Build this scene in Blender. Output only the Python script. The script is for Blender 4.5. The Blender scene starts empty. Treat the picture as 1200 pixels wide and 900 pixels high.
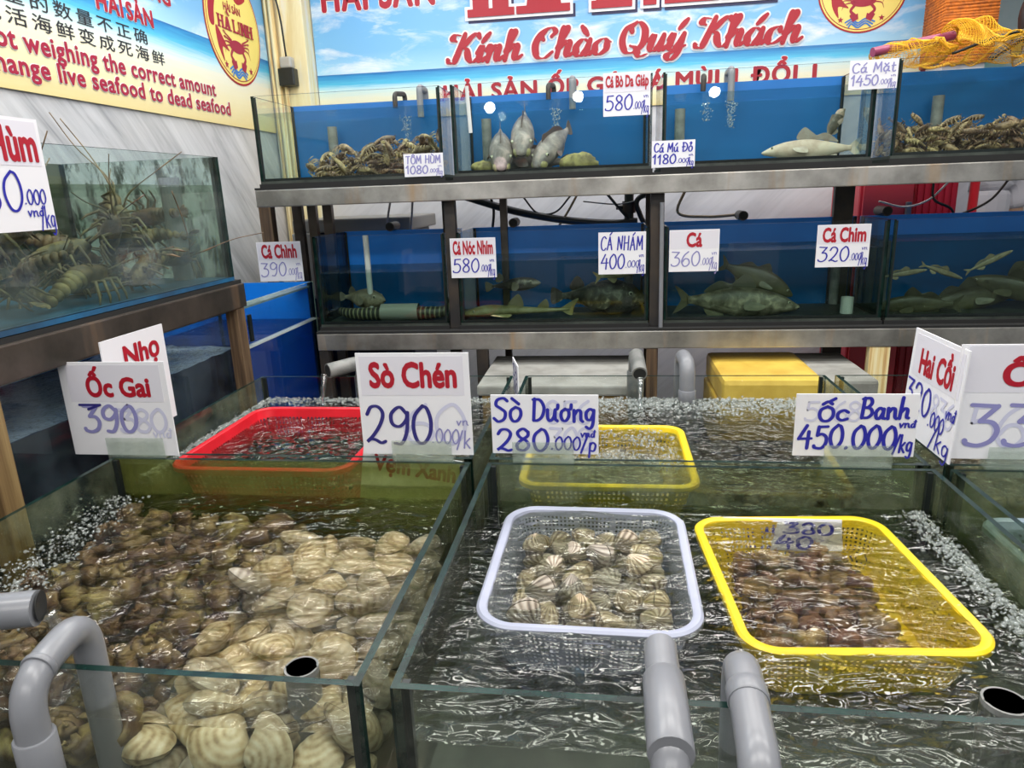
import bpy, bmesh, math, random
from mathutils import Vector, Matrix, Euler, Quaternion, noise

# ------------------------------------------------------------------ camera, world, lights, exposure
SC = bpy.context.scene
COL = SC.collection
R = math.radians
SC.view_settings.view_transform = 'Standard'
SC.view_settings.look = 'None'
SC.view_settings.exposure = -0.06
SC.view_settings.gamma = 1.0
SC.view_settings.use_curve_mapping = False
SC.cycles.max_bounces = 12
SC.cycles.transparent_max_bounces = 40
SC.cycles.transmission_bounces = 12
SC.cycles.use_denoising = True
SC.cycles.sample_clamp_indirect = 6.0

cam = bpy.data.cameras.new('camera')
cam.sensor_fit = 'HORIZONTAL'; cam.sensor_width = 36.0
cam.lens = 36.0 * 824.0 / 1200.0
cam.clip_start = 0.02
cam_o = bpy.data.objects.new('camera', cam); COL.objects.link(cam_o)
# right / up / backward axes of the camera
cr = Vector((0.991028, 0.128725, -0.035954))
cu = Vector((0.000487, 0.265537, 0.964100))
cb = Vector((0.133651, -0.955468, 0.263092))
m = Matrix((cr, cu, cb)).transposed().to_4x4()
m.translation = Vector((0, 0, 1.55))
cam_o.matrix_world = m
SC.camera = cam_o

w = bpy.data.worlds.new('world'); SC.world = w; w.use_nodes = True
w.node_tree.nodes['Background'].inputs[0].default_value = (0.86, 0.93, 1.0, 1)
w.node_tree.nodes['Background'].inputs[1].default_value = 0.27

def area_lamp(x, y, z, sx, sy, power, col=(1.0, 0.98, 0.94), rot=(0, 0, 0)):
    l = bpy.data.lights.new('tube_fill_lamp', 'AREA'); l.shape = 'RECTANGLE'; l.size = sx; l.size_y = sy
    l.energy = power; l.color = col
    o = bpy.data.objects.new('tube_fill_lamp', l); COL.objects.link(o); o.location = (x, y, z); o.rotation_euler = rot
    return o
for yy, pw in ((0.35, 16), (1.5, 17), (2.55, 15), (3.45, 7)):  # rearmost row is an added fill, there to brighten the back wall
    for xx in (-1.0, 0.35, 1.7):
        area_lamp(xx, yy, 2.86, 1.15, 0.26, pw)
area_lamp(0.2, -1.2, 2.9, 3.2, 0.12, 34)
for xx, yy, zz in ((-1.0, -1.0, 2.26), (-0.24, -1.0, 2.31), (0.9, -1.1, 2.3)):
    l = bpy.data.lights.new('bulb_lamp', 'POINT'); l.energy = 9; l.shadow_soft_size = 0.045; l.color = (1, .97, .9)
    o = bpy.data.objects.new('bulb_lamp', l); COL.objects.link(o); o.location = (xx, yy, zz)

# ------------------------------------------------------------------ tagging helpers
def tag(o, label=None, cat=None, group=None, kind=None):
    if label: o['label'] = label
    if cat: o['category'] = cat
    if group: o['group'] = group
    if kind: o['kind'] = kind
    return o
def empty(name, loc=(0, 0, 0), rot=(0, 0, 0), label=None, cat=None, group=None):
    o = bpy.data.objects.new(name, None); COL.objects.link(o)
    o.location = loc; o.rotation_euler = rot; o.empty_display_size = .05
    return tag(o, label, cat, group)
def copy_tree(o, parent=None):
    c = o.copy(); COL.objects.link(c)
    if parent is not None: c.parent = parent
    for ch in o.children: copy_tree(ch, c)
    return c

class MB:
    """collects shapes, links them as ONE mesh object"""
    def __init__(s): s.v = []; s.f = []; s.mi = []
    def add(s, vs, fs, mi=0):
        n = len(s.v); s.v += [tuple(p) for p in vs]
        s.f += [tuple(i + n for i in f) for f in fs]; s.mi += [mi] * len(fs)
        return s
    def box(s, x0, x1, y0, y1, z0, z1, mi=0, mis=None, bev=0.0):
        if bev > 0:
            b = bmesh.new(); bmesh.ops.create_cube(b, size=1)
            for q in b.verts: q.co = Vector(((x0+x1)/2 + q.co.x*(x1-x0), (y0+y1)/2 + q.co.y*(y1-y0), (z0+z1)/2 + q.co.z*(z1-z0)))
            bmesh.ops.bevel(b, geom=list(b.edges), offset=bev, segments=2, affect='EDGES', profile=.6)
            return s.bm(b, mi)
        v = [(x0,y0,z0),(x1,y0,z0),(x1,y1,z0),(x0,y1,z0),(x0,y0,z1),(x1,y0,z1),(x1,y1,z1),(x0,y1,z1)]
        f = [(0,3,2,1),(4,5,6,7),(0,1,5,4),(2,3,7,6),(1,2,6,5),(3,0,4,7)]   # -z +z -y +y +x -x
        n = len(s.v); s.v += v; s.f += [tuple(i+n for i in q) for q in f]; s.mi += list(mis) if mis else [mi]*6
        return s
    def bm(s, b, mi=0):
        b.verts.index_update(); n = len(s.v)
        s.v += [tuple(q.co) for q in b.verts]
        s.f += [tuple(q.index + n for q in f.verts) for f in b.faces]; s.mi += [mi]*len(b.faces); b.free()
        return s
    def sweep(s, pts, rad, seg=10, mi=0, cap=True, hollow=False, up=None):
        """tube along points; rad a number or a list"""
        P = [Vector(p) for p in pts]; n = len(P); rs = rad if isinstance(rad, (list, tuple)) else [rad]*n
        T = [(P[min(i+1,n-1)] - P[max(i-1,0)]).normalized() for i in range(n)]
        u = Vector(up) if up else (Vector((0,0,1)) if abs(T[0].z) < .9 else Vector((1,0,0)))
        rings = []
        for i in range(n):
            u = (u - T[i]*u.dot(T[i]));
            if u.length < 1e-6: u = T[i].orthogonal()
            u.normalize(); b = T[i].cross(u)
            rings.append([P[i] + (u*math.cos(2*math.pi*k/seg) + b*math.sin(2*math.pi*k/seg))*rs[i] for k in range(seg)])
        vs = [q for r in rings for q in r]; fs = []
        for i in range(n-1):
            for k in range(seg):
                a = i*seg+k; b2 = i*seg+(k+1)%seg
                fs.append((a, b2, b2+seg, a+seg))
        if cap: fs += [tuple(range(seg))[::-1], tuple((n-1)*seg+k for k in range(seg))]
        return s.add(vs, fs, mi)
    def ball(s, c, r, mi=0, seg=10, rings=7, sc=(1,1,1), rot=None):
        vs = [Vector((0,0,1))]; fs = []
        for i in range(1, rings):
            th = math.pi*i/rings
            for k in range(seg):
                ph = 2*math.pi*k/seg; vs.append(Vector((math.sin(th)*math.cos(ph), math.sin(th)*math.sin(ph), math.cos(th))))
        vs.append(Vector((0,0,-1))); L = len(vs)-1
        for k in range(seg): fs.append((0, 1+k, 1+(k+1)%seg)); fs.append((L, L-seg+(k+1)%seg, L-seg+k))
        for i in range(rings-2):
            for k in range(seg):
                a = 1+i*seg+k; b = 1+i*seg+(k+1)%seg; fs.append((a, a+seg, b+seg, b))
        out = []
        for q in vs:
            q = Vector((q.x*sc[0], q.y*sc[1], q.z*sc[2]))*r
            if rot: q = rot @ q
            out.append(q + Vector(c))
        return s.add(out, fs, mi)
    def build(s, name, mats, parent=None, smooth=False, loc=None, rot=None, auto=None):
        me = bpy.data.meshes.new(name); me.from_pydata(s.v, [], s.f); me.update()
        if not isinstance(mats, (list, tuple)): mats = [mats]
        for q in mats: me.materials.append(q)
        if len(mats) > 1: me.polygons.foreach_set('material_index', s.mi)
        if smooth: me.polygons.foreach_set('use_smooth', [True]*len(me.polygons))
        if auto: me.set_sharp_from_angle(angle=R(auto))
        o = bpy.data.objects.new(name, me); COL.objects.link(o)
        if parent: o.parent = parent
        if loc: o.location = loc
        if rot: o.rotation_euler = rot
        return o

def arc_path(pts, rad, n=7):
    """polyline with its inner corners rounded"""
    P = [Vector(p) for p in pts]; out = [P[0]]
    for i in range(1, len(P)-1):
        a = (P[i-1]-P[i]).normalized(); b = (P[i+1]-P[i]).normalized()
        r = min(rad, (P[i-1]-P[i]).length*.49, (P[i+1]-P[i]).length*.49)
        s0 = P[i]+a*r; s1 = P[i]+b*r
        for k in range(n+1):
            t = k/n; out.append(s0*(1-t)**2 + P[i]*2*t*(1-t) + s1*t*t)
    return out + [P[-1]]

def spline(pts, n=8):
    """Catmull-Rom through points (2D or 3D tuples)"""
    P = [Vector(p) for p in pts]
    if len(P) == 2: return [P[0].lerp(P[1], k/3) for k in range(4)]
    closed = (P[0]-P[-1]).length < 1e-6; out = []
    for i in range(len(P)-1):
        p1, p2 = P[i], P[i+1]
        p0 = P[i-1] if i > 0 else (P[-2] if closed else p1*2-p2)
        p3 = P[i+2] if i+2 < len(P) else (P[1] if closed else p2*2-p1)
        for k in range(n):
            t = k/n
            out.append(.5*((2*p1) + (p2-p0)*t + (2*p0-5*p1+4*p2-p3)*t*t + (3*p1-p0-3*p2+p3)*t**3))
    return out + [P[-1]]
# ------------------------------------------------------------------ shells (shapes shared by the piles)
def surf_clam_mesh(L=.092, H=.070, T=.040, seed=0):
    mb = MB(); NR, NT = 13, 36; rnd = random.Random(seed); a0 = rnd.uniform(-.1, .1)
    umb = Vector((-.06*L, .40*H))
    for side in (1, -1):
        vs = []; fs = []
        for i in range(NR+1):
            r = i/NR
            for k in range(NT):
                th = 2*math.pi*k/NT
                ex = .5*L*math.cos(th)*(1+.06*math.cos(3*th+a0)); ey = .5*H*math.sin(th)*(1 - .10*math.cos(th)) + (.10*H*math.exp(-((th-1.75)/.5)**2))
                ex = ex*(1-.14*max(0, math.sin(th))**2)
                c = umb*(1-r)*.75
                x = ex*r + c.x; y = ey*r + c.y
                d = (Vector((x, y)) - umb).length
                z = .5*T*(max(0, 1-r**2.1))**.62 + .0005*math.sin(d*430+side)*(r > .1)*min(1, (1-r)*4+.35) + .0005
                vs.append((x, y, side*z))
        for i in range(NR):
            for k in range(NT):
                a = i*NT+k; b = i*NT+(k+1)%NT
                f = (a, b, b+NT, a+NT); fs.append(f if side < 0 else f[::-1])
        mb.add(vs, fs)
    return mb
def ark_clam_mesh(L=.056, H=.047, T=.043, seed=0):
    mb = MB(); NR, NT = 8, 88; ribs = 22
    umb = Vector((-.05*L, .42*H))
    for side in (1, -1):
        vs = []; fs = []
        for i in range(NR+1):
            r = i/NR
            for k in range(NT):
                th = 2*math.pi*k/NT
                ex = .5*L*math.cos(th)*(1-.18*max(0, math.sin(th))); ey = .5*H*math.sin(th)
                c = umb*(1-r)
                x = ex*r + c.x; y = ey*r + c.y
                rib = .5+.5*math.cos(ribs*th*.5*2)
                fade = min(1, r*2.2)*(0 if .9 < th < 2.1 else 1)
                z = .5*T*(max(0, 1-r**2.0))**.58*(1+.12*math.exp(-((x-umb.x)**2+(y-umb.y)**2)/(.2*L)**2)) + .0016*rib*fade*(1-.5*r) + .0004
                sc = 1 + .015*rib*fade*(r > .9)
                vs.append((x*sc, y*sc, side*z))
        for i in range(NR):
            for k in range(NT):
                a = i*NT+k; b = i*NT+(k+1)%NT
                f = (a, b, b+NT, a+NT); fs.append(f if side < 0 else f[::-1])
        mb.add(vs, fs)
    return mb
def snail_mesh(S=.034, turns=2.6, spikes=False, seed=0):
    """spiral shell: a tube that grows as it winds down its axis"""
    mb = MB(); N, K = 46, 12; vs = []; fs = []; rnd = random.Random(seed)
    for i in range(N+1):
        t = i/N; a = t*turns*2*math.pi; g = .10 + .90*t**1.5
        cr_ = .48*g; cz = 1.15 - 1.25*t**1.25
        for k in range(K):
            b = 2*math.pi*k/K; rr = .52*g*(1 + (.06*math.sin(5*b) if not spikes else 0))
            if spikes and i % 6 == 3 and k in (1, 2): rr *= 1.75
            elif i % 6 == 3: rr *= 1.10
            q = cr_ + rr*math.cos(b)
            vs.append((S*q*math.cos(a), S*q*math.sin(a), S*(cz + rr*math.sin(b)*1.05)))
    for i in range(N):
        for k in range(K):
            a = i*K+k; b = i*K+(k+1)%K; fs.append((a, b, b+K, a+K))
    fs += [tuple(range(K))[::-1]]
    # the mouth is sunk a little
    last = [Vector(vs[N*K+k]) for k in range(K)]; c = sum(last, Vector())/K; n0 = len(vs)
    vs += [tuple(c.lerp(q, .72)) for q in last]
    back = Vector((vs[(N-4)*K][0], vs[(N-4)*K][1], 0)) ; d = (Vector((c.x, c.y, c.z)) - back); 
    vs.append(tuple(c - d.normalized()*S*.0))
    for k in range(K): fs.append((N*K+k, N*K+(k+1)%K, n0+(k+1)%K, n0+k)); fs.append((n0+k, n0+(k+1)%K, n0+K))
    return mb.add(vs, fs)
def mussel_mesh(L=.075, H=.036, T=.026):
    mb = MB(); N, K = 14, 14; vs = []; fs = []
    for i in range(N+1):
        t = i/N; x = (t-.5)*L
        h = H*.5*(math.sin(math.pi*min(1, t**.62)))**.7 + .0006; w = T*.5*(math.sin(math.pi*t**.75))**.8 + .0005
        for k in range(K):
            b = 2*math.pi*k/K; cy = math.cos(b); sy = math.sin(b)
            vs.append((x, h*sy + .15*H*(t-.5)**2, w*cy*abs(cy)**.25*(1 if True else 0)))
    for i in range(N):
        for k in range(K):
            a = i*K+k; b = i*K+(k+1)%K; fs.append((a, a+K, b+K, b))
    fs += [tuple(range(K)), tuple(N*K+k for k in range(K))[::-1]]
    return mb.add(vs, fs)
# ------------------------------------------------------------------ materials
REFR = 0.85
MATS = {}
def nodes(name):
    mt = bpy.data.materials.new(name); mt.use_nodes = True; nt = mt.node_tree; nt.nodes.clear()
    out = nt.nodes.new('ShaderNodeOutputMaterial'); MATS[name] = mt
    return mt, nt, out
def nd(nt, kind, **kw):
    n = nt.nodes.new('ShaderNode' + kind)
    for k, v in kw.items():
        if k.startswith('i_'): n.inputs[int(k[2:]) if k[2:].isdigit() else k[2:].replace('_', ' ')].default_value = v
        else: setattr(n, k, v)
    return n
def c4(c): return (c[0], c[1], c[2], 1)
def ramp(nt, fac, stops, interp='LINEAR'):
    r = nt.nodes.new('ShaderNodeValToRGB'); r.color_ramp.interpolation = interp
    e = r.color_ramp.elements
    while len(e) < len(stops): e.new(.5)
    for q, (p, c) in zip(e, stops): q.position = p; q.color = c4(c)
    nt.links.new(fac, r.inputs[0]); return r.outputs[0]
def coords(nt, kind='Object', scale=(1, 1, 1), rot=(0, 0, 0)):
    t = nt.nodes.new('ShaderNodeTexCoord'); mp = nt.nodes.new('ShaderNodeMapping')
    mp.inputs['Scale'].default_value = scale; mp.inputs['Rotation'].default_value = rot
    nt.links.new(t.outputs[kind], mp.inputs[0]); return mp.outputs[0]
def math_n(nt, op, a, b=None):
    n = nd(nt, 'Math', operation=op)
    for i, q in enumerate((a, b)):
        if q is None: continue
        if isinstance(q, (int, float)): n.inputs[i].default_value = q
        else: nt.links.new(q, n.inputs[i])
    return n.outputs[0]
def mixc(nt, fac, a, b, blend='MIX'):
    n = nd(nt, 'MixRGB', blend_type=blend)
    for i, q in enumerate((fac, a, b)):
        if isinstance(q, (int, float)): n.inputs[i].default_value = q
        elif isinstance(q, tuple): n.inputs[i].default_value = c4(q)
        else: nt.links.new(q, n.inputs[i])
    return n.outputs[0]
def noise_n(nt, vec, scale, detail=4, rough=.55, dist=0.0):
    n = nd(nt, 'TexNoise'); n.inputs['Scale'].default_value = scale; n.inputs['Detail'].default_value = detail
    n.inputs['Roughness'].default_value = rough; n.inputs['Distortion'].default_value = dist
    nt.links.new(vec, n.inputs['Vector']); return n.outputs['Fac']
def bump_n(nt, h, strength, dist=.002):
    b = nd(nt, 'Bump'); b.inputs['Strength'].default_value = strength; b.inputs['Distance'].default_value = dist
    nt.links.new(h, b.inputs['Height']); return b.outputs[0]
def plain(name, col, rough=.5, metal=0.0, col2=None, scale=12, lo=.4, hi=.62, bump=0.0, bscale=60, spec=.5, kind='Object', vec_scale=(1,1,1), emit=None, vary=0.0):
    """principled surface with a second colour in noise patches"""
    mt, nt, out = nodes(name)
    p = nd(nt, 'BsdfPrincipled'); nt.links.new(p.outputs[0], out.inputs[0])
    p.inputs['Roughness'].default_value = rough; p.inputs['Metallic'].default_value = metal
    p.inputs['Specular IOR Level'].default_value = spec; p.inputs['Base Color'].default_value = c4(col)
    v = coords(nt, kind, vec_scale); c = None
    if col2: c = ramp(nt, noise_n(nt, v, scale), [(lo, col), (hi, col2)])
    if vary:
        oi = nd(nt, 'ObjectInfo'); hsv = nd(nt, 'HueSaturation')
        nt.links.new(math_n(nt, 'ADD', math_n(nt, 'MULTIPLY', oi.outputs['Random'], vary), 1 - vary*.5), hsv.inputs['Value'])
        nt.links.new(math_n(nt, 'ADD', math_n(nt, 'MULTIPLY', oi.outputs['Random'], vary*.08), .5 - vary*.04), hsv.inputs['Hue'])
        if c is not None: nt.links.new(c, hsv.inputs['Color'])
        else: hsv.inputs['Color'].default_value = c4(col)
        c = hsv.outputs[0]
    if c is not None: nt.links.new(c, p.inputs['Base Color'])
    if bump: nt.links.new(bump_n(nt, noise_n(nt, v, bscale, 3), bump), p.inputs['Normal'])
    return mt

def pane_mat(name, tint, f0=.022, dirt=None, dirt_amt=0.0, dscale=9, rough=.0, vec=(1, 1, 1), lo=.42, hi=.75):
    """thin clear sheet: tinted see-through plus mirror by angle, with optional grime"""
    mt, nt, out = nodes(name)
    tr = nd(nt, 'BsdfTransparent'); tr.inputs[0].default_value = c4(tint)
    gl = nd(nt, 'BsdfGlossy'); gl.inputs['Roughness'].default_value = rough; gl.inputs[0].default_value = (1, 1, 1, 1)
    lw = nd(nt, 'LayerWeight'); lw.inputs[0].default_value = .5
    fr = math_n(nt, 'ADD', math_n(nt, 'MULTIPLY', math_n(nt, 'POWER', lw.outputs['Facing'], 5.0), 1-f0), f0)
    fr = math_n(nt, 'MINIMUM', fr, .6)
    base = tr.outputs[0]
    if dirt:
        df = nd(nt, 'BsdfDiffuse'); v = coords(nt, 'Object', vec)
        n1 = noise_n(nt, v, dscale, 6, .65)
        df.inputs[0].default_value = c4(dirt)
        mr = nd(nt, 'MapRange'); mr.inputs[1].default_value = lo; mr.inputs[2].default_value = hi; mr.inputs[4].default_value = dirt_amt
        nt.links.new(n1, mr.inputs[0])
        mx = nd(nt, 'MixShader'); nt.links.new(mr.outputs[0], mx.inputs[0]); nt.links.new(base, mx.inputs[1]); nt.links.new(df.outputs[0], mx.inputs[2]); base = mx.outputs[0]
    mx2 = nd(nt, 'MixShader'); nt.links.new(fr, mx2.inputs[0]); nt.links.new(base, mx2.inputs[1]); nt.links.new(gl.outputs[0], mx2.inputs[2])
    nt.links.new(mx2.outputs[0], out.inputs[0])
    return mt

def water_mat(name, tint, wave=1.0, s1=26, s2=70, refr=0.0, foam=0.0, stretch=(1, 1, 1), f0=.022, lit_col=None, lit_amt=0.0, rb=.30):
    mt, nt, out = nodes(name)
    v = coords(nt, 'Object', stretch)
    h = math_n(nt, 'ADD', noise_n(nt, v, s1, 1, .5, 1.2), math_n(nt, 'MULTIPLY', noise_n(nt, v, s2, 1, .5, .8), .40))
    nrm = bump_n(nt, h, wave, .05); nrm_r = bump_n(nt, noise_n(nt, v, s1*.8, 1, .5, .6), rb, .05)
    tr = nd(nt, 'BsdfTransparent'); tr.inputs[0].default_value = c4(tint)
    base = tr.outputs[0]
    if refr > 0:
        rf = nd(nt, 'BsdfRefraction'); rf.inputs[0].default_value = c4(tint); rf.inputs['IOR'].default_value = 1.10; rf.inputs['Roughness'].default_value = 0
        nt.links.new(nrm_r, rf.inputs['Normal'])
        mx = nd(nt, 'MixShader'); mx.inputs[0].default_value = refr
        nt.links.new(base, mx.inputs[1]); nt.links.new(rf.outputs[0], mx.inputs[2]); base = mx.outputs[0]
    if lit_col:
        df = nd(nt, 'BsdfDiffuse'); df.inputs[0].default_value = c4(lit_col)
        mx = nd(nt, 'MixShader'); mx.inputs[0].default_value = lit_amt
        nt.links.new(base, mx.inputs[1]); nt.links.new(df.outputs[0], mx.inputs[2]); base = mx.outputs[0]
    gl = nd(nt, 'BsdfGlossy'); gl.inputs['Roughness'].default_value = .02; nt.links.new(nrm, gl.inputs['Normal'])
    lw = nd(nt, 'LayerWeight'); lw.inputs[0].default_value = .5; nt.links.new(nrm, lw.inputs['Normal'])
    fr = math_n(nt, 'ADD', math_n(nt, 'MULTIPLY', math_n(nt, 'POWER', lw.outputs['Facing'], 5.0), .9), f0)
    fr = math_n(nt, 'MINIMUM', fr, .5)
    mx2 = nd(nt, 'MixShader'); nt.links.new(fr, mx2.inputs[0]); nt.links.new(base, mx2.inputs[1]); nt.links.new(gl.outputs[0], mx2.inputs[2])
    nt.links.new(mx2.outputs[0], out.inputs[0])
    return mt

def marble_mat(name, a, b, dark, rot):
    mt, nt, out = nodes(name)
    p = nd(nt, 'BsdfPrincipled'); p.inputs['Roughness'].default_value = .25; nt.links.new(p.outputs[0], out.inputs[0])
    v = coords(nt, 'Object', (1, 1, 1), rot)
    st = nd(nt, 'Mapping'); st.inputs['Scale'].default_value = (9, 9, 1.1); nt.links.new(v, st.inputs[0])
    n1 = noise_n(nt, st.outputs[0], 1.0, 6, .6, .6)
    st2 = nd(nt, 'Mapping'); st2.inputs['Scale'].default_value = (22, 22, 1.6); nt.links.new(v, st2.inputs[0])
    n2 = noise_n(nt, st2.outputs[0], 1.0, 5, .6, 1.0)
    c = ramp(nt, n1, [(.36, a), (.52, b), (.66, dark)])
    c = mixc(nt, .5, c, ramp(nt, n2, [(.40, a), (.6, b), (.72, dark)]))
    nt.links.new(c, p.inputs['Base Color'])
    return mt

def banner_mat(name, z0, z1, axis, hz, shore, sand_hi):
    """printed beach picture: sky with clouds, sea, foam, sand; heights in metres of the banner's own plane"""
    mt, nt, out = nodes(name)
    p = nd(nt, 'BsdfPrincipled'); p.inputs['Roughness'].default_value = .35; nt.links.new(p.outputs[0], out.inputs[0])
    t = nd(nt, 'TexCoord'); sp = nd(nt, 'SeparateXYZ'); nt.links.new(t.outputs['Object'], sp.inputs[0])
    st = nd(nt, 'Mapping'); st.inputs['Scale'].default_value = (2.2, 7.0, 1); nt.links.new(t.outputs['Object'], st.inputs[0])
    n = noise_n(nt, st.outputs[0], 1.3, 6, .62, .4)
    st2 = nd(nt, 'Mapping'); st2.inputs['Scale'].default_value = (1.5, 30, 1); nt.links.new(t.outputs['Object'], st2.inputs[0])
    n2 = noise_n(nt, st2.outputs[0], 1.6, 5, .6, 1.5)
    y = math_n(nt, 'ADD', sp.outputs[1], math_n(nt, 'MULTIPLY', math_n(nt, 'SUBTRACT', n2, .5), .05))
    L = z1 - z0; f = lambda q: max(0.001, min(.999, (q - z0)/L))
    fac = math_n(nt, 'DIVIDE', math_n(nt, 'SUBTRACT', y, z0), L)
    facs = math_n(nt, 'DIVIDE', math_n(nt, 'SUBTRACT', sp.outputs[1], z0), L)
    land = ramp(nt, fac, [(0, (.80, .66, .30)), (f(sand_hi), (.90, .82, .52)), (f(shore-.02), (.90, .88, .70)), (f(shore+.02), (.62, .86, .90)), (f((shore+hz)/2), (.10, .55, .82)), (f(hz-.012), (.03, .28, .62)), (f(hz), (.02, .16, .45))])
    sky = ramp(nt, facs, [(f(hz), (.42, .72, .92)), (f(hz+.10), (.22, .53, .85)), (1, (.07, .30, .70))])
    cl = ramp(nt, n, [(.50, (0, 0, 0)), (.70, (1, 1, 1))])
    sky = mixc(nt, math_n(nt, 'MULTIPLY', cl, .85), sky, (.95, .97, 1.0))
    sw = math_n(nt, 'GREATER_THAN', sp.outputs[1], hz)
    c = mixc(nt, sw, land, sky)
    nt.links.new(c, p.inputs['Base Color'])
    return mt

def shell_mat(name, stops, freq, mode, umb, rough=.45, vary=.35, wamt=.3):
    """stops along growth rings (mode 'ring') or ribs (mode 'rib') around the hinge point"""
    mt, nt, out = nodes(name)
    p = nd(nt, 'BsdfPrincipled'); p.inputs['Roughness'].default_value = rough; nt.links.new(p.outputs[0], out.inputs[0])
    t = nd(nt, 'TexCoord'); sub = nd(nt, 'VectorMath', operation='SUBTRACT'); nt.links.new(t.outputs['Object'], sub.inputs[0]); sub.inputs[1].default_value = (umb[0], umb[1], 0)
    sp = nd(nt, 'SeparateXYZ'); nt.links.new(sub.outputs[0], sp.inputs[0])
    d = math_n(nt, 'SQRT', math_n(nt, 'ADD', math_n(nt, 'MULTIPLY', sp.outputs[0], sp.outputs[0]), math_n(nt, 'MULTIPLY', sp.outputs[1], sp.outputs[1])))
    oi = nd(nt, 'ObjectInfo')
    off = nd(nt, 'VectorMath', operation='ADD'); nt.links.new(t.outputs['Object'], off.inputs[0]); nt.links.new(oi.outputs['Random'], off.inputs[1])
    nz = noise_n(nt, off.outputs[0], 38, 4, .6)
    if mode == 'ring': ph = math_n(nt, 'MULTIPLY', d, freq)
    else: ph = math_n(nt, 'MULTIPLY', math_n(nt, 'ARCTAN2', sp.outputs[0], sp.outputs[1]), freq)
    wv = math_n(nt, 'ADD', math_n(nt, 'MULTIPLY', math_n(nt, 'SINE', ph), .5), .5)
    fac = math_n(nt, 'ADD', math_n(nt, 'MULTIPLY', wv, wamt), math_n(nt, 'MULTIPLY', nz, 1-wamt))
    c = ramp(nt, fac, stops)
    hsv = nd(nt, 'HueSaturation'); nt.links.new(c, hsv.inputs['Color'])
    nt.links.new(math_n(nt, 'ADD', math_n(nt, 'MULTIPLY', oi.outputs['Random'], vary), 1-vary*.6), hsv.inputs['Value'])
    nt.links.new(math_n(nt, 'ADD', math_n(nt, 'MULTIPLY', oi.outputs['Random'], .5), .65), hsv.inputs['Saturation'])
    nt.links.new(hsv.outputs[0], p.inputs['Base Color'])
    nt.links.new(bump_n(nt, wv, .35 if mode == 'rib' else .12, .0015), p.inputs['Normal'])
    return mt

def steel_mat(name, col, dark, rust):
    mt, nt, out = nodes(name)
    p = nd(nt, 'BsdfPrincipled'); p.inputs['Roughness'].default_value = .42; p.inputs['Metallic'].default_value = .75; nt.links.new(p.outputs[0], out.inputs[0])
    v = coords(nt, 'Object', (1, 1, 1))
    c = ramp(nt, noise_n(nt, v, 5, 6, .6), [(.38, col), (.62, dark)])
    v2 = coords(nt, 'Object', (7, 7, .8)); r = ramp(nt, noise_n(nt, v2, 1.1, 4, .6), [(.55, (0, 0, 0)), (.74, (1, 1, 1))])
    c = mixc(nt, math_n(nt, 'MULTIPLY', r, .75), c, rust)
    nt.links.new(c, p.inputs['Base Color'])
    nt.links.new(math_n(nt, 'SUBTRACT', .8, math_n(nt, 'MULTIPLY', r, .6)), p.inputs['Metallic'])
    return mt

def streak_mat(name, base, streak, hi, sx=40, lo=.48):
    mt, nt, out = nodes(name)
    p = nd(nt, 'BsdfPrincipled'); p.inputs['Roughness'].default_value = .6; nt.links.new(p.outputs[0], out.inputs[0])
    v = coords(nt, 'Object', (sx, sx, 1.5))
    n = noise_n(nt, v, 1, 5, .65, .6)
    nt.links.new(ramp(nt, n, [(lo-.12, hi), (lo, base), (lo+.14, streak)]), p.inputs['Base Color'])
    return mt

GLASS = pane_mat('clear_glass', (.955, .975, .965), f0=.013)
GLASS_F = pane_mat('front_tank_glass', (.95, .97, .955), dirt=(.42, .44, .36), dirt_amt=.10, dscale=14)
GLASS_ALG = pane_mat('algae_glass', (.82, .86, .62), dirt=(.21, .23, .06), dirt_amt=.52, dscale=6, vec=(1, 1, .8), lo=.25, hi=.7)
GLASS_MID = pane_mat('grimy_glass', (.88, .92, .84), dirt=(.27, .30, .20), dirt_amt=.35, dscale=10)
GLASS_LOB = pane_mat('hazy_glass', (.88, .94, .93), dirt=(.40, .47, .45), dirt_amt=.16, dscale=5, lo=.35, hi=.8)
EDGE = plain('glass_edge', (.003, .014, .012), .22, col2=(.010, .034, .028), scale=30, spec=.3)
EDGE_L = plain('pale_glass_edge', (.16, .26, .24), .2, col2=(.30, .40, .36), scale=30)
SEAL = plain('black_sealant', (.008, .012, .012), .4)
FOAMB = plain('black_foam', (.012, .012, .012), .8)
ACRYL = pane_mat('clear_acrylic', (.93, .96, .93), f0=.06, dirt=(.55, .60, .55), dirt_amt=.30, dscale=20, lo=.2, hi=.8)
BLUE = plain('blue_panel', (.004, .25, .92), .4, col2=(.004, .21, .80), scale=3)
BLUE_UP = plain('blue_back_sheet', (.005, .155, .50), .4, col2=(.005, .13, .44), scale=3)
W_UP = water_mat('tank_water', (.88, .94, .92), .10, 30, 80)
W_UPS = pane_mat('tank_water_side', (.86, .93, .89), f0=.006)
W_LO = water_mat('deep_tank_water', (.78, .87, .85), .25, 30, 80)
W_LOS = pane_mat('deep_tank_water_side', (.62, .72, .66), f0=.006)
W_FL = water_mat('clam_tank_water', (.95, .94, .86), .62, 12, 32, refr=REFR, stretch=(.8, 1.2, 1), f0=.045, rb=.22)
W_FR = water_mat('basket_tank_water', (.80, .83, .75), .66, 11, 30, refr=REFR, stretch=(.6, 1.2, 1), f0=.064, rb=.22)
W_MID = water_mat('rough_tank_water', (.66, .70, .65), 1.0, 19, 44, refr=.5, stretch=(.7, 1.2, 1), f0=.08)
W_SIDE = pane_mat('front_water_side', (.93, .95, .90), f0=.008)
W_LOB = water_mat('lobster_water', (.70, .76, .66), .3, 20, 60)
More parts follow.
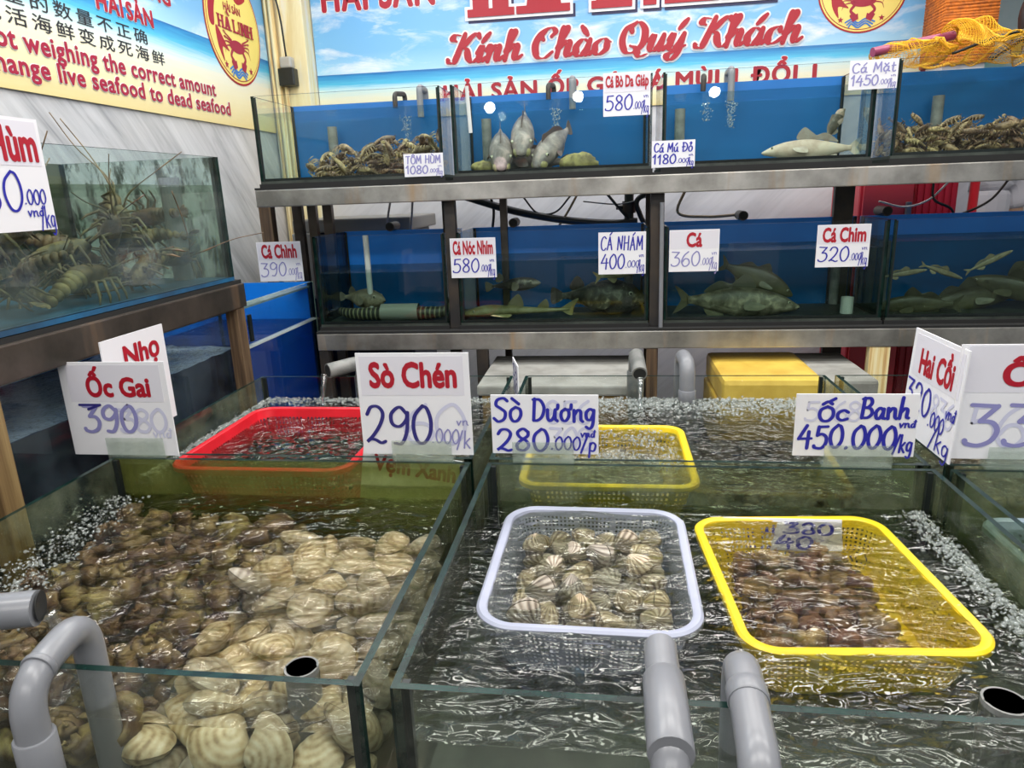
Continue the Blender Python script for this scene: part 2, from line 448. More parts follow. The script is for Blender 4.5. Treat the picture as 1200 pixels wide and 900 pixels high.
W_LOBS = pane_mat('lobster_water_side', (.80, .84, .76), f0=.008, dirt=(.10, .11, .08), dirt_amt=.10, dscale=5, lo=.1, hi=.7)
MARBLE_L = marble_mat('grey_marble_wall', (.66, .665, .68), (.50, .505, .52), (.24, .245, .26), (R(-42), 0, 0))
MARBLE_B = marble_mat('white_marble_wall', (.68, .68, .69), (.60, .60, .61), (.45, .45, .46), (0, R(-50), 0))
STEEL = steel_mat('stainless_rail', (.50, .48, .45), (.26, .25, .23), (.36, .20, .06))
STEEL_D = steel_mat('dark_stained_steel', (.16, .13, .11), (.08, .07, .06), (.20, .11, .05))
BROWNP = streak_mat('brown_stained_post', (.11, .065, .035), (.05, .03, .02), (.20, .13, .07))
DARKM = plain('dark_post', (.030, .028, .028), .5, .3, (.06, .045, .035), 9)
YPOST = streak_mat('yellow_stained_post', (.85, .66, .30), (.45, .18, .05), (.95, .85, .55), 45, .52)
OCHRE = streak_mat('ochre_stained_post', (.26, .17, .07), (.14, .08, .03), (.36, .26, .12), 30, .5)
GLASS_SPK = pane_mat('speckled_glass', (.86, .92, .89), dirt=(.05, .06, .045), dirt_amt=.85, dscale=30, vec=(1, 1, .35), lo=.50, hi=.62)
YCOL = streak_mat('cream_column', (.90, .80, .48), (.80, .66, .34), (.86, .84, .74), 14, .5)
PVC = plain('grey_pvc', (.20, .205, .225), .28, 0, (.235, .24, .26), 6)
PVC_D = plain('dirty_grey_pvc', (.15, .155, .15), .4, 0, (.24, .24, .23), 25)
PVC_W = plain('white_pvc', (.62, .64, .62), .35)
HOLE = plain('pipe_inside', (.012, .012, .012), .7)
CARD = plain('white_card', (.83, .82, .86), .45)
STICK = plain('header_paper', (.74, .72, .79), .5)
RED = plain('red_print', (.42, .006, .022), .45)
CRIM = plain('crimson_print', (.38, .006, .04), .45)
INK = plain('blue_marker_ink', (.022, .022, .36), .4)
INK_D = plain('dark_marker_ink', (.030, .025, .20), .4)
INK_F = plain('faded_marker_ink', (.26, .25, .52), .5)
SMUDGE = plain('wiped_marker_ink', (.60, .60, .76), .5)
WHITE = plain('white_print', (.92, .91, .93), .5)
BLACK = plain('black_print', (.015, .015, .02), .5)
YEL = plain('yellow_print', (.95, .78, .20), .4)
PLUM = plain('shadow_print', (.03, .03, .10), .5)
BLUEP = plain('blue_print', (.05, .22, .60), .5)
LILAC = plain('lilac_plastic', (.42, .44, .56), .35, 0, (.36, .38, .48), 8)
YPLAS = plain('yellow_plastic', (.85, .62, .015), .35, 0, (.78, .52, .015), 9)
RPLAS = plain('red_plastic', (.75, .015, .03), .3, 0, (.60, .01, .02), 8)
GPLAS = plain('blue_grey_plastic', (.20, .26, .32), .35)
CONCRETE = plain('wet_concrete', (.13, .13, .12), .4, 0, (.20, .19, .18), 3)
CEIL = plain('white_ceiling', (.72, .72, .72), .7)
DKBOT = plain('dark_tank_floor', (.020, .026, .022), .5, 0, (.05, .06, .05), 9)
MUDBOT = plain('muddy_tank_floor', (.055, .045, .028), .6, 0, (.10, .085, .05), 14)
BUB = plain('froth', (.50, .54, .52), .08, spec=1.0)
BUB.node_tree.nodes['Principled BSDF'].inputs['Alpha'].default_value = .30
JET = pane_mat('water_jet', (.90, .94, .94), f0=.22, rough=.03)
SURF = shell_mat('cream_clam_shell', [(.24, (.10, .06, .03)), (.38, (.30, .22, .115)), (.52, (.47, .39, .245)), (.74, (.63, .57, .43))], 520, 'ring', (-.005, .028), .4, .5, .16)
ARK = shell_mat('ribbed_ark_shell', [(.22, (.085, .055, .035)), (.38, (.26, .19, .12)), (.54, (.50, .40, .28)), (.78, (.74, .66, .52))], 22, 'rib', (-.003, .02), .45, .6, .30)
BROWNS = plain('brown_snail_shell', (.30, .155, .075), .4, 0, (.11, .055, .035), 45, .4, .6, .3, 160, vary=.7)
MUREX = plain('mottled_spiny_shell', (.21, .15, .065), .5, 0, (.065, .035, .022), 38, .4, .6, .4, 150, vary=.8)
CONCHM = plain('dark_brown_shell', (.10, .075, .055), .4, 0, (.04, .03, .025), 40, vary=.6)
WHELKM = plain('tan_shell', (.34, .24, .14), .45, 0, (.16, .10, .06), 40, vary=.5)
MUSS = plain('dark_mussel_shell', (.015, .028, .022), .22, 0, (.05, .07, .035), 30, vary=.5)
# ------------------------------------------------------------------ lettering
def put(o, parent):
    if parent: o.parent = parent
    return o
def text(body, box, z, mat, parent, name='lettering', bold=.02, shear=0.0, outline=None, omat=None, th=.0006, space=1.0, shadow=None, sep=.00004):
    """printed words fitted to box (x0, x1, y0, y1) in the sheet's own plane"""
    def make(off):
        cu_ = bpy.data.curves.new('t', 'FONT'); cu_.body = body; cu_.size = 1; cu_.offset = 0; cu_.shear = shear
        cu_.resolution_u = 3; cu_.extrude = .001; cu_.space_character = space
        o = bpy.data.objects.new('t', cu_); COL.objects.link(o)
        me = bpy.data.meshes.new_from_object(o.evaluated_get(bpy.context.evaluated_depsgraph_get()))
        bpy.data.objects.remove(o)
        e = off*.85
        if e > .002:      # heavier strokes: the same letters laid down again a little to each side
            V0 = [q.co.copy() for q in me.vertices]; F0 = [tuple(f.vertices) for f in me.polygons]; vs = []; fs = []
            ring = [(0, 0)] + [(math.cos(2*math.pi*k/8)*e, math.sin(2*math.pi*k/8)*e) for k in range(8)]
            for k, (dx, dy) in enumerate(ring):
                n = len(vs); vs += [(q.x+dx, q.y+dy, q.z + (k*sep if q.z > 0 else 0)) for q in V0]; fs += [tuple(i+n for i in f) for f in F0]
            me = bpy.data.meshes.new('t'); me.from_pydata(vs, [], fs)
        return me
    def relief(me):       # pieces of one word that cross each other sit a hair apart
        n = len(me.vertices); par = list(range(n))
        def find(a):
            while par[a] != a: par[a] = par[par[a]]; a = par[a]
            return a
        for f in me.polygons:
            r0 = find(f.vertices[0])
            for i in f.vertices[1:]: par[find(i)] = r0
        ids = {}
        for q in me.vertices:
            k = ids.setdefault(find(q.index), len(ids))
            if q.co.z > 0: q.co.z += (k % 7)*sep*.13
        return me
    me = relief(make(bold))
    xs = [q.co.x for q in me.vertices]; ys = [q.co.y for q in me.vertices]
    ax, bx, ay, by = min(xs), max(xs), min(ys), max(ys)
    x0, x1, y0, y1 = box; kx = (x1-x0)/(bx-ax); ky = (y1-y0)/(by-ay)
    def fit(mesh, nm, mt, zz, t):
        for q in mesh.vertices: q.co = Vector((x0+(q.co.x-ax)*kx, y0+(q.co.y-ay)*ky, zz + (t + (q.co.z-.001)*.5 if q.co.z > 0 else 0)))
        mesh.materials.clear(); mesh.materials.append(mt); mesh.name = nm
        o = bpy.data.objects.new(nm, mesh); COL.objects.link(o); return put(o, parent)
    if outline: fit(make(bold+outline), name + '_outline', omat, z, th)
    if shadow:
        s = make(bold); o = fit(s, name + '_shadow', shadow[2], z + th*1.2, th); o.location = (shadow[0], shadow[1], 0)
    return fit(me, name, mat, z + (2.6*th if outline else 0), th)

G = {  # hand-drawn strokes on a unit-high letter; first number is the width
 '0': (.55, [[(.28,1),(.05,.75),(.0,.4),(.12,.05),(.32,.0),(.5,.25),(.53,.6),(.42,.92),(.28,1)]]),
 'o': (.45, [[(.22,.55),(.03,.42),(.0,.22),(.1,.02),(.28,.0),(.42,.2),(.40,.45),(.22,.55)]]),
 '1': (.34, [[(.0,.72),(.2,1)],[(.2,1),(.2,0)]]),
 'I': (.5, [[(.0,.7),(.22,1)],[(.22,1),(.22,0)],[(0,0),(.46,.02)]]),
 '2': (.58, [[(.02,.78),(.14,.97),(.36,.98),(.5,.8),(.42,.52),(.2,.22),(.0,.03),(.1,.1),(.25,.08),(.42,.0),(.56,.04)]]),
 '3': (.58, [[(.02,.98),(.5,.95)],[(.5,.95),(.22,.58)],[(.22,.58),(.45,.55),(.56,.35),(.48,.1),(.26,-.02),(.05,.02),(.0,.1)]]),
 '4': (.6, [[(.32,1),(.0,.4)],[(0,.4),(.58,.42)],[(.44,.72),(.42,-.02)]]),
 '5': (.58, [[(.55,.98),(.14,.96)],[(.14,.96),(.1,.58)],[(.1,.58),(.32,.64),(.52,.48),(.52,.2),(.34,.0),(.05,.02),(.0,.1)]]),
 '6': (.55, [[(.42,1),(.15,.75),(.0,.35),(.12,.02),(.36,.0),(.52,.22),(.42,.48),(.2,.5),(.04,.28)]]),
 '7': (.5, [[(0,.97),(.5,.97)],[(.5,.97),(.2,0)]]),
 '8': (.55, [[(.46,.85),(.26,1),(.06,.84),(.14,.62),(.40,.44),(.5,.2),(.34,.0),(.1,.04),(.04,.24),(.2,.46),(.44,.66),(.46,.85)]]),
 '9': (.56, [[(.5,.82),(.28,1),(.04,.82),(.06,.55),(.28,.48),(.48,.66),(.52,.85)],[(.52,.85),(.5,.35),(.34,.02),(.12,.02)]]),
 '.': (.2, [[(.06,.0),(.09,.03)]]),
 ' ': (.3, []),
 '/': (.42, [[(.42,1.0),(.0,-.1)]]),
 'S': (.6, [[(.58,.88),(.4,1.0),(.14,.92),(.08,.7),(.3,.55),(.5,.38),(.46,.1),(.2,-.02),(0,.12)]]),
 'ò': (.5, [[(.22,.6),(.02,.45),(.0,.2),(.12,.0),(.32,.02),(.46,.25),(.42,.5),(.22,.6)],[(.05,.98),(.36,.74)]]),
 'D': (.7, [[(.1,1),(.08,0)],[(.0,.97),(.4,.95),(.64,.6),(.55,.18),(.3,.0),(.08,.0)]]),
 'Đ': (.7, [[(.1,1),(.08,0)],[(.0,.97),(.4,.95),(.64,.6),(.55,.18),(.3,.0),(.08,.0)],[(-.06,.5),(.34,.52)]]),
 'ư': (.62, [[(.0,.52),(.02,.15),(.16,.0),(.36,.18),(.42,.52)],[(.42,.52),(.44,.12),(.56,.0)],[(.42,.52),(.54,.58),(.56,.74)]]),
 'ơ': (.56, [[(.22,.55),(.03,.42),(.0,.2),(.1,.02),(.28,.0),(.42,.2),(.40,.45),(.22,.55)],[(.38,.5),(.52,.56),(.54,.74)]]),
 'n': (.52, [[(.0,.52),(.03,.0)],[(.03,.3),(.2,.52),(.36,.46),(.4,.1),(.5,.0)]]),
 'h': (.52, [[(.06,1.05),(.0,.0)],[(.02,.28),(.22,.5),(.38,.42),(.38,.08),(.5,.02)]]),
 'm': (.75, [[(.0,.52),(.02,.0)],[(.02,.3),(.16,.52),(.3,.46),(.32,.02)],[(.32,.3),(.48,.52),(.62,.46),(.64,.02)]]),
 'g': (.5, [[(.4,.48),(.2,.55),(.02,.38),(.06,.1),(.26,.06),(.4,.3),(.42,.5)],[(.42,.5),(.4,-.15),(.24,-.36),(.04,-.28)]]),
 'ố': (.58, [[(.28,.8),(.04,.62),(.0,.28),(.14,.0),(.38,.0),(.54,.28),(.5,.64),(.28,.8)],[(.08,.93),(.28,1.08),(.46,.95)],[(.36,1.1),(.56,1.26)]]),
 'c': (.46, [[(.42,.45),(.24,.56),(.03,.4),(.03,.12),(.2,.0),(.42,.08)]]),
 'C': (.6, [[(.56,.86),(.36,1.0),(.1,.84),(.0,.45),(.12,.08),(.36,.0),(.56,.14)]]),
 'B': (.66, [[(.1,1),(.06,0)],[(.0,.96),(.38,1.0),(.52,.78),(.36,.56),(.12,.52)],[(.12,.52),(.46,.48),(.6,.24),(.4,.02),(.04,.0)]]),
 'a': (.52, [[(.38,.46),(.18,.55),(.0,.34),(.06,.04),(.24,.04),(.38,.3),(.4,.5)],[(.4,.5),(.4,.08),(.52,.02)]]),
 'á': (.52, [[(.38,.46),(.18,.55),(.0,.34),(.06,.04),(.24,.04),(.38,.3),(.4,.5)],[(.4,.5),(.4,.08),(.52,.02)],[(.18,.72),(.4,.98)]]),
 'ặ': (.52, [[(.38,.46),(.18,.55),(.0,.34),(.06,.04),(.24,.04),(.38,.3),(.4,.5)],[(.4,.5),(.4,.08),(.52,.02)],[(.04,.82),(.2,.66),(.36,.84)],[(.2,-.2),(.23,-.17)]]),
 'N': (.62, [[(.02,.0),(.08,.95)],[(.08,.95),(.46,.05)],[(.46,.05),(.54,1.0)]]),
 'H': (.6, [[(.04,1),(.02,0)],[(.5,1),(.48,0)],[(.03,.5),(.5,.52)]]),
 'Á': (.62, [[(.0,.0),(.26,.95)],[(.26,.95),(.52,.0)],[(.1,.36),(.44,.38)],[(.26,1.08),(.46,1.26)]]),
 'M': (.72, [[(.0,.0),(.08,.95)],[(.08,.95),(.32,.3)],[(.32,.3),(.58,1.0)],[(.58,1.0),(.64,.0)]]),
 'ú': (.54, [[(.0,.52),(.02,.15),(.16,.0),(.36,.18),(.42,.52)],[(.42,.52),(.44,.1),(.54,.0)],[(.16,.72),(.38,.98)]]),
 'ỏ': (.5, [[(.22,.6),(.02,.45),(.0,.2),(.12,.0),(.32,.02),(.46,.25),(.42,.5),(.22,.6)],[(.14,.94),(.26,1.04),(.34,.92),(.22,.76)]]),
 'v': (.42, [[(.0,.5),(.16,.0)],[(.16,.0),(.38,.54)]]),
 'đ': (.5, [[(.36,.42),(.16,.5),(.0,.28),(.08,.02),(.26,.06),(.38,.4)],[(.4,.95),(.38,.04)],[(.24,.76),(.52,.78)]]),
 'k': (.46, [[(.06,1),(.0,.0)],[(.4,.56),(.05,.26)],[(.12,.3),(.42,.0)]]),
 'K': (.56, [[(.06,1),(.0,.0)],[(.5,1.0),(.06,.42)],[(.16,.52),(.52,.0)]]),
 't': (.34, [[(.14,.9),(.12,.14),(.24,.0),(.36,.06)],[(.0,.6),(.32,.62)]]),
 'T': (.6, [[(.0,.98),(.56,1.0)],[(.3,.98),(.26,.0)]]),
 'ô': (.5, [[(.22,.58),(.02,.42),(.0,.2),(.12,.0),(.32,.02),(.46,.25),(.42,.48),(.22,.58)],[(.04,.74),(.22,.92),(.4,.74)]]),
 'Ô': (.62, [[(.28,.95),(.04,.74),(.0,.34),(.14,.0),(.42,.0),(.58,.3),(.54,.72),(.28,.95)],[(.08,1.02),(.3,1.2),(.5,1.02)]]),
 'Ù': (.56, [[(.02,.9),(.0,.25),(.16,.0),(.4,.08),(.5,.4)],[(.5,.4),(.52,.9)],[(.12,1.18),(.36,1.0)]]),
 'L': (.5, [[(.08,1),(.04,.04)],[(.04,.04),(.46,.02)]]),
 'ạ': (.52, [[(.38,.46),(.18,.55),(.0,.34),(.06,.04),(.24,.04),(.38,.3),(.4,.5)],[(.4,.5),(.4,.08),(.52,.02)],[(.2,-.2),(.23,-.17)]]),
 'i': (.22, [[(.06,.5),(.06,.0)],[(.06,.74),(.08,.77)]]),
 'p': (.46, [[(.04,.5),(.0,-.36)],[(.03,.36),(.2,.54),(.4,.38),(.3,.04),(.04,.06)]]),
 'U': (.56, [[(.02,1),(.0,.25),(.16,.0),(.4,.08),(.5,.4)],[(.5,.4),(.52,1)]]),
}
def ribbon(mb, pts, wfun, z, th=.0004, mi=0, rise=.00006):
    """flat brush stroke with round ends"""
    P = [Vector((p[0], p[1])) for p in pts]; n = len(P)
    if n < 2: return
    vs = []; fs = []
    for i in range(n):
        t = (P[min(i+1, n-1)] - P[max(i-1, 0)]);
        if t.length < 1e-9: t = Vector((1, 0))
        t.normalize(); nn = Vector((-t.y, t.x)); w_ = wfun(i/(n-1), t)*.5
        vs += [(P[i].x+nn.x*w_, P[i].y+nn.y*w_, z+th), (P[i].x-nn.x*w_, P[i].y-nn.y*w_, z+th)]
    for i in range(n-1): fs.append((2*i, 2*i+1, 2*i+3, 2*i+2))
    for i, e in ((0, -1), (n-1, 1)):
        t = (P[min(i+1, n-1)] - P[max(i-1, 0)]).normalized()*e; nn = Vector((-t.y, t.x)); r = wfun(i/(n-1), t)*.5
        b = len(vs); vs.append((P[i].x, P[i].y, z+th))
        for k in range(7):
            a = -math.pi/2 + math.pi*k/6; q = t*math.cos(a) + nn*math.sin(a); vs.append((P[i].x+q.x*r, P[i].y+q.y*r, z+th))
        fs += [(b, b+1+k, b+2+k) for k in range(6)]
    for i in range(n): 
        for j in (2*i, 2*i+1): vs[j] = (vs[j][0], vs[j][1], vs[j][2]+rise*i/n)
    mb.add(vs, fs, mi)
HW = random.Random(5)
def hand(body, box, z, mat, parent, name='handwriting', pen=.005, slant=.12, jit=.03):
    """marker writing fitted to box (x0, x1, baseline, top) of the card"""
    x0, x1, y0, y1 = box; adv = 0; items = []
    for ch in body:
        wd, st = G[ch]; items.append((adv, st)); adv += wd + .14
    adv -= .14; kx = (x1-x0)/adv; ky = (y1-y0); mb = MB(); dz = 0
    for a, st in items:
        dy = HW.uniform(-jit, jit)
        for s in st:
            q = [((a+px+slant*(py-.4)*ky/kx*.4)*kx + x0 + HW.uniform(-jit, jit)*ky*.15, y0 + (py+dy)*ky) for px, py in s]
            q = spline(q, 7); dz += .00002
            ribbon(mb, q, lambda t, d: pen*(.85+.3*abs(d.y)), z+dz)
    o = mb.build(name, mat); return put(o, parent)
def scribble(box, z, parent, seed, pen=.012, mat=None):
    """half wiped older writing"""
    r = random.Random(seed); x0, x1, y0, y1 = box; mb = MB(); n = max(1, int((x1-x0)/(y1-y0)/.62))
    for k in range(n):
        ch = r.choice('08836095'); wd, st = G[ch]; cx = x0 + (x1-x0)*k/n; kk = (x1-x0)/n/.6
        for s in st: ribbon(mb, spline([(cx+px*kk, y0+py*(y1-y0)) for px, py in s], 7), lambda t, d: pen*.8, z+.00002*k)
    return put(mb.build('wiped_handwriting', mat or SMUDGE), parent)

CAL = {  # flowing script letters
 'K': (.78, [[(.30,.96),(.14,.98),(.06,.84),(.18,.76)],[(.42,1.0),(.30,.5),(.16,.04),(.02,.02),(-.04,.12)],[(.86,.86),(.78,1.0),(.62,.88),(.44,.62),(.30,.52)],[(.34,.54),(.50,.44),(.58,.14),(.72,.0),(.88,.14)]]),
 'í': (.28, [[(.02,.3),(.16,.54),(.10,.1),(.18,.0),(.30,.14)],[(.16,.68),(.36,.98)]]),
 'n': (.52, [[(.0,.36),(.12,.54),(.06,.0)],[(.07,.22),(.26,.52),(.36,.48),(.32,.12),(.38,.0),(.52,.14)]]),
 'h': (.54, [[(.02,.3),(.24,.86),(.22,1.02),(.14,.9),(.04,.0)],[(.06,.22),(.26,.52),(.36,.46),(.32,.12),(.38,.0),(.54,.14)]]),
 'C': (.66, [[(.50,.72),(.60,.88),(.46,1.02),(.20,.84),(.06,.46),(.14,.06),(.36,-.02),(.58,.18)],[(.32,.92),(.20,.74),(.28,.62)]]),
 'à': (.52, [[(.36,.46),(.18,.54),(.02,.30),(.06,.04),(.18,.0),(.32,.22),(.40,.52)],[(.40,.52),(.34,.10),(.40,.0),(.52,.14)],[(.12,.98),(.30,.70)]]),
 'á': (.52, [[(.36,.46),(.18,.54),(.02,.30),(.06,.04),(.18,.0),(.32,.22),(.40,.52)],[(.40,.52),(.34,.10),(.40,.0),(.52,.14)],[(.22,.68),(.44,.98)]]),
 'o': (.44, [[(.22,.52),(.04,.36),(.04,.1),(.16,.0),(.34,.16),(.34,.42),(.22,.52)],[(.30,.46),(.46,.40)]]),
 'Q': (.78, [[(.38,1.02),(.12,.82),(.04,.4),(.18,.02),(.42,.0),(.64,.3),(.64,.74),(.44,1.0),(.26,.86),(.28,.7)],[(.28,.22),(.44,.12),(.58,-.16),(.80,-.1)]]),
 'u': (.52, [[(.0,.34),(.12,.54),(.06,.12),(.16,.0),(.30,.18),(.40,.52)],[(.40,.52),(.34,.10),(.40,.0),(.52,.14)]]),
 'ý': (.50, [[(.0,.34),(.12,.54),(.06,.12),(.16,.0),(.30,.18),(.42,.52)],[(.42,.52),(.32,-.10),(.14,-.34),(.02,-.2),(.2,-.06),(.5,.12)],[(.26,.70),(.46,1.0)]]),
 'c': (.40, [[(.34,.40),(.28,.54),(.10,.44),(.03,.2),(.12,.0),(.28,.04),(.42,.18)]]),
 ' ': (.26, []),
}
def script(body, box, z, parent, mat, omat, pen, opad):
    x0, x1, y0, y1 = box; adv = 0; items = []
    for ch in body:
        wd, st = CAL[ch]; items.append((adv, st)); adv += wd + .02
    kx = (x1-x0)/adv; ky = y1-y0
    def mk(extra, zz, mt, nm):
        mb = MB(); dz = 0
        for a, st in items:
            for s in st:
                q = spline([((a+px)*kx + x0 + .16*(py-.3)*ky, y0+py*ky) for px, py in s], 9); dz += .00006
                ribbon(mb, q, lambda t, d: pen*(.30+.95*max(0, abs(d.y)-.2)/.8)*(0.55+.45*math.sin(math.pi*min(1, max(0, .08+t*.84)))) + extra, zz+dz, rise=.0015)
        return put(mb.build(nm, mt), parent)
    mk(opad*2, z, omat, 'script_outline'); return mk(0, z+.006, mat, 'script_lettering')
def poly_sheet(mb, pts, z, th=.0006, mi=0):
    n = len(pts); vs = [(x, y, z) for x, y in pts] + [(x, y, z+th) for x, y in pts]
    mb.add(vs, [tuple(range(n, 2*n)), tuple(range(n))[::-1]] + [(k, (k+1) % n, n+(k+1) % n, n+k) for k in range(n)], mi)
def slab_letters(spec, z, mat, parent, name, grow=0.0):
    """slab serif capitals out of bars: spec rows are (x0, y0, x1, y1) boxes or 4-point polygons"""
    mb = MB()
    for k, s in enumerate(spec):
        if len(s) == 4 and not isinstance(s[0], tuple):
            a, b, c, d = s; pts = [(a-grow, b-grow), (c+grow, b-grow), (c+grow, d+grow), (a-grow, d+grow)]
        else:
            cx = sum(p[0] for p in s)/len(s); cy = sum(p[1] for p in s)/len(s)
            pts = [(p[0] + (grow if p[0] > cx else -grow), p[1] + (grow if p[1] > cy else -grow)) for p in s]
        poly_sheet(mb, pts, z + k*.00012)
    return put(mb.build(name, mat), parent)
def capital(ch, x, y, wd, ht, t=.30):
    """bars of one slab serif capital of width wd, height ht, stem share t"""
    s = wd*t; f = ht*.11; o = []
    stem = lambda cx: [(cx-s/2, y, cx+s/2, y+ht), (cx-s*.85, y, cx+s*.85, y+f), (cx-s*.85, y+ht-f, cx+s*.85, y+ht)]
    if ch == 'H': o += stem(x+s*.85) + stem(x+wd-s*.85) + [(x+s, y+ht*.44, x+wd-s, y+ht*.57)]
    if ch == 'I': o += stem(x+wd/2)
    if ch == 'L': o += stem(x+s*.85) + [(x+s*.5, y, x+wd, y+f*1.2), (x+wd-s*.5, y, x+wd, y+ht*.32)]
    if ch == 'N': o += stem(x+s*.8) + stem(x+wd-s*.8) + [[(x+s*.4, y+ht), (x+s*1.4, y+ht), (x+wd-s*.4, y), (x+wd-s*1.4, y)]]
    if ch == 'A':
        o += [[(x+s*.5, y), (x+s*1.3, y), (x+wd*.56, y+ht), (x+wd*.38, y+ht)], [(x+wd-s*1.6, y), (x+wd-s*.4, y), (x+wd*.62, y+ht), (x+wd*.40, y+ht)],
              (x+wd*.28, y+ht*.25, x+wd*.72, y+ht*.36), (x, y, x+s*1.7, y+f), (x+wd-s*2, y, x+wd, y+f)]
    return o
# ------------------------------------------------------------------ the setting
def struct(name, mb, mats, **k):
    return tag(mb.build(name, mats, **k), kind='structure')
XL, YB = -1.75, 3.90
struct('floor', MB().box(XL-.1, 4.2, -3.2, 6.2, -.08, 0), CONCRETE)
struct('ceiling', MB().box(XL-.1, 4.2, -.6, 6.2, 2.95, 3.05), CEIL)
struct('wall_left', MB().box(XL-.1, XL, -1.5, 6.1, 0, 2.95), MARBLE_L)
struct('wall_back', MB().box(XL, 1.50, YB, YB+.1, 0, 2.95), MARBLE_B)
struct('wall_far', MB().box(1.2, 4.2, 5.2, 5.3, 0, 2.95), MARBLE_B)
struct('trim_corner', MB().box(-1.745, -1.535, 3.78, 3.895, 0, 2.94, bev=.004), YCOL)
g = MB()
for k, (x, y) in enumerate(((-1.722, 3.765), (-1.690, 3.76), (-1.655, 3.765))): g.sweep([(x, y, .1), (x+.004, y-.004, 1.4), (x-.003, y, 2.94)], (.008, .015, .010)[k], 8)
t_ = struct('trim_pipes', g, YPOST, smooth=True)
# power adapter hanging in the corner
ad = empty('wall_plug', (-1.63, 3.745, 2.175), label='black plug with clear cap on the cream corner column', cat='plug')
MB().box(-.042, .042, -.03, .03, -.055, .03, bev=.006).build('plug_body', SEAL, ad)
MB().box(-.03, .032, -.025, .028, .03, .085, bev=.01).build('plug_cap', plain('clear_grey_plastic', (.45, .45, .42), .2), ad)
MB().sweep(spline([(.0, .0, .08), (-.005, -.02, .3), (-.05, -.015, .5), (-.07, -.01, .76)]), .005, 6).build('cable', SEAL, ad, smooth=True)

# ---- beach banners
def logo(parent, cx, cy, rr, z):
    L = empty('round_logo', (cx, cy, z)); L.parent = parent
    def disc(r, zz, mt, nm, n=56): m_ = MB(); poly_sheet(m_, [(r*math.cos(2*math.pi*k/n), r*math.sin(2*math.pi*k/n)) for k in range(n)], zz); put(m_.build(nm, mt), L)
    disc(rr, 0, RED, 'logo_rim'); disc(rr*.965, .0008, YEL, 'logo_ring'); disc(rr*.93, .0016, RED, 'logo_rim'); disc(rr*.915, .0024, YEL, 'logo_face')
    def P(pts, mt, nm, zz=.0036): m_ = MB(); poly_sheet(m_, [(a*rr, b*rr) for a, b in spline_xy(pts)], zz); put(m_.build(nm, mt), L)
    def spline_xy(pts): return [(q.x, q.y) for q in spline([(a, b) for a, b in pts] + [pts[0]], 5)[:-1]]
    # claw sweep round the left and the claw at the top
    P([(-.55,.60),(-.30,.84),(.05,.90),(.0,.62),(-.22,.66),(-.50,.48),(-.66,.18),(-.72,-.10),(-.86,-.05),(-.82,.30)], RED, 'claw_mark')
    P([(.02,.82),(.06,.52),(.22,.42),(.46,.50),(.52,.60),(.30,.86)], RED, 'claw_mark')
    P([(-.66,-.08),(-.38,-.36),(-.30,-.46),(-.52,-.42),(-.50,-.66),(-.66,-.40)], RED, 'claw_mark')
    text('HẢI SẢN', (-.32*rr, .28*rr, .22*rr, .40*rr), .004, CRIM, L, bold=.03)
    sl = []; wds = dict(H=.24, A=.27, L=.2, I=.12, N=.25); x = -.60
    for ch in 'HA LINH':
        if ch == ' ': x += .06; continue
        sl += capital(ch, x*rr, -.10*rr, wds[ch]*rr, .22*rr, .26); x += wds[ch]-.02
    sl.append([(-.30*rr, .20*rr), (-.24*rr, .22*rr), (-.16*rr, .15*rr), (-.20*rr, .14*rr)])
    slab_letters(sl, .004, CRIM, L, 'lettering')
    cr_ = MB()
    poly_sheet(cr_, [(.26*rr*math.cos(a)*(1+.08*math.cos(2*a))+.02*rr, -.34*rr+.11*rr*math.sin(a)) for a in [2*math.pi*k/24 for k in range(24)]], .004)
    for s in (-1, 1):
        for k in range(4):
            a = .2+.28*k
            ribbon(cr_, spline([(.02*rr+s*.2*rr, -.34*rr+.03*rr*k), (.02*rr+s*(.40+.02*k)*rr, -.28*rr+.08*rr*k-.10*rr), (.02*rr+s*(.46-.03*k)*rr, -.50*rr+.12*rr*k)]), lambda t, d: .028*rr*(1.2-t), .0042+k*.0001)
        ribbon(cr_, spline([(.02*rr+s*.18*rr, -.40*rr), (.02*rr+s*.26*rr, -.52*rr), (.02*rr+s*.16*rr, -.62*rr)]), lambda t, d: .06*rr, .0044)
        poly_sheet(cr_, [(.02*rr+s*a*rr, b*rr) for a, b in ((.08,-.70),(.20,-.76),(.28,-.62),(.22,-.56),(.20,-.62),(.14,-.60),(.10,-.58))], .0046)
    put(cr_.build('crab_emblem', CRIM), L)
    wv = MB()
    for k in range(3): ribbon(wv, spline([(-.34*rr+.04*rr*k, -.76*rr-.05*rr*k), (-.2*rr, -.70*rr-.05*rr*k), (-.06*rr, -.78*rr-.05*rr*k), (.1*rr, -.70*rr-.05*rr*k), (.3*rr-.04*rr*k, -.77*rr-.05*rr*k)]), lambda t, d: .035*rr, .0042+.0001*k)
    put(wv.build('wave_emblem', BLUEP), L)
    for sx, sy in ((-.45, -.70), (.45, -.70)):
        m_ = MB(); poly_sheet(m_, [(sx*rr + (.07 if k % 2 == 0 else .03)*rr*math.sin(math.pi*k/5), sy*rr + (.07 if k % 2 == 0 else .03)*rr*math.cos(math.pi*k/5)) for k in range(10)], .004)
        put(m_.build('star_emblem', CRIM), L)
    return L

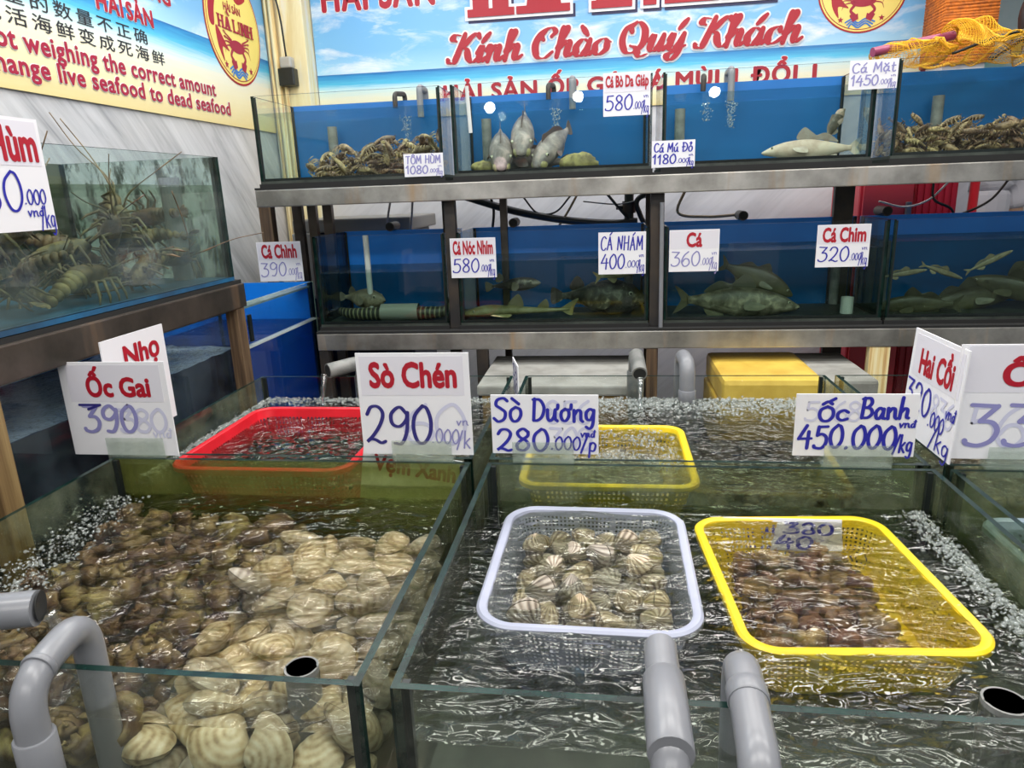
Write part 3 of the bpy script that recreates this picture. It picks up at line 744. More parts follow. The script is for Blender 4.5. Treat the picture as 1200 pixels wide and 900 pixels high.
b1 = empty('beach_banner', (XL+.004, 0, 0), (R(90), 0, R(90)), 'wide beach print banner with red English and black Chinese lettering on the grey marble wall', 'banner')
MB().box(.7, 3.765, 1.897, 2.90, 0, .006).build('sheet', banner_mat('left_beach_print', 1.897, 2.9, 1, 2.25, 2.13, 2.02), b1)
text('Change live seafood to dead seafood', (1.915, 3.30, 1.922, 2.000), .007, CRIM, b1, bold=.030, outline=.03, omat=WHITE, th=.0007, sep=.0001, space=1.08)
text('Not weighing the correct amount', (1.930, 3.19, 1.992, 2.072), .007, CRIM, b1, bold=.030, outline=.03, omat=WHITE, th=.0007, sep=.0001, space=1.08)
text('称重的数量不正确', (1.960, 2.735, 2.142, 2.192), .007, BLACK, b1, bold=.004, space=1.35)
text('把活海鲜变成死海鲜', (1.960, 2.83, 2.082, 2.132), .007, BLACK, b1, bold=.004, space=1.35)
text('HẢI', (2.47, 2.612, 2.210, 2.295), .007, RED, b1, bold=.04, outline=.03, omat=WHITE, th=.0007, sep=.0001, space=1.08)
text('SẢN', (2.632, 2.79, 2.210, 2.295), .007, RED, b1, bold=.04, outline=.03, omat=WHITE, th=.0007, sep=.0001, space=1.08)
text('KHÔNG ĐÚNG', (2.30, 2.93, 2.315, 2.395), .007, RED, b1, bold=.04, outline=.03, omat=WHITE, th=.0007, sep=.0001, space=1.08)
logo(b1, 3.435, 2.345, .256, .0075)

b2 = empty('beach_banner', (0, YB-.004, 0), (R(90), 0, 0), 'large beach print banner with flowing red script on the back wall above the top tanks', 'banner')
MB().box(-1.53, 1.495, 1.95, 2.92, 0, .006).build('sheet', banner_mat('back_beach_print', 1.95, 2.9, 1, 2.185, 2.085, 2.02), b2)
text('HẢI SẢN', (-1.47, -.865, 2.483, 2.68), .007, RED, b2, bold=.05, outline=.03, omat=WHITE, th=.0007, sep=.0001, space=1.08)
wd = dict(zip(range(6), (.24, .27, .20, .11, .25, .24))); sp_ = []
for k, (ch, x) in enumerate(zip('HALINH', (-.70, -.45, -.075, .155, .285, .55))): sp_ += capital(ch, x, 2.412, wd[k], .33, .34)
slab_letters([[(p[0]+.014, p[1]-.014) for p in (s if isinstance(s[0], tuple) else [(s[0], s[1]), (s[2], s[1]), (s[2], s[3]), (s[0], s[3])])] for s in sp_], .007, PLUM, b2, 'lettering_shadow', .012)
slab_letters(sp_, .0125, WHITE, b2, 'lettering_outline', .014)
slab_letters(sp_, .0180, RED, b2, 'lettering')
script('Kính Chào Quý Khách', (-.805, .945, 2.205, 2.338), .007, b2, RED, WHITE, .030, .0085)
text('HẢI SẢN ỐP GÁC Á MÙI 1 ĐỔI 1', (-.85, 1.02, 2.022, 2.145), .007, RED, b2, bold=.045, outline=.03, omat=WHITE, th=.0007, sep=.0001, space=1.08)
logo(b2, 1.203, 2.432, .206, .0075)
# edge of a second banner far behind the right-hand shop
b3 = empty('shop_banner', (0, 5.19, 0), (R(90), 0, 0), 'green and teal banner with yellow letters far behind the orange rope post', 'banner')
MB().box(2.0, 3.3, 1.90, 2.92, 0, .006).build('sheet', plain('teal_print', (.20, .55, .50), .4, 0, (.65, .80, .82), 2.2), b3)
text('HẢI', (2.52, 2.98, 2.27, 2.44), .007, YEL, b3, bold=.06, outline=.03, omat=PLUM)
m_ = MB(); poly_sheet(m_, [(2.10+.12*math.cos(a), 2.28+.15*math.sin(a)) for a in [2*math.pi*k/30 for k in range(30)]], .007); put(m_.build('red_emblem', RED), b3)

# ---- column wound with orange rope
rp = empty('rope_column', (1.525, 3.60, 0), label='square white column wound with orange rope behind the yellow nets', cat='column')
MB().box(-.085, .085, -.085, .085, 0, 2.95).build('column_shaft', MARBLE_B, rp)
g = MB(); pts = []
for k in range(78):
    z = 2.02 + k*.0118; e = .102
    for q in range(4):
        a = (-e, -e) if q == 0 else (e, -e) if q == 1 else (e, e) if q == 2 else (-e, e)
        pts.append((a[0], a[1], z + .0118*q/4 + .002*math.sin(k*7.3+q)))
g.sweep(pts, .0085, 5); g.build('rope', plain('orange_rope', (.72, .20, .02), .75, 0, (.45, .12, .02), 60, bump=.6, bscale=200), rp, smooth=True)

# ---- red cabinet, red pole and dark cabinet seen through the gap of the rack
MB_ = MB().box(-.20, .02, -.15, .25, 0, 1.62, bev=.012); c_ = empty('red_cooler', (1.28, 3.45, 0), label='tall red cabinet seen between the two rack shelves', cat='cabinet')
MB_.build('body', plain('red_paint', (.58, .02, .04), .35), c_); MB().box(-.19, .01, -.166, -.152, .2, 1.58, bev=.004).build('door', plain('red_door_paint', (.66, .05, .07), .3), c_)
MB().box(-.02, .0, -.19, -.168, .9, 1.45, bev=.004).build('handle', PVC, c_)
c_ = empty('red_shutter', (1.43, 3.40, 0), label='narrow ribbed dark red panel beside the tall red cabinet', cat='panel')
g = MB().box(-.085, .085, 0, .05, 0, 1.7)
for k in range(6): g.box(-.08+.028*k, -.065+.028*k, -.008, 0, .02, 1.68)
g.build('ribbed_sheet', plain('dark_red_paint', (.40, .012, .03), .4), c_)
g = MB().sweep([(0, 0, 0), (0, 0, 2.0)], .022, 12)
tag(g.build('red_pole', plain('red_pole_paint', (.55, .01, .02), .35), loc=(1.885, 4.05, 0), smooth=False), 'thin red pole standing beside the person in white', 'pole')
c_ = empty('dark_cabinet', (-1.19, 3.42, 0), label='low dark blue cabinet with grey lid under the back wall left side', cat='cabinet')
MB().box(-.22, .28, -.22, .22, 0, 1.40, bev=.01).build('body', plain('navy_panel', (.010, .012, .035), .4), c_)
MB().box(-.25, .31, -.25, .25, 1.40, 1.46, bev=.008).build('lid', plain('grey_lid', (.22, .21, .19), .5), c_)
MB().box(-.25, -.16, -.27, -.24, 1.1, 1.40, bev=.006).build('side_post', plain('grey_trim', (.30, .29, .27), .5), c_)

# ---- person in a white shirt, mostly behind the rack
pr = empty('person', (2.03, 4.30, .14), (0, 0, R(200)), 'person in white short sleeved shirt standing behind the rack, arm hanging down', 'person')
def skin_body(name, verts, edges, rad, mt, parent, sub=2):
    me = bpy.data.meshes.new(name); me.from_pydata(verts, edges, []); me.update(); o = bpy.data.objects.new(name, me); COL.objects.link(o); o.parent = parent
    sk = o.modifiers.new('s', 'SKIN'); 
    for q, r in zip(me.skin_vertices[0].data, rad): q.radius = (r[0], r[1]) if isinstance(r, tuple) else (r, r)
    me.skin_vertices[0].data[0].use_root = True; o.modifiers.new('d', 'SUBSURF').levels = sub; o.modifiers['d'].render_levels = sub
    me.materials.append(mt); return o
SKIN = plain('skin', (.52, .31, .20), .5)
V = [(0,0,.92),(0,0,1.12),(0,.01,1.34),(0,.0,1.44),(0,-.01,1.52),(0,-.02,1.60),(0,-.02,1.70),
     (.10,0,.86),(.10,-.02,.48),(.10,.02,.08),(.11,-.14,.04),(-.10,0,.86),(-.10,-.02,.48),(-.10,.02,.08),(-.11,-.14,.04),
     (.19,0,1.38),(.24,.02,1.12),(.25,-.06,.88),(.25,-.09,.80),(-.19,0,1.38),(-.24,.02,1.12),(-.25,-.06,.88),(-.25,-.09,.80)]
Eg = [(0,1),(1,2),(2,3),(3,4),(4,5),(5,6),(0,7),(7,8),(8,9),(9,10),(0,11),(11,12),(12,13),(13,14),(3,15),(15,16),(16,17),(17,18),(3,19),(19,20),(20,21),(21,22)]
rd = [(.15,.11),(.13,.10),(.16,.11),(.11,.08),.055,(.075,.09),(.07,.085),.085,.058,.042,.035,.085,.058,.042,.035,.060,.046,.032,.028,.060,.046,.032,.028]
body = skin_body('body', V, Eg, rd, SKIN, pr)
for s in (-1, 1):
    for k in range(4):
        b = Vector((s*.25, -.10+.018*k-.02, .78)); mbf = MB().sweep(spline([b, b+Vector((0, -.012, -.045)), b+Vector((-.008*s, -.006, -.08-.008*(k in (1, 2))))], 4), [.009, .009, .0085, .0085, .008, .008, .0075, .007, .006][:9], 8)
        put(mbf.build('finger', SKIN, smooth=True), body)
    b = Vector((s*.225, -.12, .80)); put(MB().sweep([b, b+Vector((-.012*s, -.03, -.03)), b+Vector((-.010*s, -.04, -.065))], [.011, .010, .007], 8).build('thumb', SKIN, smooth=True), body)
sh = skin_body('shirt', [(0,0,.84),(0,0,1.0),(0,0,1.14),(0,.01,1.34),(0,0,1.43),(.20,0,1.37),(.235,.015,1.21),(-.20,0,1.37),(-.235,.015,1.21)], [(0,1),(1,2),(2,3),(3,4),(4,5),(5,6),(4,7),(7,8)], [(.19,.14),(.175,.13),(.165,.125),(.19,.13),(.12,.09),.082,.082,.082,.082], plain('white_shirt_cloth', (.62, .60, .64), .8, bump=.3, bscale=25), pr)
skin_body('trousers', [(0,0,.90),(.10,0,.84),(.10,-.02,.48),(.10,.02,.12),(-.10,0,.84),(-.10,-.02,.48),(-.10,.02,.12)], [(0,1),(1,2),(2,3),(0,4),(4,5),(5,6)], [(.16,.12),.105,.082,.07,.105,.082,.07], plain('dark_trouser_cloth', (.03, .035, .06), .8), pr)
g = MB(); g.ball((0, 0, 1.70), .105, sc=(.9, 1.05, .95), seg=16, rings=10); g.build('hair', plain('black_hair', (.015, .012, .01), .6), pr, smooth=True)
for s in (-1, 1): MB().ball((s*.034, -.105, 1.655), .011).build('eye', WHITE, pr, smooth=True)
MB().ball((0, -.118, 1.625), .016, sc=(.8, 1.1, 1.3)).build('nose', SKIN, pr, smooth=True)
MB().ball((0, -.105, 1.585), .02, sc=(1.2, .5, .35)).build('mouth', plain('lips', (.35, .14, .12), .5), pr, smooth=True)
MB().box(-.6, .6, -.5, .6, -.14, -.001).build('low_step', CONCRETE, None, loc=(2.03, 4.3, .14)); tag(bpy.data.objects['low_step'], 'low concrete step under the person in white', 'step')

# ------------------------------------------------------------------ the two-storey rack
rk = empty('tank_rack', (0, 2.66, 0), label='stainless steel two-storey rack with rust stained rails carrying the back tanks', cat='rack')
X0r, X1r = -1.345, 2.45
for z0, z1 in ((1.527, 1.592), (.957, 1.026)):
    xa = X0r if z0 > 1.2 else -1.160
    MB().box(xa, X1r, 0, .045, z0, z1, bev=.004).build('front_rail', STEEL, rk)
    MB().box(X0r, X1r, .37, .41, z0, z1, bev=.004).build('rear_rail', STEEL_D, rk)
    for x in (xa, -.535, .175, .93, 1.7, 2.41): MB().box(x, x+.04, .045, .37, z0+.006, z1-.006).build('cross_bar', STEEL_D, rk)
    MB().box(xa, X1r, .0, .41, z1, z1+.008).build('shelf_board', FOAMB, rk)
for x, w_, mt, py in ((-.617, .042, DARKM, .045), (.160, .050, DARKM, .045), (2.40, .05, DARKM, .004)):
    MB().box(x, x+w_, py, py+.040, 1.034, 1.527, bev=.003).build('post', mt, rk)
MB().box(-1.448, -1.395, .215, .26, 0, 1.588, bev=.003).build('post', BROWNP, rk)
MB().box(-1.396, -1.344, .215, .26, 1.535, 1.585).build('cross_bar', STEEL_D, rk)
for x, w_, mt in ((-1.160, .04, DARKM), (-.51, .045, DARKM), (.150, .042, BROWNP), (.955, .072, YPOST), (1.70, .05, DARKM), (2.40, .05, DARKM)):
    MB().box(x, x+w_, .004, .041, 0, .957, bev=.003).build('post', mt, rk)
for x, w_ in ((-1.375, .045), (-1.305, .04), (-1.235, .042), (-.70, .05), (-.45, .03), (.16, .06), (.90, .075), (1.7, .05), (2.4, .05)):
    MB().box(x, x+w_, .375, .405, 0, 1.527, bev=.003).build('rear_post', STEEL_D if w_ < .043 else DARKM, rk)

def shelf_tank(x0, x1, zb, zt, wz, mats, label, group):
    """glass tank with blue back sheet; (front, water top, water side, back)"""
    gf, wt, ws, bk = mats; y0, y1, t = 2.700, 3.060, .008
    T = empty('fish_tank', ((x0+x1)/2, y0, zb), label=label, cat='fish tank', group=group); ox, oy, oz = (x0+x1)/2, y0, zb
    B = lambda a, b, c, d, e, f, **k: MB().box(a-ox, b-ox, c-oy, d-oy, e-oz, f-oz, **k)
    B(x0-.004, x1+.004, y0-.006, y1+.004, zb-.004, zb+.014).build('foam_base', FOAMB, T)
    B(x0, x1, y0, y1, zb+.014, zb+.024).build('floor_pane', DKBOT, T)
    B(x0, x1, y0, y0+t, zb+.024, zt, mis=[1, 1, 0, 0, 1, 1]).build('front_pane', [gf, EDGE], T)
    B(x0, x0+t, y0+t, y1-t, zb+.024, zt, mis=[1, 1, 1, 1, 0, 0]).build('side_pane', [gf, EDGE], T)
    B(x1-t, x1, y0+t, y1-t, zb+.024, zt, mis=[1, 1, 1, 1, 0, 0]).build('side_pane', [gf, EDGE], T)
    B(x0, x1, y1-t, y1, zb+.024, zt, mis=[0]*6).build('back_panel', bk, T)
    for xx in (x0+t, x1-t-.006):
        for a in (t, y1-y0-t-.008): MB().box(xx-ox, xx+.006-ox, a, a+.006, .024, zt-zb-.004).build('sealant', SEAL, T)
    MB().box(x0+t+.006-ox, x1-t-.006-ox, t, t+.008, .024, .034).build('sealant', SEAL, T)
    water_block(x0+t+.001, x1-t-.001, y0+t+.001, y1-t-.001, zb+.025, wz, (ox, oy, oz), wt, ws, T, .0022, .016, 3)
    return T
def water_block(x0, x1, y0, y1, zb, zw, o, wt, ws, parent, amp, step, seed, sides=True, fn=None):
    nx = max(4, int((x1-x0)/step)); ny = max(4, int((y1-y0)/step)); mb = MB(); vs = []; fs = []
    for j in range(ny+1):
        for i in range(nx+1):
            x = x0+(x1-x0)*i/nx; y = y0+(y1-y0)*j/ny
            a = amp*(fn(x, y) if fn else 1)
            h = noise.noise(Vector((x*9, y*13, seed)))*a + noise.noise(Vector((x*26, y*34, seed+5)))*a*.55 + noise.noise(Vector((x*60, y*75, seed+9)))*a*.25
            vs.append((x-o[0], y-o[1], zw+h-o[2]))
    for j in range(ny):
        for i in range(nx):
            a = j*(nx+1)+i; fs.append((a, a+1, a+nx+2, a+nx+1))
    mb.add(vs, fs, 0); W_ = mb.build('water', wt, parent, smooth=True)
    if sides:
        q = MB().box(x0-o[0], x1-o[0], y0-o[1], y1-o[1], zb-o[2], zw-o[2]); q.f = q.f[2:]; q.mi = q.mi[2:]
        q.build('water_side', ws, W_)
    return W_
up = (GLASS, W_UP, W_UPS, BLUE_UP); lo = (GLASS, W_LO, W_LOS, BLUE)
UZ, UT = 1.600, 1.934; LZ, LT = 1.034, 1.408
shelf_tank(-1.335, -.606, UZ, UT, 1.872, up, 'top shelf tank farthest left, heap of lobsters inside', None)
shelf_tank(-.566, .160, UZ, UT, 1.868, up, 'top shelf tank with the upright grey fish', None)
shelf_tank(.196, .908, UZ, UT, 1.862, up, 'top shelf tank with one pale fish lying on its floor', None)
shelf_tank(.972, 2.10, UZ, UT, 1.890, up, 'top shelf tank at the right end under yellow nets', None)
shelf_tank(-1.152, -.622, LZ, LT, 1.262, lo, 'lower rack tank with the striped eel, next to the corner blue tank', None)
shelf_tank(-.572, .156, LZ, LT, 1.295, lo, 'lower rack tank with the big mottled dark fish', None)
shelf_tank(.214, .995, LZ, LT, 1.312, lo, 'lower rack tank with two silver fish and a white pipe stub', None)
shelf_tank(1.010, 2.10, LZ, LT, 1.330, lo, 'lower rack tank at the right end with small slim fish', None)
# settled positions of everything that lies in heaps: x, y, z, quaternion, scale
PILES = {
 'surf': [(-0.3888,1.1160,0.8167,.049,.234,.964,.116,.834),(-0.6192,0.7427,0.8203,.118,.857,.501,-.003,.997),(-0.4149,0.8747,0.8182,.947,.116,-.017,-.299,.911),(-0.3495,0.9259,0.8186,.055,.39,.913,.106,.935),
  (-0.5055,0.8224,0.8181,.104,.722,.681,.071,.909),(-0.3948,0.9812,0.8163,.062,.525,-.844,-.091,.805),(-0.5415,1.0860,0.8167,.536,.072,-.057,-.839,.83),(-0.4581,0.9895,0.8314,.86,-.273,-.09,-.423,.968),
  (-0.6246,1.0830,0.8169,.995,.067,.071,.026,.809),(-0.5634,0.9468,0.8197,.289,.002,.16,.944,.969),(-0.6260,0.7393,0.8612,.443,-.04,.083,.892,.922),(-0.5051,1.2105,0.8350,.353,-.47,-.564,.58,.843),
  (-0.3465,1.0323,0.8186,.117,.906,-.404,-.051,.928),(-0.4494,1.2169,0.8177,.013,.965,.26,.021,.801),(-0.5074,0.7439,0.8189,.389,.05,.079,.916,.94),(-0.5851,0.8779,0.8184,.056,.416,.901,.114,.921),
  (-0.5763,0.8061,0.8163,.965,.11,.009,-.236,.807),(-0.5367,1.1579,0.8201,.982,.089,.024,-.162,1.004),(-0.5245,0.8197,0.8507,.728,.244,-.278,-.577,.989),(-0.6414,0.8654,0.8338,.634,-.26,.614,-.392,.932),
  (-0.5209,0.9839,0.8209,.968,-.079,.103,-.216,.806),(-0.4730,1.1103,0.8171,.67,.056,.103,.733,.852),(-0.4263,1.0491,0.8170,.112,.858,-.498,-.059,.84),(-0.6165,1.0170,0.8186,.824,.074,-.055,-.559,.929),
  (-0.5712,1.2219,0.8197,.003,.275,.926,.259,.815),(-0.4521,0.9388,0.8272,.29,.932,-.209,.053,1.035),(-0.3606,0.9408,0.8630,.767,-.077,-.251,-.586,1.005),(-0.5201,0.8966,0.8277,.402,.712,.532,.218,.927),
  (-0.4719,0.8797,0.8286,.209,-.321,.154,.911,.826),(-0.6252,0.9287,0.8263,.9,-.22,-.202,-.318,.805),(-0.3661,1.2201,0.8361,.811,.358,-.278,.369,.969),(-0.5923,1.1056,0.8449,.006,-.78,-.592,.203,1.046),
  (-0.4540,1.2071,0.8541,.01,.502,-.861,-.087,.99),(-0.3355,1.1560,0.8326,.387,-.525,.727,-.216,.951),(-0.3902,1.0815,0.8388,.035,-.96,.279,-.019,.818),(-0.3484,0.8401,0.8179,.596,.07,-.058,-.798,.895),
  (-0.6195,1.2038,0.8524,.167,.78,-.56,-.224,1.031),(-0.6221,1.1435,0.8165,.011,.221,-.969,-.108,.823),(-0.6359,0.7998,0.8290,.756,.363,.452,.303,.829),(-0.3549,0.8713,0.8506,.04,-.4,.912,-.077,1.043),
  (-0.6305,1.2137,0.8165,.487,.061,.067,.869,.81),(-0.4000,1.1790,0.8254,.322,-.869,.367,.08,.816),(-0.4504,1.1169,0.8467,.72,.191,.276,.607,1.045),(-0.6143,0.8419,0.8561,.508,.207,-.794,-.261,.862),
  (-0.5639,0.8915,0.8632,.107,.843,-.525,-.045,1.035),(-0.6402,1.1482,0.8743,.155,-.625,-.139,-.752,.876),(-0.6399,0.9833,0.8520,.509,-.579,-.446,.454,.861),(-0.5420,1.2146,0.8751,.102,.601,.18,.772,.998),
  (-0.6088,1.2241,0.9011,.221,-.224,-.446,-.838,1.037),(-0.3388,0.8027,0.8605,.145,.44,.173,.869,.929),(-0.3492,1.1222,0.8644,.38,.49,-.345,-.704,.879),(-0.4723,0.7837,0.8816,.285,-.334,.462,.77,.845),
  (-0.5306,1.0766,0.8655,.041,-.123,.014,-.992,1.041),(-0.5581,0.7379,0.8328,.18,.841,.277,.429,.885),(-0.6340,1.0574,0.8618,.524,.229,.562,.597,.889),(-0.5713,1.0292,0.8473,.238,-.234,.018,-.943,.953),
  (-0.4291,0.8261,0.8271,.046,.169,.911,.374,.972),(-0.3490,1.1842,0.8753,.237,.192,.928,-.214,.94),(-0.3874,0.7860,0.8344,.577,.226,.312,-.72,.928),(-0.5874,1.1621,0.8741,.377,.152,-.9,-.158,1.012),
  (-0.4527,0.7750,0.8401,.263,-.359,.26,.857,1.04),(-0.4149,0.9923,0.8605,.932,-.121,.262,.217,.813),(-0.3947,1.1530,0.8517,.005,-.06,.072,.996,.81),(-0.5663,1.1656,0.9090,.264,-.683,-.676,.078,.835),
  (-0.5201,1.1377,0.8540,.935,.289,.07,.194,1.043),(-0.3462,0.7436,0.8225,.193,.855,.473,.089,1.027),(-0.4308,0.7306,0.8178,.033,.145,-.987,-.064,.862),(-0.4358,0.9378,0.8755,.175,-.06,.253,.95,.951),
  (-0.4090,1.1071,0.8734,.425,.009,-.053,.904,.863),(-0.4936,1.0360,0.8346,.91,-.248,-.235,-.233,1.014),(-0.4100,0.8866,0.8655,.249,.311,-.232,-.887,.925),(-0.4893,1.2177,0.9050,.911,-.411,-.026,-.027,.911),
  (-0.5173,0.7278,0.8682,.181,-.118,-.919,-.33,.962),(-0.4769,1.1595,0.8900,.986,.031,.142,-.087,1.007),(-0.5914,0.9601,0.8569,.881,-.056,-.322,-.341,.897),(-0.4352,1.0476,0.8676,.514,.843,-.054,-.148,.987),
  (-0.4167,1.2012,0.8797,.716,-.026,.186,-.672,.957),(-0.6328,0.9252,0.8768,.385,.339,-.505,-.695,.951),(-0.5219,0.9675,0.8549,.461,.108,.016,.881,1.008),(-0.4400,0.7251,0.8786,.526,.348,-.417,.654,.889),
  (-0.5868,0.7939,0.8532,.037,-.113,.127,-.985,.972),(-0.4754,0.8756,0.8761,.44,-.05,-.213,-.871,1.008),(-0.3832,0.7341,0.8554,.977,.124,-.138,-.108,.978),(-0.4097,1.0743,0.9037,.877,.432,-.06,-.2,.808),
  (-0.4520,0.8179,0.8656,.365,-.411,.724,.417,.847),(-0.5817,1.0295,0.8896,.178,.526,.831,-.016,.952),(-0.6123,1.1034,0.8976,.905,.384,.108,-.149,.988),(-0.5464,0.7734,0.8911,.416,.908,.048,.005,.923),
  (-0.4971,1.0866,0.8917,.006,-.647,-.75,.139,.809),(-0.3965,0.7973,0.8811,.13,.77,.619,.083,.83),(-0.3351,0.8400,0.8924,.473,.236,-.843,-.101,.858),(-0.3546,1.2135,0.9042,.475,.128,-.443,-.749,.948),
  (-0.4153,1.2073,0.9182,.051,.592,.798,.101,.896),(-0.5757,0.8215,0.8951,.941,-.237,.239,-.043,1.028),(-0.3629,1.0527,0.8814,.47,-.214,.849,-.114,.916),(-0.3442,0.7523,0.8925,.037,.316,.59,.742,.868),
  (-0.4076,0.8545,0.9114,.06,-.093,.921,.373,1.011),(-0.3456,1.0092,0.8561,.228,.074,.08,-.968,.815),(-0.5259,0.9147,0.8845,.205,-.135,.009,-.969,.815),(-0.3659,0.9755,0.8915,.208,.903,-.314,.205,.978),
  (-0.3948,1.1385,0.9026,.052,.248,.966,-.057,1.03),(-0.3279,1.0745,0.8575,.118,-.706,.256,-.649,.893),(-0.5426,1.1221,0.9068,.414,-.871,-.261,.052,.809),(-0.6282,1.0476,0.9275,.385,-.392,-.146,-.822,1.014),
  (-0.5013,1.0104,0.8842,.834,.141,.167,.507,.996),(-0.3977,1.0069,0.9087,.553,.03,-.592,-.586,.98)],
 'ark': [(0.0762,1.0302,0.8329,.551,-.324,-.413,-.649,1.109),(0.0020,1.1326,0.8268,.527,-.018,.659,-.537,.954),(0.0735,1.2333,0.8239,.951,.241,.106,.163,1.054),(-0.0519,1.0507,0.8261,.84,-.364,.379,.137,.887),
  (-0.1410,1.0115,0.8216,.152,.509,.823,.202,.937),(0.0800,1.1874,0.8218,.135,.904,.402,.048,.924),(0.0272,1.2078,0.8395,.436,.573,-.601,.347,.965),(-0.0108,1.2315,0.8274,.62,-.513,.457,-.379,1.007),
  (-0.0776,1.1486,0.8308,.131,.379,.71,-.579,1.096),(0.0299,1.0450,0.8263,.704,-.515,.45,-.192,.958),(0.0756,1.0873,0.8252,.191,.894,.405,.008,1.11),(-0.0552,1.2143,0.8219,.022,-.371,.904,.21,.93),
  (0.0347,1.1656,0.8318,.208,.458,.759,-.414,1.098),(-0.1344,1.0754,0.8294,.055,.253,-.642,.722,1.09),(-0.0100,0.9829,0.8232,.798,.178,.266,.51,.982),(-0.1337,1.1657,0.8285,.25,.891,.299,-.233,1.109),
  (0.0140,1.0899,0.8216,.939,.236,-.121,-.22,.924),(-0.0687,1.0981,0.8224,.36,.147,.225,.893,.963),(0.0423,1.2537,0.8512,.469,.819,-.1,.316,1.064),(-0.0116,1.0270,0.8276,.265,.387,-.71,.525,.934),
  (-0.0221,1.0689,0.8419,.893,.064,.421,.145,1.02),(-0.1135,1.1175,0.8332,.021,-.173,.969,-.176,.981),(-0.0350,1.1176,0.8270,.643,.483,-.587,-.097,.903),(-0.1034,1.2049,0.8226,.092,.424,.881,.19,.987),
  (-0.0617,0.9835,0.8225,.644,.116,.205,.728,.982),(-0.1021,0.9956,0.8285,.507,.329,-.627,-.492,.938),(0.0829,1.1397,0.8252,.644,.09,.481,.588,.954),(-0.0015,0.9819,0.8804,.197,-.706,-.504,.457,1.003),
  (-0.0907,1.2490,0.8318,.39,-.018,-.92,.034,1.073),(-0.1395,1.2031,0.8488,.678,-.395,-.438,-.438,.969),(0.0312,0.9786,0.8264,.169,.579,.666,-.44,.884),(-0.0588,1.1871,0.8489,.767,.603,.111,.191,.948),
  (-0.0242,1.1665,0.8253,.205,.128,-.836,-.493,.974),(-0.0039,1.2465,0.8690,.452,.218,.465,.729,1.084),(0.0278,1.0093,0.8483,.076,-.172,.637,.747,1.054),(0.0830,1.2089,0.8629,.26,-.661,.196,.676,.995),
  (-0.0974,1.0473,0.8275,.633,.613,.219,.419,.997),(-0.0481,1.2512,0.8433,.624,.58,.515,.099,.903),(0.0458,1.1139,0.8484,.521,-.083,.553,.645,1.095),(-0.0622,1.0242,0.8586,.043,.767,.428,.477,1.043),
  (-0.0496,1.2544,0.8873,.175,.859,.324,-.356,.903),(0.0793,1.2501,0.8850,.294,-.761,-.554,-.166,.977),(0.0760,0.9786,0.8303,.565,-.593,-.52,-.242,1.023),(-0.0033,1.1140,0.8719,.267,.014,.294,-.918,1.105),
  (0.0635,1.1800,0.8913,.453,.07,-.229,.859,1.063),(-0.1423,1.1109,0.8647,.291,.645,.624,.333,1.032),(0.0800,1.1411,0.8686,.136,.907,.364,.16,.884),(-0.1047,1.0407,0.9014,.699,.269,-.59,.3,1.076),
  (-0.1392,1.2565,0.8263,.273,.351,.507,-.738,.913),(-0.1357,1.0435,0.8630,.428,.208,-.237,.847,1.112),(-0.1021,1.0002,0.8705,.933,.112,.028,-.341,.996),(-0.1013,1.1586,0.8752,.166,-.452,.017,-.876,1.061),
  (-0.1367,1.1636,0.9117,.025,.589,-.802,.09,1.087),(0.0561,1.0552,0.8643,.575,.143,.771,-.231,1.014),(0.0257,1.1600,0.8795,.281,-.587,-.465,.6,.954),(-0.0089,1.1967,0.8588,.005,-.923,.074,-.377,.953),
  (-0.0445,1.1406,0.8741,.04,-.736,.413,-.535,1.032),(0.0840,1.0325,0.8867,.023,-.783,.252,.569,.936),(-0.1362,1.2512,0.8695,.078,.974,.103,-.184,.971),(0.0565,1.1290,0.9015,.953,-.028,-.199,.227,.95),
  (-0.1394,0.9785,0.8513,.146,.367,-.616,-.682,.904),(0.0154,1.0699,0.8649,.411,.769,.385,-.302,.936),(-0.0094,1.1605,0.8996,.78,.337,-.496,-.177,1.102),(0.0389,1.2244,0.8965,.677,-.436,.461,.374,1.105),
  (-0.0871,1.2440,0.8794,.755,-.507,.407,.086,.975),(-0.1331,0.9776,0.9000,.289,.217,.746,-.559,1.111),(-0.0535,1.0941,0.8761,.411,-.855,.315,.01,1.063),(-0.0953,1.0791,0.8609,.68,.095,.46,.563,1.033),
  (-0.0157,1.0368,0.8718,.698,.09,.163,-.691,.94),(-0.0849,1.2006,0.8846,.559,.609,-.231,-.513,.961),(-0.1010,1.1183,0.8986,.275,.218,.237,-.906,1.067),(0.0802,1.0956,0.8846,.033,.575,-.68,.454,.975),
  (-0.0139,1.0838,0.9030,.853,.429,-.015,-.296,1.023),(-0.0385,0.9820,0.8579,.563,.56,.252,.553,.979),(0.0792,0.9848,0.8834,.148,-.615,.595,.495,1.043),(-0.0834,0.9874,0.9098,.748,.326,.371,-.443,.964),
  (0.0313,1.0337,0.8920,.065,-.189,.237,.951,.892),(-0.1394,1.2107,0.8908,.319,.074,-.412,-.85,.894),(-0.0418,0.9998,0.8956,.399,.89,-.22,-.031,.914),(-0.0617,1.1643,0.9010,.221,-.163,.661,.698,.932),
  (-0.0068,0.9841,0.9309,.767,.262,-.53,-.248,1.1),(-0.0594,1.0497,0.8984,.879,.121,.244,.392,.951),(-0.0358,1.2078,0.8927,.837,-.403,.103,-.357,.993),(-0.1375,1.0760,0.9038,.234,.45,-.822,.259,1.038),
  (0.0774,1.1688,0.9280,.033,.912,.4,-.085,1.03),(0.0337,0.9839,0.9067,.716,-.307,-.059,-.624,1.081),(0.0802,1.2178,0.9146,.332,.315,.482,.747,.925),(-0.0198,1.0307,0.9127,.023,-.157,-.892,-.424,1.078)],
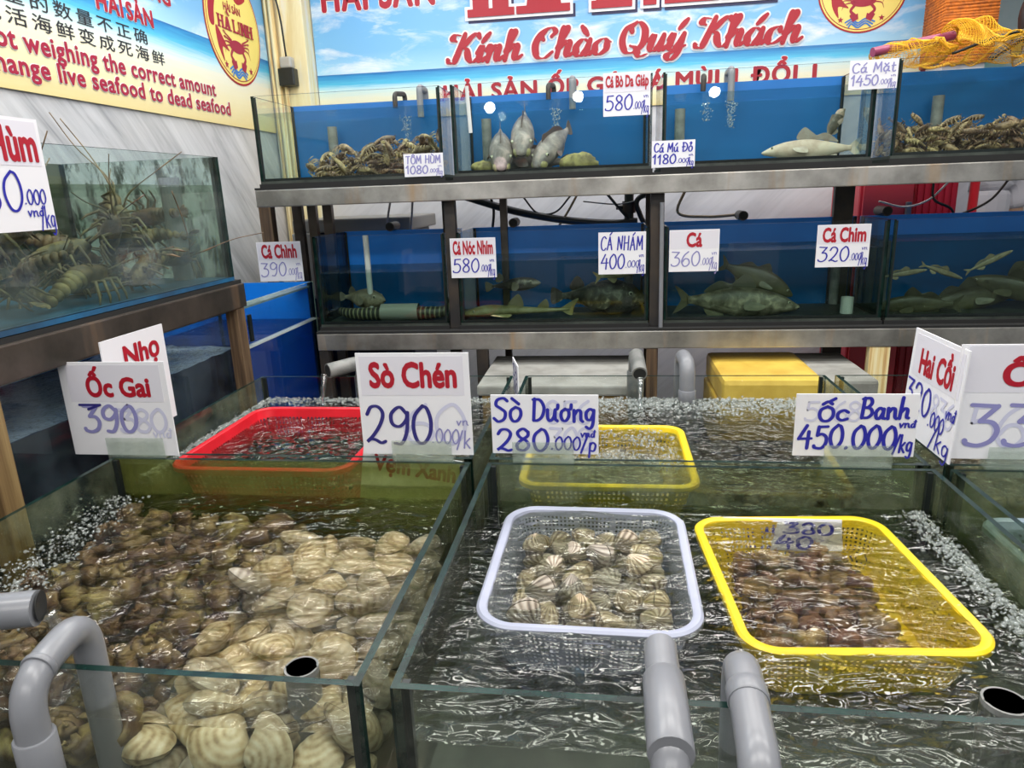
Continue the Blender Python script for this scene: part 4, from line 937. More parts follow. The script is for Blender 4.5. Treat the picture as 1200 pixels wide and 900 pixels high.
 'brown': [(0.3761,1.0529,0.8137,.787,.192,.381,.445,.819),(0.2709,1.0031,0.8197,.684,.547,-.198,-.441,1.119),(0.3296,1.1535,0.8286,.103,-.91,.021,-.401,1.02),(0.3767,1.0946,0.8198,.651,-.243,-.395,.601,.732),
  (0.3943,1.1165,0.8290,.434,.47,.765,-.072,1.059),(0.3745,0.9606,0.8224,.716,.588,.271,.263,1.168),(0.3312,1.0971,0.8159,.743,.125,.393,.527,1.013),(0.3286,1.2079,0.8318,.378,-.503,-.756,.18,1.152),
  (0.4114,1.1877,0.8170,.604,.317,.111,-.722,1.13),(0.2913,0.9477,0.8174,.055,-.133,.523,.84,.987),(0.2467,1.0691,0.8249,.454,.819,-.35,.017,.905),(0.3192,0.9935,0.8129,.952,-.09,.254,.145,.722),
  (0.2454,1.1180,0.8247,.249,-.474,-.77,.346,.855),(0.2452,1.2039,0.8227,.156,-.904,-.101,-.384,.778),(0.4284,0.9867,0.8155,.685,-.219,.16,.676,.93),(0.2848,1.1855,0.8300,.758,-.273,-.535,-.256,.954),
  (0.2644,1.0410,0.8399,.351,.043,-.244,-.903,.974),(0.3632,1.1201,0.8143,.086,.177,-.566,-.801,.73),(0.2342,1.1680,0.8209,.397,-.266,.861,-.174,.711),(0.3763,1.0601,0.8470,.558,-.141,.078,-.814,.86),
  (0.2725,1.1424,0.8188,.093,.221,-.495,-.835,1.086),(0.2902,1.0972,0.8243,.806,-.404,-.433,.024,.819),(0.3685,1.2286,0.8272,.065,-.001,-.122,-.99,1.117),(0.3385,1.0259,0.8145,.223,-.211,.333,.892,.926),
  (0.2582,1.0787,0.8434,.431,-.032,-.557,-.709,.792),(0.2409,1.2403,0.8240,.164,.652,.619,-.406,.846),(0.2525,0.9475,0.8363,.856,-.128,-.453,-.216,1.16),(0.4208,0.9663,0.8473,.685,.568,.032,-.455,1.175),
  (0.3054,1.0213,0.8229,.019,-.749,.319,.581,.845),(0.4245,1.1468,0.8133,.872,.356,.312,-.125,.723),(0.3887,0.9968,0.8199,.25,.561,.537,-.578,.707),(0.4170,1.0225,0.8328,.002,-.655,.632,.414,1.17),
  (0.3677,1.1164,0.8541,.037,.537,-.634,-.554,.876),(0.3357,0.9566,0.8404,.794,.385,-.189,-.43,1.103),(0.3917,1.0902,0.8670,.899,.103,.106,-.412,.834),(0.2357,1.0267,0.8685,.72,-.094,.673,.138,.763),
  (0.3037,1.0633,0.8170,.518,.484,.161,-.686,.858),(0.3150,1.1250,0.8371,.05,-.555,.197,.806,.864),(0.4224,1.2276,0.8259,.502,-.471,-.055,-.724,.887),(0.2504,0.9482,0.9115,.962,.105,.252,.027,.886),
  (0.3712,1.0167,0.8401,.548,.449,-.048,-.704,.968),(0.3090,1.1980,0.8643,.118,.062,-.915,-.381,.887),(0.2512,1.0021,0.9011,.967,.205,.086,.127,1.031),(0.2469,0.9933,0.8520,.218,-.367,.227,.875,.994),
  (0.2969,0.9693,0.8623,.101,-.511,-.03,.853,1.14),(0.4190,1.0821,0.8305,.285,.687,.499,-.444,1.118),(0.3094,1.1663,0.8493,.094,-.424,.054,.899,1.058),(0.3068,1.0130,0.8598,.375,.077,.319,-.867,1.114),
  (0.3397,1.0597,0.8435,.51,.146,.662,.53,.884),(0.3675,0.9763,0.8634,.788,-.555,.195,-.183,.906),(0.4061,1.2157,0.8622,.084,-.125,-.953,-.264,.942),(0.2717,1.1331,0.8606,.573,.026,.27,-.773,.959),
  (0.2386,1.1397,0.8473,.721,.044,.006,-.692,.857),(0.4104,1.0092,0.8699,.021,-.112,.304,.946,1.127),(0.2757,1.0098,0.8772,.699,-.216,.319,.603,.786),(0.4298,1.1521,0.8528,.598,-.485,.233,.594,1),
  (0.2499,1.0583,0.9032,.161,.333,-.006,-.929,1.128),(0.3655,1.1763,0.8417,.653,-.081,.632,.408,1.059),(0.2885,1.2345,0.8265,.071,.816,.245,.519,.794),(0.3900,1.1446,0.8308,.816,.116,-.542,-.165,.912),
  (0.2444,0.9532,0.8883,.18,-.804,.403,-.399,.99),(0.3811,1.2217,0.8760,.778,-.18,.01,.602,.993),(0.4346,1.1115,0.8516,.693,.519,-.355,-.353,.756),(0.2540,1.1025,0.8742,.855,.509,-.074,-.067,1.079),
  (0.3093,1.0824,0.8577,.157,-.558,.319,.75,1.181),(0.3508,1.0178,0.8739,.735,.151,.059,-.659,1.039),(0.2788,1.2290,0.8474,.031,-.562,.219,.797,1.028),(0.3603,1.0609,0.8938,.215,-.529,-.417,-.707,.977),
  (0.3281,1.1224,0.8762,.906,-.066,.223,-.354,1.077),(0.3564,1.0913,0.8622,.436,-.233,-.093,.865,.721),(0.3769,0.9553,0.8718,.706,.56,.128,.414,.971),(0.3459,1.2207,0.8548,.547,-.427,.015,.72,.756),
  (0.3504,1.1789,0.8808,.858,.036,.285,.426,1.108),(0.2810,1.0412,0.8787,.349,-.063,-.637,-.685,.984),(0.2369,1.1977,0.8653,.129,.441,.355,.814,1.175),(0.4344,0.9512,0.8929,.326,.815,-.396,-.269,.85),
  (0.2803,1.1815,0.8838,.701,-.095,.468,.529,1.031),(0.3429,0.9532,0.8845,.471,-.49,.153,.718,.95)],
 'murex': [(-1.0239,0.9772,0.7913,.327,-.128,-.897,.269,.856),(-0.7657,0.8710,0.7822,.694,.204,.203,-.66,1.11),(-0.6703,1.2054,0.7783,.19,.343,-.167,-.904,.846),(-0.7888,1.2099,0.7807,.623,-.035,.397,.673,1.032),
  (-0.9751,0.9820,0.7801,.849,.24,.23,-.411,.978),(-0.6859,1.0559,0.7922,.274,.07,-.903,.324,.885),(-0.8881,0.8080,0.7813,.895,.073,.26,-.356,1.02),(-0.9058,1.0640,0.7815,.308,-.264,.062,.912,1.032),
  (-0.9487,1.0910,0.7794,.262,.356,-.14,-.886,.936),(-0.6790,0.7547,0.7954,.276,.065,-.903,.323,1.001),(-0.9253,0.8517,0.7883,.127,.021,-.822,-.555,.857),(-0.8255,1.2659,0.7880,.976,-.197,.036,.085,1.18),
  (-0.6954,1.0994,0.7881,.046,-.015,-.751,-.659,.935),(-0.9348,1.2525,0.7780,.13,.33,-.223,-.908,.811),(-0.9084,0.9081,0.7823,.911,.302,.281,.012,1.103),(-1.0399,0.8270,0.7774,.404,.374,-.08,-.831,.777),
  (-0.6660,0.7997,0.7929,.388,.06,.641,-.659,.862),(-0.9276,0.9718,0.7839,.597,.364,.473,.536,.965),(-0.9011,0.7347,0.7987,.281,-.405,.041,-.869,1.124),(-1.0509,0.7294,0.7821,.917,.262,.3,.015,1.141),
  (-0.8878,1.1306,0.7880,.558,.494,-.372,-.554,1.155),(-0.8263,1.1755,0.7941,.006,-.504,-.35,.79,1.143),(-0.8320,1.0474,0.7985,.012,.617,-.662,.425,1.117),(-0.7177,1.2739,0.7775,.909,.273,.254,-.188,.783),
  (-0.7725,0.7429,0.7837,.918,.038,.262,-.296,1.186),(-1.0042,0.9225,0.7832,.009,.278,-.306,-.91,1.167),(-0.7411,1.2135,0.7829,.704,.131,.226,-.66,1.114),(-0.7113,1.1642,0.7794,.748,.07,.399,.525,.899),
  (-0.8735,1.2156,0.7806,.713,.394,.061,-.577,1.018),(-1.0767,1.1982,0.7921,.166,.45,.713,.512,.985),(-0.8374,0.7221,0.7827,.965,-.05,.258,-.003,1.104),(-0.7091,0.9946,0.7811,.918,-.068,.283,.269,1.029),
  (-1.0447,1.0338,0.7994,.15,-.823,.377,-.397,1.147),(-0.9897,0.7935,0.7895,.943,-.249,.1,-.195,1.143),(-1.0654,0.9216,0.7830,.62,.099,.437,.644,1.07),(-0.9806,1.2005,0.7894,.368,-.876,-.228,-.213,.784),
  (-0.6734,0.8401,0.7968,.394,-.838,-.343,-.159,1.055),(-0.7695,1.0520,0.7853,.256,-.192,-.069,.945,1.14),(-1.0700,0.7796,0.7924,.704,.016,.643,.3,1.048),(-1.0047,1.1209,0.7852,.676,.612,-.257,-.321,.917),
  (-0.7079,0.9366,0.7910,.445,-.63,-.634,.051,.831),(-0.7515,1.1428,0.7824,.514,-.239,.156,.809,1.123),(-0.6695,1.1450,0.7893,.457,-.157,.323,-.813,1.008),(-0.8237,1.2041,0.8183,.003,.423,-.602,-.677,1.085),
  (-0.8597,0.8572,0.7825,.945,.107,.299,-.075,1.154),(-0.9866,1.0373,0.7935,.001,-.092,-.766,-.637,1.155),(-0.8554,1.0887,0.7815,.627,.519,-.275,-.511,.833),(-1.0615,1.2978,0.7914,.717,-.585,-.148,-.348,.82),
  (-0.9686,0.8545,0.7794,.877,.446,.156,-.091,.791),(-0.9537,1.2926,0.7836,.603,-.124,.164,-.771,.857),(-1.0551,1.2455,0.8242,.757,-.3,.247,.526,1.182),(-1.0244,1.3086,0.7889,.1,-.206,.053,-.972,.805),
  (-0.6774,1.2629,0.7909,.262,.39,.658,.588,1.045),(-0.8301,0.7991,0.7811,.576,-.011,.416,.704,.999),(-0.9588,0.9271,0.8201,.232,-.356,.478,-.769,1.144),(-1.0469,1.2620,0.7794,.475,-.137,.357,.792,.94),
  (-0.6686,0.8917,0.7983,.399,-.488,.753,.189,1.132),(-0.6795,1.0733,0.8322,.244,-.117,-.825,.496,1.121),(-0.9272,1.1940,0.7826,.956,-.046,.271,.106,1.125),(-0.7454,0.8047,0.7837,.64,.141,.212,-.725,1.154),
  (-0.6665,1.0268,0.7960,.613,.356,-.169,.685,.888),(-0.8216,1.1100,0.8068,.75,.07,-.525,-.396,1.147),(-0.7625,1.0023,0.7862,.599,.234,.62,-.45,.787),(-0.7812,1.2529,0.7873,.61,-.183,.751,.172,.782),
  (-1.0012,1.2597,0.8399,.391,-.745,-.517,-.157,.979),(-0.9471,0.8254,0.7877,.531,.105,.798,-.264,.765),(-0.7207,0.7262,0.7889,.541,.447,-.055,-.71,.884),(-0.9903,1.2618,0.7819,.54,-.11,.364,.751,1.138),
  (-0.7145,1.3160,0.7934,.376,.572,.003,.729,.758),(-1.0220,1.1723,0.8001,.793,-.527,-.129,.277,1.129),(-0.7178,0.8739,0.7823,.752,-.066,.174,-.632,.879),(-0.9896,1.3071,0.8299,.321,-.911,.169,.196,.791),
  (-0.8700,1.3052,0.7791,.837,.3,.194,-.415,.903),(-1.0591,0.7947,0.8409,.347,-.044,.358,.866,1.187),(-0.7808,0.8095,0.7830,.794,-.171,-.112,.572,.831),(-0.9326,1.3046,0.8299,.609,-.462,.642,.061,.896),
  (-0.6683,1.3035,0.7895,.606,-.367,.699,.097,.847),(-0.7432,1.1466,0.8399,.434,.082,.616,.652,1.067),(-0.8606,0.9650,0.7801,.903,.162,.345,.2,.996),(-0.9979,0.8735,0.7882,.911,-.257,-.173,-.271,.819),
  (-0.7664,1.3045,0.7940,.304,-.867,-.005,-.395,.914),(-1.0150,1.2295,0.7942,.432,.825,.244,-.271,.762),(-0.8103,0.8887,0.7788,.664,-.062,.365,.649,.888),(-1.0012,0.7605,0.7857,.083,-.091,-.242,.962,.951),
  (-0.9364,1.2517,0.8121,.401,-.142,.323,.845,.883),(-0.8161,0.9997,0.7865,.052,-.02,-.204,.977,1.027),(-1.0582,0.8572,0.7856,.915,-.399,.058,-.012,.812),(-0.8731,1.0882,0.8117,.954,.269,-.05,-.125,.827),
  (-0.8834,1.0000,0.7818,.212,.284,-.439,-.826,.901),(-0.7237,1.0752,0.7916,.79,.064,-.27,-.546,.804),(-0.9071,1.3029,0.7874,.75,.015,-.319,.58,.773),(-0.9311,0.7823,0.7803,.907,.309,.252,-.138,.995),
  (-0.7610,1.1950,0.8225,.799,.375,.128,-.451,.877),(-0.6696,1.1995,0.8165,.482,.129,.249,-.83,.988),(-0.9794,1.2157,0.8201,.145,-.098,-.163,.971,1.161),(-0.6660,0.7372,0.8388,.553,-.285,-.782,.034,1.165),
  (-0.7745,1.1031,0.7912,.519,.064,-.651,.55,.792),(-0.7942,0.7323,0.8248,.599,.661,.22,-.394,.779),(-0.8531,0.7690,0.8219,.315,-.142,-.931,-.117,.875),(-0.8642,0.9193,0.8041,.091,.485,-.025,.869,1.095),
  (-0.9575,1.1276,0.7917,.373,.409,-.721,-.417,.991),(-0.9691,0.8726,0.8165,.121,-.147,.235,.953,1.011),(-0.9505,0.7323,0.7901,.268,.482,.647,.527,.953),(-1.0123,1.0715,0.8121,.791,.255,-.533,-.162,.968),
  (-0.8081,0.7773,0.8323,.46,-.744,.103,-.474,.898),(-1.0707,1.1098,0.7934,.395,-.111,.401,-.819,1.14),(-0.9769,1.0921,0.8192,.638,-.225,.308,.669,.927),(-1.0444,0.8309,0.8136,.769,.6,.047,-.217,.793),
  (-0.6992,0.9354,0.8192,.667,.398,-.126,-.617,1.189),(-0.8929,1.2766,0.8050,.592,.197,-.014,.782,1.008),(-0.9805,0.7244,0.8178,.193,.147,.939,-.244,.924),(-0.7127,0.7946,0.8192,.549,.085,.051,-.83,1.091),
  (-0.7072,1.2315,0.8022,.679,-.057,.41,-.606,.796),(-0.8029,0.8346,0.8167,.149,-.283,.631,.707,1.073),(-0.7396,1.3085,0.8146,.654,.003,.385,.651,.766),(-0.8805,0.9866,0.8252,.842,.299,.386,-.229,1.145),
  (-0.7706,1.1253,0.8148,.169,.585,.002,-.794,.755),(-0.9286,1.0943,0.8184,.964,.008,.256,.071,.912),(-0.7135,1.2226,0.8364,.252,-.323,.149,.9,1.106),(-0.6918,1.3000,0.8300,.596,.602,.244,-.472,1.104),
  (-1.0195,0.7271,0.8278,.896,.269,.353,-.011,1.041),(-0.8671,0.8307,0.8309,.329,-.027,-.028,.943,1.118),(-0.9520,0.9992,0.8089,.495,-.236,.415,.726,.775),(-0.9005,0.9140,0.8271,.718,.362,.316,-.505,.778),
  (-0.9063,0.9518,0.8086,.547,.148,.501,-.654,.756),(-0.8498,0.7223,0.8348,.575,.279,-.282,-.716,.902),(-0.6542,0.9602,0.8051,.297,.839,-.275,-.362,1.07),(-0.8102,1.0793,0.8134,.332,.039,.038,-.942,.782),
  (-0.9232,1.1585,0.8154,.18,.312,-.071,-.93,1.067),(-0.7392,1.0204,0.8191,.717,.338,.478,-.377,.955),(-0.9339,0.7816,0.8215,.612,-.087,.403,.675,1.038),(-0.6575,0.8337,0.8396,.341,-.767,.233,.491,1.167),
  (-0.8729,1.1522,0.8245,.581,.12,-.056,-.803,.926),(-1.0034,0.8334,0.8028,.102,.411,-.519,-.742,.782),(-0.8390,0.7767,0.8488,.592,-.186,.214,.755,1.122),(-0.9266,1.0152,0.7788,.637,.447,-.144,-.611,.753),
  (-0.9588,1.2725,0.8494,.78,.283,.056,-.555,1.069),(-0.9859,1.1643,0.7883,.894,.089,.312,.31,.764),(-0.7895,1.1542,0.8373,.973,-.07,.195,.098,.914),(-1.0473,0.9536,0.8295,.832,-.508,.107,-.194,1.09),
  (-0.7965,1.2921,0.8255,.729,.1,.601,-.312,1.156),(-0.8688,1.0411,0.8171,.259,.506,.327,-.755,.995),(-0.9262,1.0335,0.8078,.885,.199,.13,-.399,.831),(-1.0721,0.9864,0.7917,.487,-.284,.826,-.004,.886),
  (-1.0493,1.3143,0.8486,.522,.378,-.217,.733,1.15),(-1.0642,0.7269,0.8690,.247,-.185,.869,.387,1.097),(-0.9146,0.8452,0.8179,.341,.372,.044,-.862,.915),(-0.6644,1.0107,0.8362,.641,-.194,.322,.669,1.073),
  (-0.7817,1.0279,0.8239,.551,.789,.133,-.239,.817),(-0.7516,0.9523,0.7843,.91,-.363,.107,-.171,.767),(-0.6718,1.2565,0.8510,.82,.429,.364,-.099,.975),(-0.8384,1.2627,0.8410,.539,-.252,.047,.802,1.105),
  (-0.7710,1.2504,0.8423,.078,-.266,-.375,.885,1.08),(-1.0687,1.0471,0.8248,.678,.312,.169,-.644,.924),(-0.7565,0.9182,0.7885,.012,.166,-.477,-.863,.795),(-0.8896,1.2170,0.8231,.892,.133,.29,-.32,.985),
  (-0.7599,0.8154,0.8346,.448,.416,.095,-.786,.907),(-0.6880,1.1584,0.8190,.16,-.418,.143,.883,.849),(-0.9898,0.9635,0.8270,.096,.366,-.261,-.888,1.043),(-0.7307,0.8658,0.8199,.801,-.08,.212,.554,1.087),
  (-0.9978,0.7737,0.8220,.915,.357,.138,-.124,.821),(-0.9272,0.7251,0.8224,.601,-.094,.172,.775,.785),(-0.6671,1.1212,0.8324,.5,.447,.307,-.676,1.001)],
 'mussel': [(-0.6723,1.8195,0.8533,.122,-.943,.307,.037,.987),(-0.6428,1.7284,0.8531,.407,-.089,.057,.907,.94),(-0.7363,1.5166,0.8530,.063,-.12,.986,.092,.963),(-0.6698,1.5476,0.8515,.974,.116,.053,-.185,.848),
  (-0.7370,1.8071,0.8517,.05,-.208,.97,.117,.863),(-0.9545,1.7134,0.8550,.617,.165,.336,.693,1.003),(-0.8595,1.5807,0.8529,.548,.182,-.122,-.807,.908),(-0.8227,1.6034,0.8544,.473,.102,.288,.827,1.003),
  (-0.9324,1.8347,0.8536,.988,-.098,.081,-.082,1.011),(-0.8169,1.6780,0.8549,.313,.21,-.243,-.893,1.036),(-0.6557,1.8461,0.8524,.103,.06,.957,.266,.859),(-0.8929,1.7824,0.8540,.082,-.335,.938,-.04,1.033),
  (-0.8238,1.7309,0.8513,.165,-.022,.11,.98,.827),(-0.8345,1.5367,0.8523,.341,.026,.063,-.937,.894),(-0.9262,1.8002,0.8522,.167,.139,-.279,-.935,.848),(-0.7386,1.6375,0.8549,.004,.247,.918,-.311,1.048),
  (-0.8855,1.7326,0.8547,.961,-.171,.114,-.184,1.052),(-0.8639,1.8438,0.8525,.086,-.066,.111,.988,.93),(-0.7310,1.6962,0.8546,.066,-.9,-.418,.105,1.093),(-0.8007,1.8395,0.8516,.982,.116,.092,-.115,.844),
  (-0.8500,1.7678,0.8513,.054,-.865,-.484,.12,.827),(-0.8214,1.7979,0.8554,.895,-.339,.205,-.207,1.008),(-0.5929,1.5223,0.8574,.118,.952,-.268,.087,1.031),(-0.7654,1.7359,0.8538,.622,.129,.286,.718,.964),
  (-0.6964,1.7690,0.8522,.113,-.468,.875,-.058,.904),(-0.5831,1.6829,0.8538,.016,.623,.768,-.148,1.007),(-0.7421,1.7553,0.8554,.817,-.21,.236,-.482,1.081),(-0.6897,1.6751,0.8539,.281,.714,.628,.134,.974),
  (-0.8717,1.6425,0.8510,.788,-.039,.121,-.603,.808),(-0.7929,1.5358,0.8511,.122,.606,.785,.038,.813),(-0.9455,1.7581,0.8518,.884,-.004,.085,-.46,.858),(-0.9208,1.5480,0.8544,.064,-.824,-.556,.093,1.071),
  (-0.9290,1.7763,0.8690,.012,-.948,.31,.073,.912),(-0.6062,1.6451,0.8549,.457,-.051,.145,.876,1.087),(-0.7789,1.8060,0.8547,.637,-.093,.317,-.697,.979),(-0.9229,1.7108,0.8514,.01,.804,-.57,-.166,.8),
  (-0.7759,1.5803,0.8523,.05,.833,-.537,-.122,.913),(-0.6674,1.6384,0.8545,.219,.062,-.093,-.969,1.074),(-0.7527,1.6069,0.8555,.499,.083,.3,.809,1.095),(-0.5847,1.8050,0.8582,.124,-.555,-.802,-.184,.888),
  (-0.9125,1.6082,0.8539,.937,.074,.104,.325,1.035),(-0.6850,1.7331,0.8535,.429,.217,-.228,-.847,.942),(-0.7488,1.5435,0.8551,.241,.232,-.408,-.85,.96),(-0.8862,1.5859,0.8554,.413,.612,.622,.258,.977),
  (-0.6134,1.6926,0.8544,.31,.611,.728,.018,.804),(-0.8097,1.6386,0.8548,.114,-.104,.117,.981,1.074),(-0.6291,1.7797,0.8511,.105,-.351,.928,-.072,.82),(-0.7781,1.6759,0.8515,.634,.109,-.046,-.764,.843),
  (-0.9556,1.5507,0.8578,.565,-.321,.51,-.564,1.044),(-0.6095,1.8317,0.8546,.028,.301,-.902,-.307,1.017),(-0.5961,1.7602,0.8533,.091,-.979,-.161,.088,.994),(-0.8316,1.5618,0.8729,.113,.992,.04,.035,.983),
  (-0.9068,1.6601,0.8531,.38,-.312,-.378,.785,.822),(-0.8460,1.6949,0.8548,.887,-.037,-.129,.441,.894),(-0.7109,1.6749,0.8681,.275,-.437,.836,-.184,.845),(-0.7281,1.8441,0.8566,.673,-.704,-.065,.216,.966),
  (-0.8880,1.6951,0.8576,.87,-.358,.082,.328,1.021),(-0.7115,1.5978,0.8514,.38,-.107,-.069,.916,.837),(-0.6430,1.5845,0.8510,.111,.986,.103,-.062,.809),(-0.5929,1.7287,0.8520,.118,-.109,.944,-.288,.835),
  (-0.7983,1.7538,0.8569,.562,-.166,.198,.786,.871),(-0.6554,1.6949,0.8543,.051,-.439,-.841,.313,.994),(-0.8318,1.5137,0.8674,0,-.096,.777,.622,1.022),(-0.6355,1.6126,0.8550,.869,.476,.133,-.031,.944),
  (-0.8907,1.5169,0.8562,.057,.221,-.955,.189,.94),(-0.8487,1.6480,0.8619,.098,-.641,.758,.073,.846),(-0.6663,1.6609,0.8749,.052,.621,.701,-.346,.81),(-0.8710,1.7677,0.8751,.965,.126,.075,.218,1.084),
  (-0.9462,1.6478,0.8517,.109,-.409,.904,-.065,.86),(-0.8604,1.6986,0.8740,.613,-.307,-.101,.721,.894)],
 'cockle': [(0.0728,1.5644,0.8756,.858,.194,-.052,-.472,1.038),(-0.0412,1.6176,0.8754,.158,.883,-.433,-.087,1.028),(0.0292,1.4433,0.8745,.55,.035,.152,.821,.961),(0.0716,1.4882,0.8800,.068,.837,.479,-.255,1.006),
  (-0.0590,1.5706,0.8782,.902,-.27,.315,.117,.828),(-0.0014,1.6762,0.8750,.367,.114,-.164,-.908,.997),(0.1117,1.4456,0.8841,.523,-.646,.468,-.302,1.042),(0.0825,1.6052,0.8725,.98,.157,.019,.12,.827),
  (-0.0662,1.4418,0.8811,.21,-.582,-.42,.664,.945),(-0.1002,1.6810,0.8745,.202,-.052,-.968,-.138,.805),(0.0875,1.4559,0.9017,.535,.449,-.358,-.62,.838),(0.1090,1.6367,0.8732,.141,.73,.657,.127,.874),
  (-0.0324,1.5037,0.8755,.158,.979,.124,.02,1.039),(0.0397,1.5960,0.8733,.011,-.022,.171,.985,.88),(-0.0986,1.4641,0.8736,.066,.41,.898,.143,.908),(-0.0127,1.4405,0.8783,.845,.425,.156,.285,.984),
  (0.0508,1.6625,0.8826,.358,-.192,.656,-.636,1.041),(0.1153,1.5289,0.8807,.203,-.77,.257,-.548,.896),(-0.0811,1.5032,0.8740,.13,.665,.73,.087,.935),(0.0623,1.4445,0.8852,.015,-.494,-.103,-.863,1.082),
  (0.0673,1.5951,0.9026,.673,.708,-.167,-.135,1.035),(0.0308,1.4876,0.8758,.343,.042,-.27,-.899,.988),(0.1124,1.5815,0.8805,.201,-.47,.559,-.653,.939),(0.0547,1.5257,0.8802,.146,.262,-.804,-.513,.985),
  (0.1048,1.6480,0.9060,.172,-.045,-.149,.973,.841),(-0.0971,1.5858,0.8753,.83,.152,-.032,-.535,1.014),(-0.0465,1.6752,0.8761,.927,.174,-.111,-.314,1.057),(0.0246,1.5545,0.8757,.141,.952,.261,.078,1.045),
  (0.1066,1.6763,0.8822,.489,.748,-.447,-.043,1.098),(0.0130,1.5165,0.8766,.46,.853,.171,.177,.834),(-0.0382,1.4640,0.8749,.863,.395,.022,.314,.809),(-0.0600,1.5384,0.8731,.986,.138,.014,.091,.867),
  (0.0196,1.6286,0.8732,.603,.117,-.093,-.783,.872),(0.0349,1.6841,0.8954,.291,.664,-.457,.515,.932),(-0.0144,1.5447,0.8835,.238,.484,-.189,-.821,1.042),(-0.0848,1.6201,0.8780,.729,-.678,.087,-.022,.818),
  (-0.0045,1.5825,0.8722,.418,.067,-.143,-.895,.81),(0.0784,1.6389,0.8895,.796,-.436,.345,-.241,.941),(-0.0846,1.6570,0.8840,.448,.48,-.019,.754,1.095),(0.0887,1.5275,0.8870,.347,.478,-.446,-.672,.886),
  (-0.0319,1.5820,0.8945,.447,-.665,-.285,-.526,.978),(-0.0545,1.5287,0.8989,.171,.105,-.062,.978,1.033),(0.0521,1.6234,0.8796,.599,-.137,-.56,-.556,.808),(-0.0986,1.4322,0.8781,.184,-.152,.788,.567,.803),
  (-0.1013,1.5393,0.8726,.598,.096,-.125,-.786,.84),(0.1082,1.6066,0.9009,.342,-.155,.869,-.323,.988),(0.0109,1.6471,0.9050,.834,.07,.162,-.523,1.043),(0.1094,1.4916,0.8975,.829,.033,.045,-.557,.942),
  (-0.0051,1.6110,0.8928,.581,.745,-.276,-.176,1.07),(-0.0136,1.6424,0.8788,.03,-.085,-.644,.759,.84)],
 'conch': [(0.3212,1.7948,0.8304,.9,.316,.231,-.193,.962),(0.2844,1.6408,0.8426,.44,-.073,.894,.027,1.054),(0.3939,1.7755,0.8294,.899,.159,.348,.214,.862),(0.4963,1.6322,0.8290,.358,.37,-.1,-.852,.823),
  (0.4544,1.7929,0.8395,.406,-.904,.051,-.119,.89),(0.4364,1.6845,0.8298,.464,.379,-.052,-.799,.903),(0.4401,1.6286,0.8327,.322,-.201,.326,.866,1.197),(0.5673,1.5057,0.8302,.92,.208,.321,.08,.944),
  (0.4714,1.8410,0.8289,.918,.275,.273,-.085,.82),(0.4190,1.7317,0.8436,.202,-.874,-.221,.384,1.097),(0.5236,1.8125,0.8290,.725,.372,.091,-.573,.83),(0.2692,1.7851,0.8450,.147,-.89,-.199,-.384,1.134),
  (0.3661,1.7054,0.8296,.342,-.251,.222,.878,.865),(0.4905,1.8912,0.8341,.816,.134,.247,-.505,1.242),(0.2565,1.5543,0.8394,.607,.147,.433,-.65,1.279),(0.2546,1.7311,0.8309,.677,.164,.218,-.684,.931),
  (0.3758,1.8255,0.8316,.737,.401,.03,-.543,1.058),(0.3907,1.6457,0.8327,.915,.191,.332,.127,1.199),(0.3442,1.6197,0.8298,.548,-.104,.368,.744,.904),(0.2934,1.9257,0.8306,.915,.288,.264,-.097,.982),
  (0.5749,1.6603,0.8328,.712,.55,-.155,-.408,.982),(0.3629,1.5814,0.8292,.568,-.094,.371,.728,.851),(0.2953,1.7487,0.8314,.864,.113,.366,.326,1.064),(0.3341,1.6619,0.8322,.92,.208,.321,.08,1.148),
  (0.2597,1.8840,0.8410,.31,-.786,.45,-.288,.965),(0.3411,1.7428,0.8348,.17,-.061,.535,.825,1.17),(0.4622,1.9777,0.8314,.621,.183,.46,.607,.93),(0.3290,1.5618,0.8305,.608,.382,.022,-.696,.982),
  (0.2992,1.8627,0.8329,.708,.003,.388,.59,1.22),(0.4668,1.6541,0.8438,.648,-.368,.654,.13,1.191),(0.3063,1.7062,0.8432,.679,.174,.685,.198,1.286),(0.5410,1.9780,0.8295,.8,.052,.379,.462,.876),
  (0.4685,1.4644,0.8305,.887,.31,.224,-.26,.975),(0.3344,1.9009,0.8334,.208,-.235,.306,.899,1.267),(0.4294,1.5770,0.8402,.415,-.447,-.791,.048,.92),(0.4557,1.8733,0.8310,.902,.202,.337,.18,1.029),
  (0.2647,1.6985,0.8338,.749,.471,.341,.317,1.062),(0.4637,1.7168,0.8312,.268,-.239,.275,.892,1.037),(0.4077,1.5605,0.8379,.464,.836,-.291,.035,.853),(0.5194,1.6813,0.8456,.401,-.719,-.555,-.117,1.18),
  (0.4447,1.7554,0.8331,.904,-.016,.226,-.362,1.026),(0.4115,1.9158,0.8300,.404,.374,-.079,-.831,.93),(0.3360,1.4622,0.8291,.725,.372,.091,-.573,.836),(0.5642,1.5950,0.8325,.915,.037,.333,.226,1.158),
  (0.3686,1.9830,0.8325,.859,.467,.206,.03,.999),(0.4041,1.5989,0.8327,.427,.409,-.414,-.692,.97),(0.3362,1.8238,0.8290,.934,.155,.297,-.121,.809),(0.2611,1.6090,0.8343,.682,.219,.198,-.669,1.286),
  (0.5279,1.8561,0.8391,.12,.706,.08,-.693,1.011),(0.2675,1.4992,0.8322,.395,.374,-.083,-.835,1.15),(0.5110,1.5355,0.8319,.241,-.23,.306,.892,1.117),(0.4314,1.9705,0.8310,.687,-.195,.22,.665,.97),
  (0.3060,1.4972,0.8293,.64,.381,.04,-.666,.855),(0.4057,1.5075,0.8302,.168,.34,-.176,-.908,.945),(0.5655,1.8737,0.8332,.871,-.123,.257,.4,1.167),(0.4058,1.8512,0.8309,.818,.349,.158,-.43,1.016),
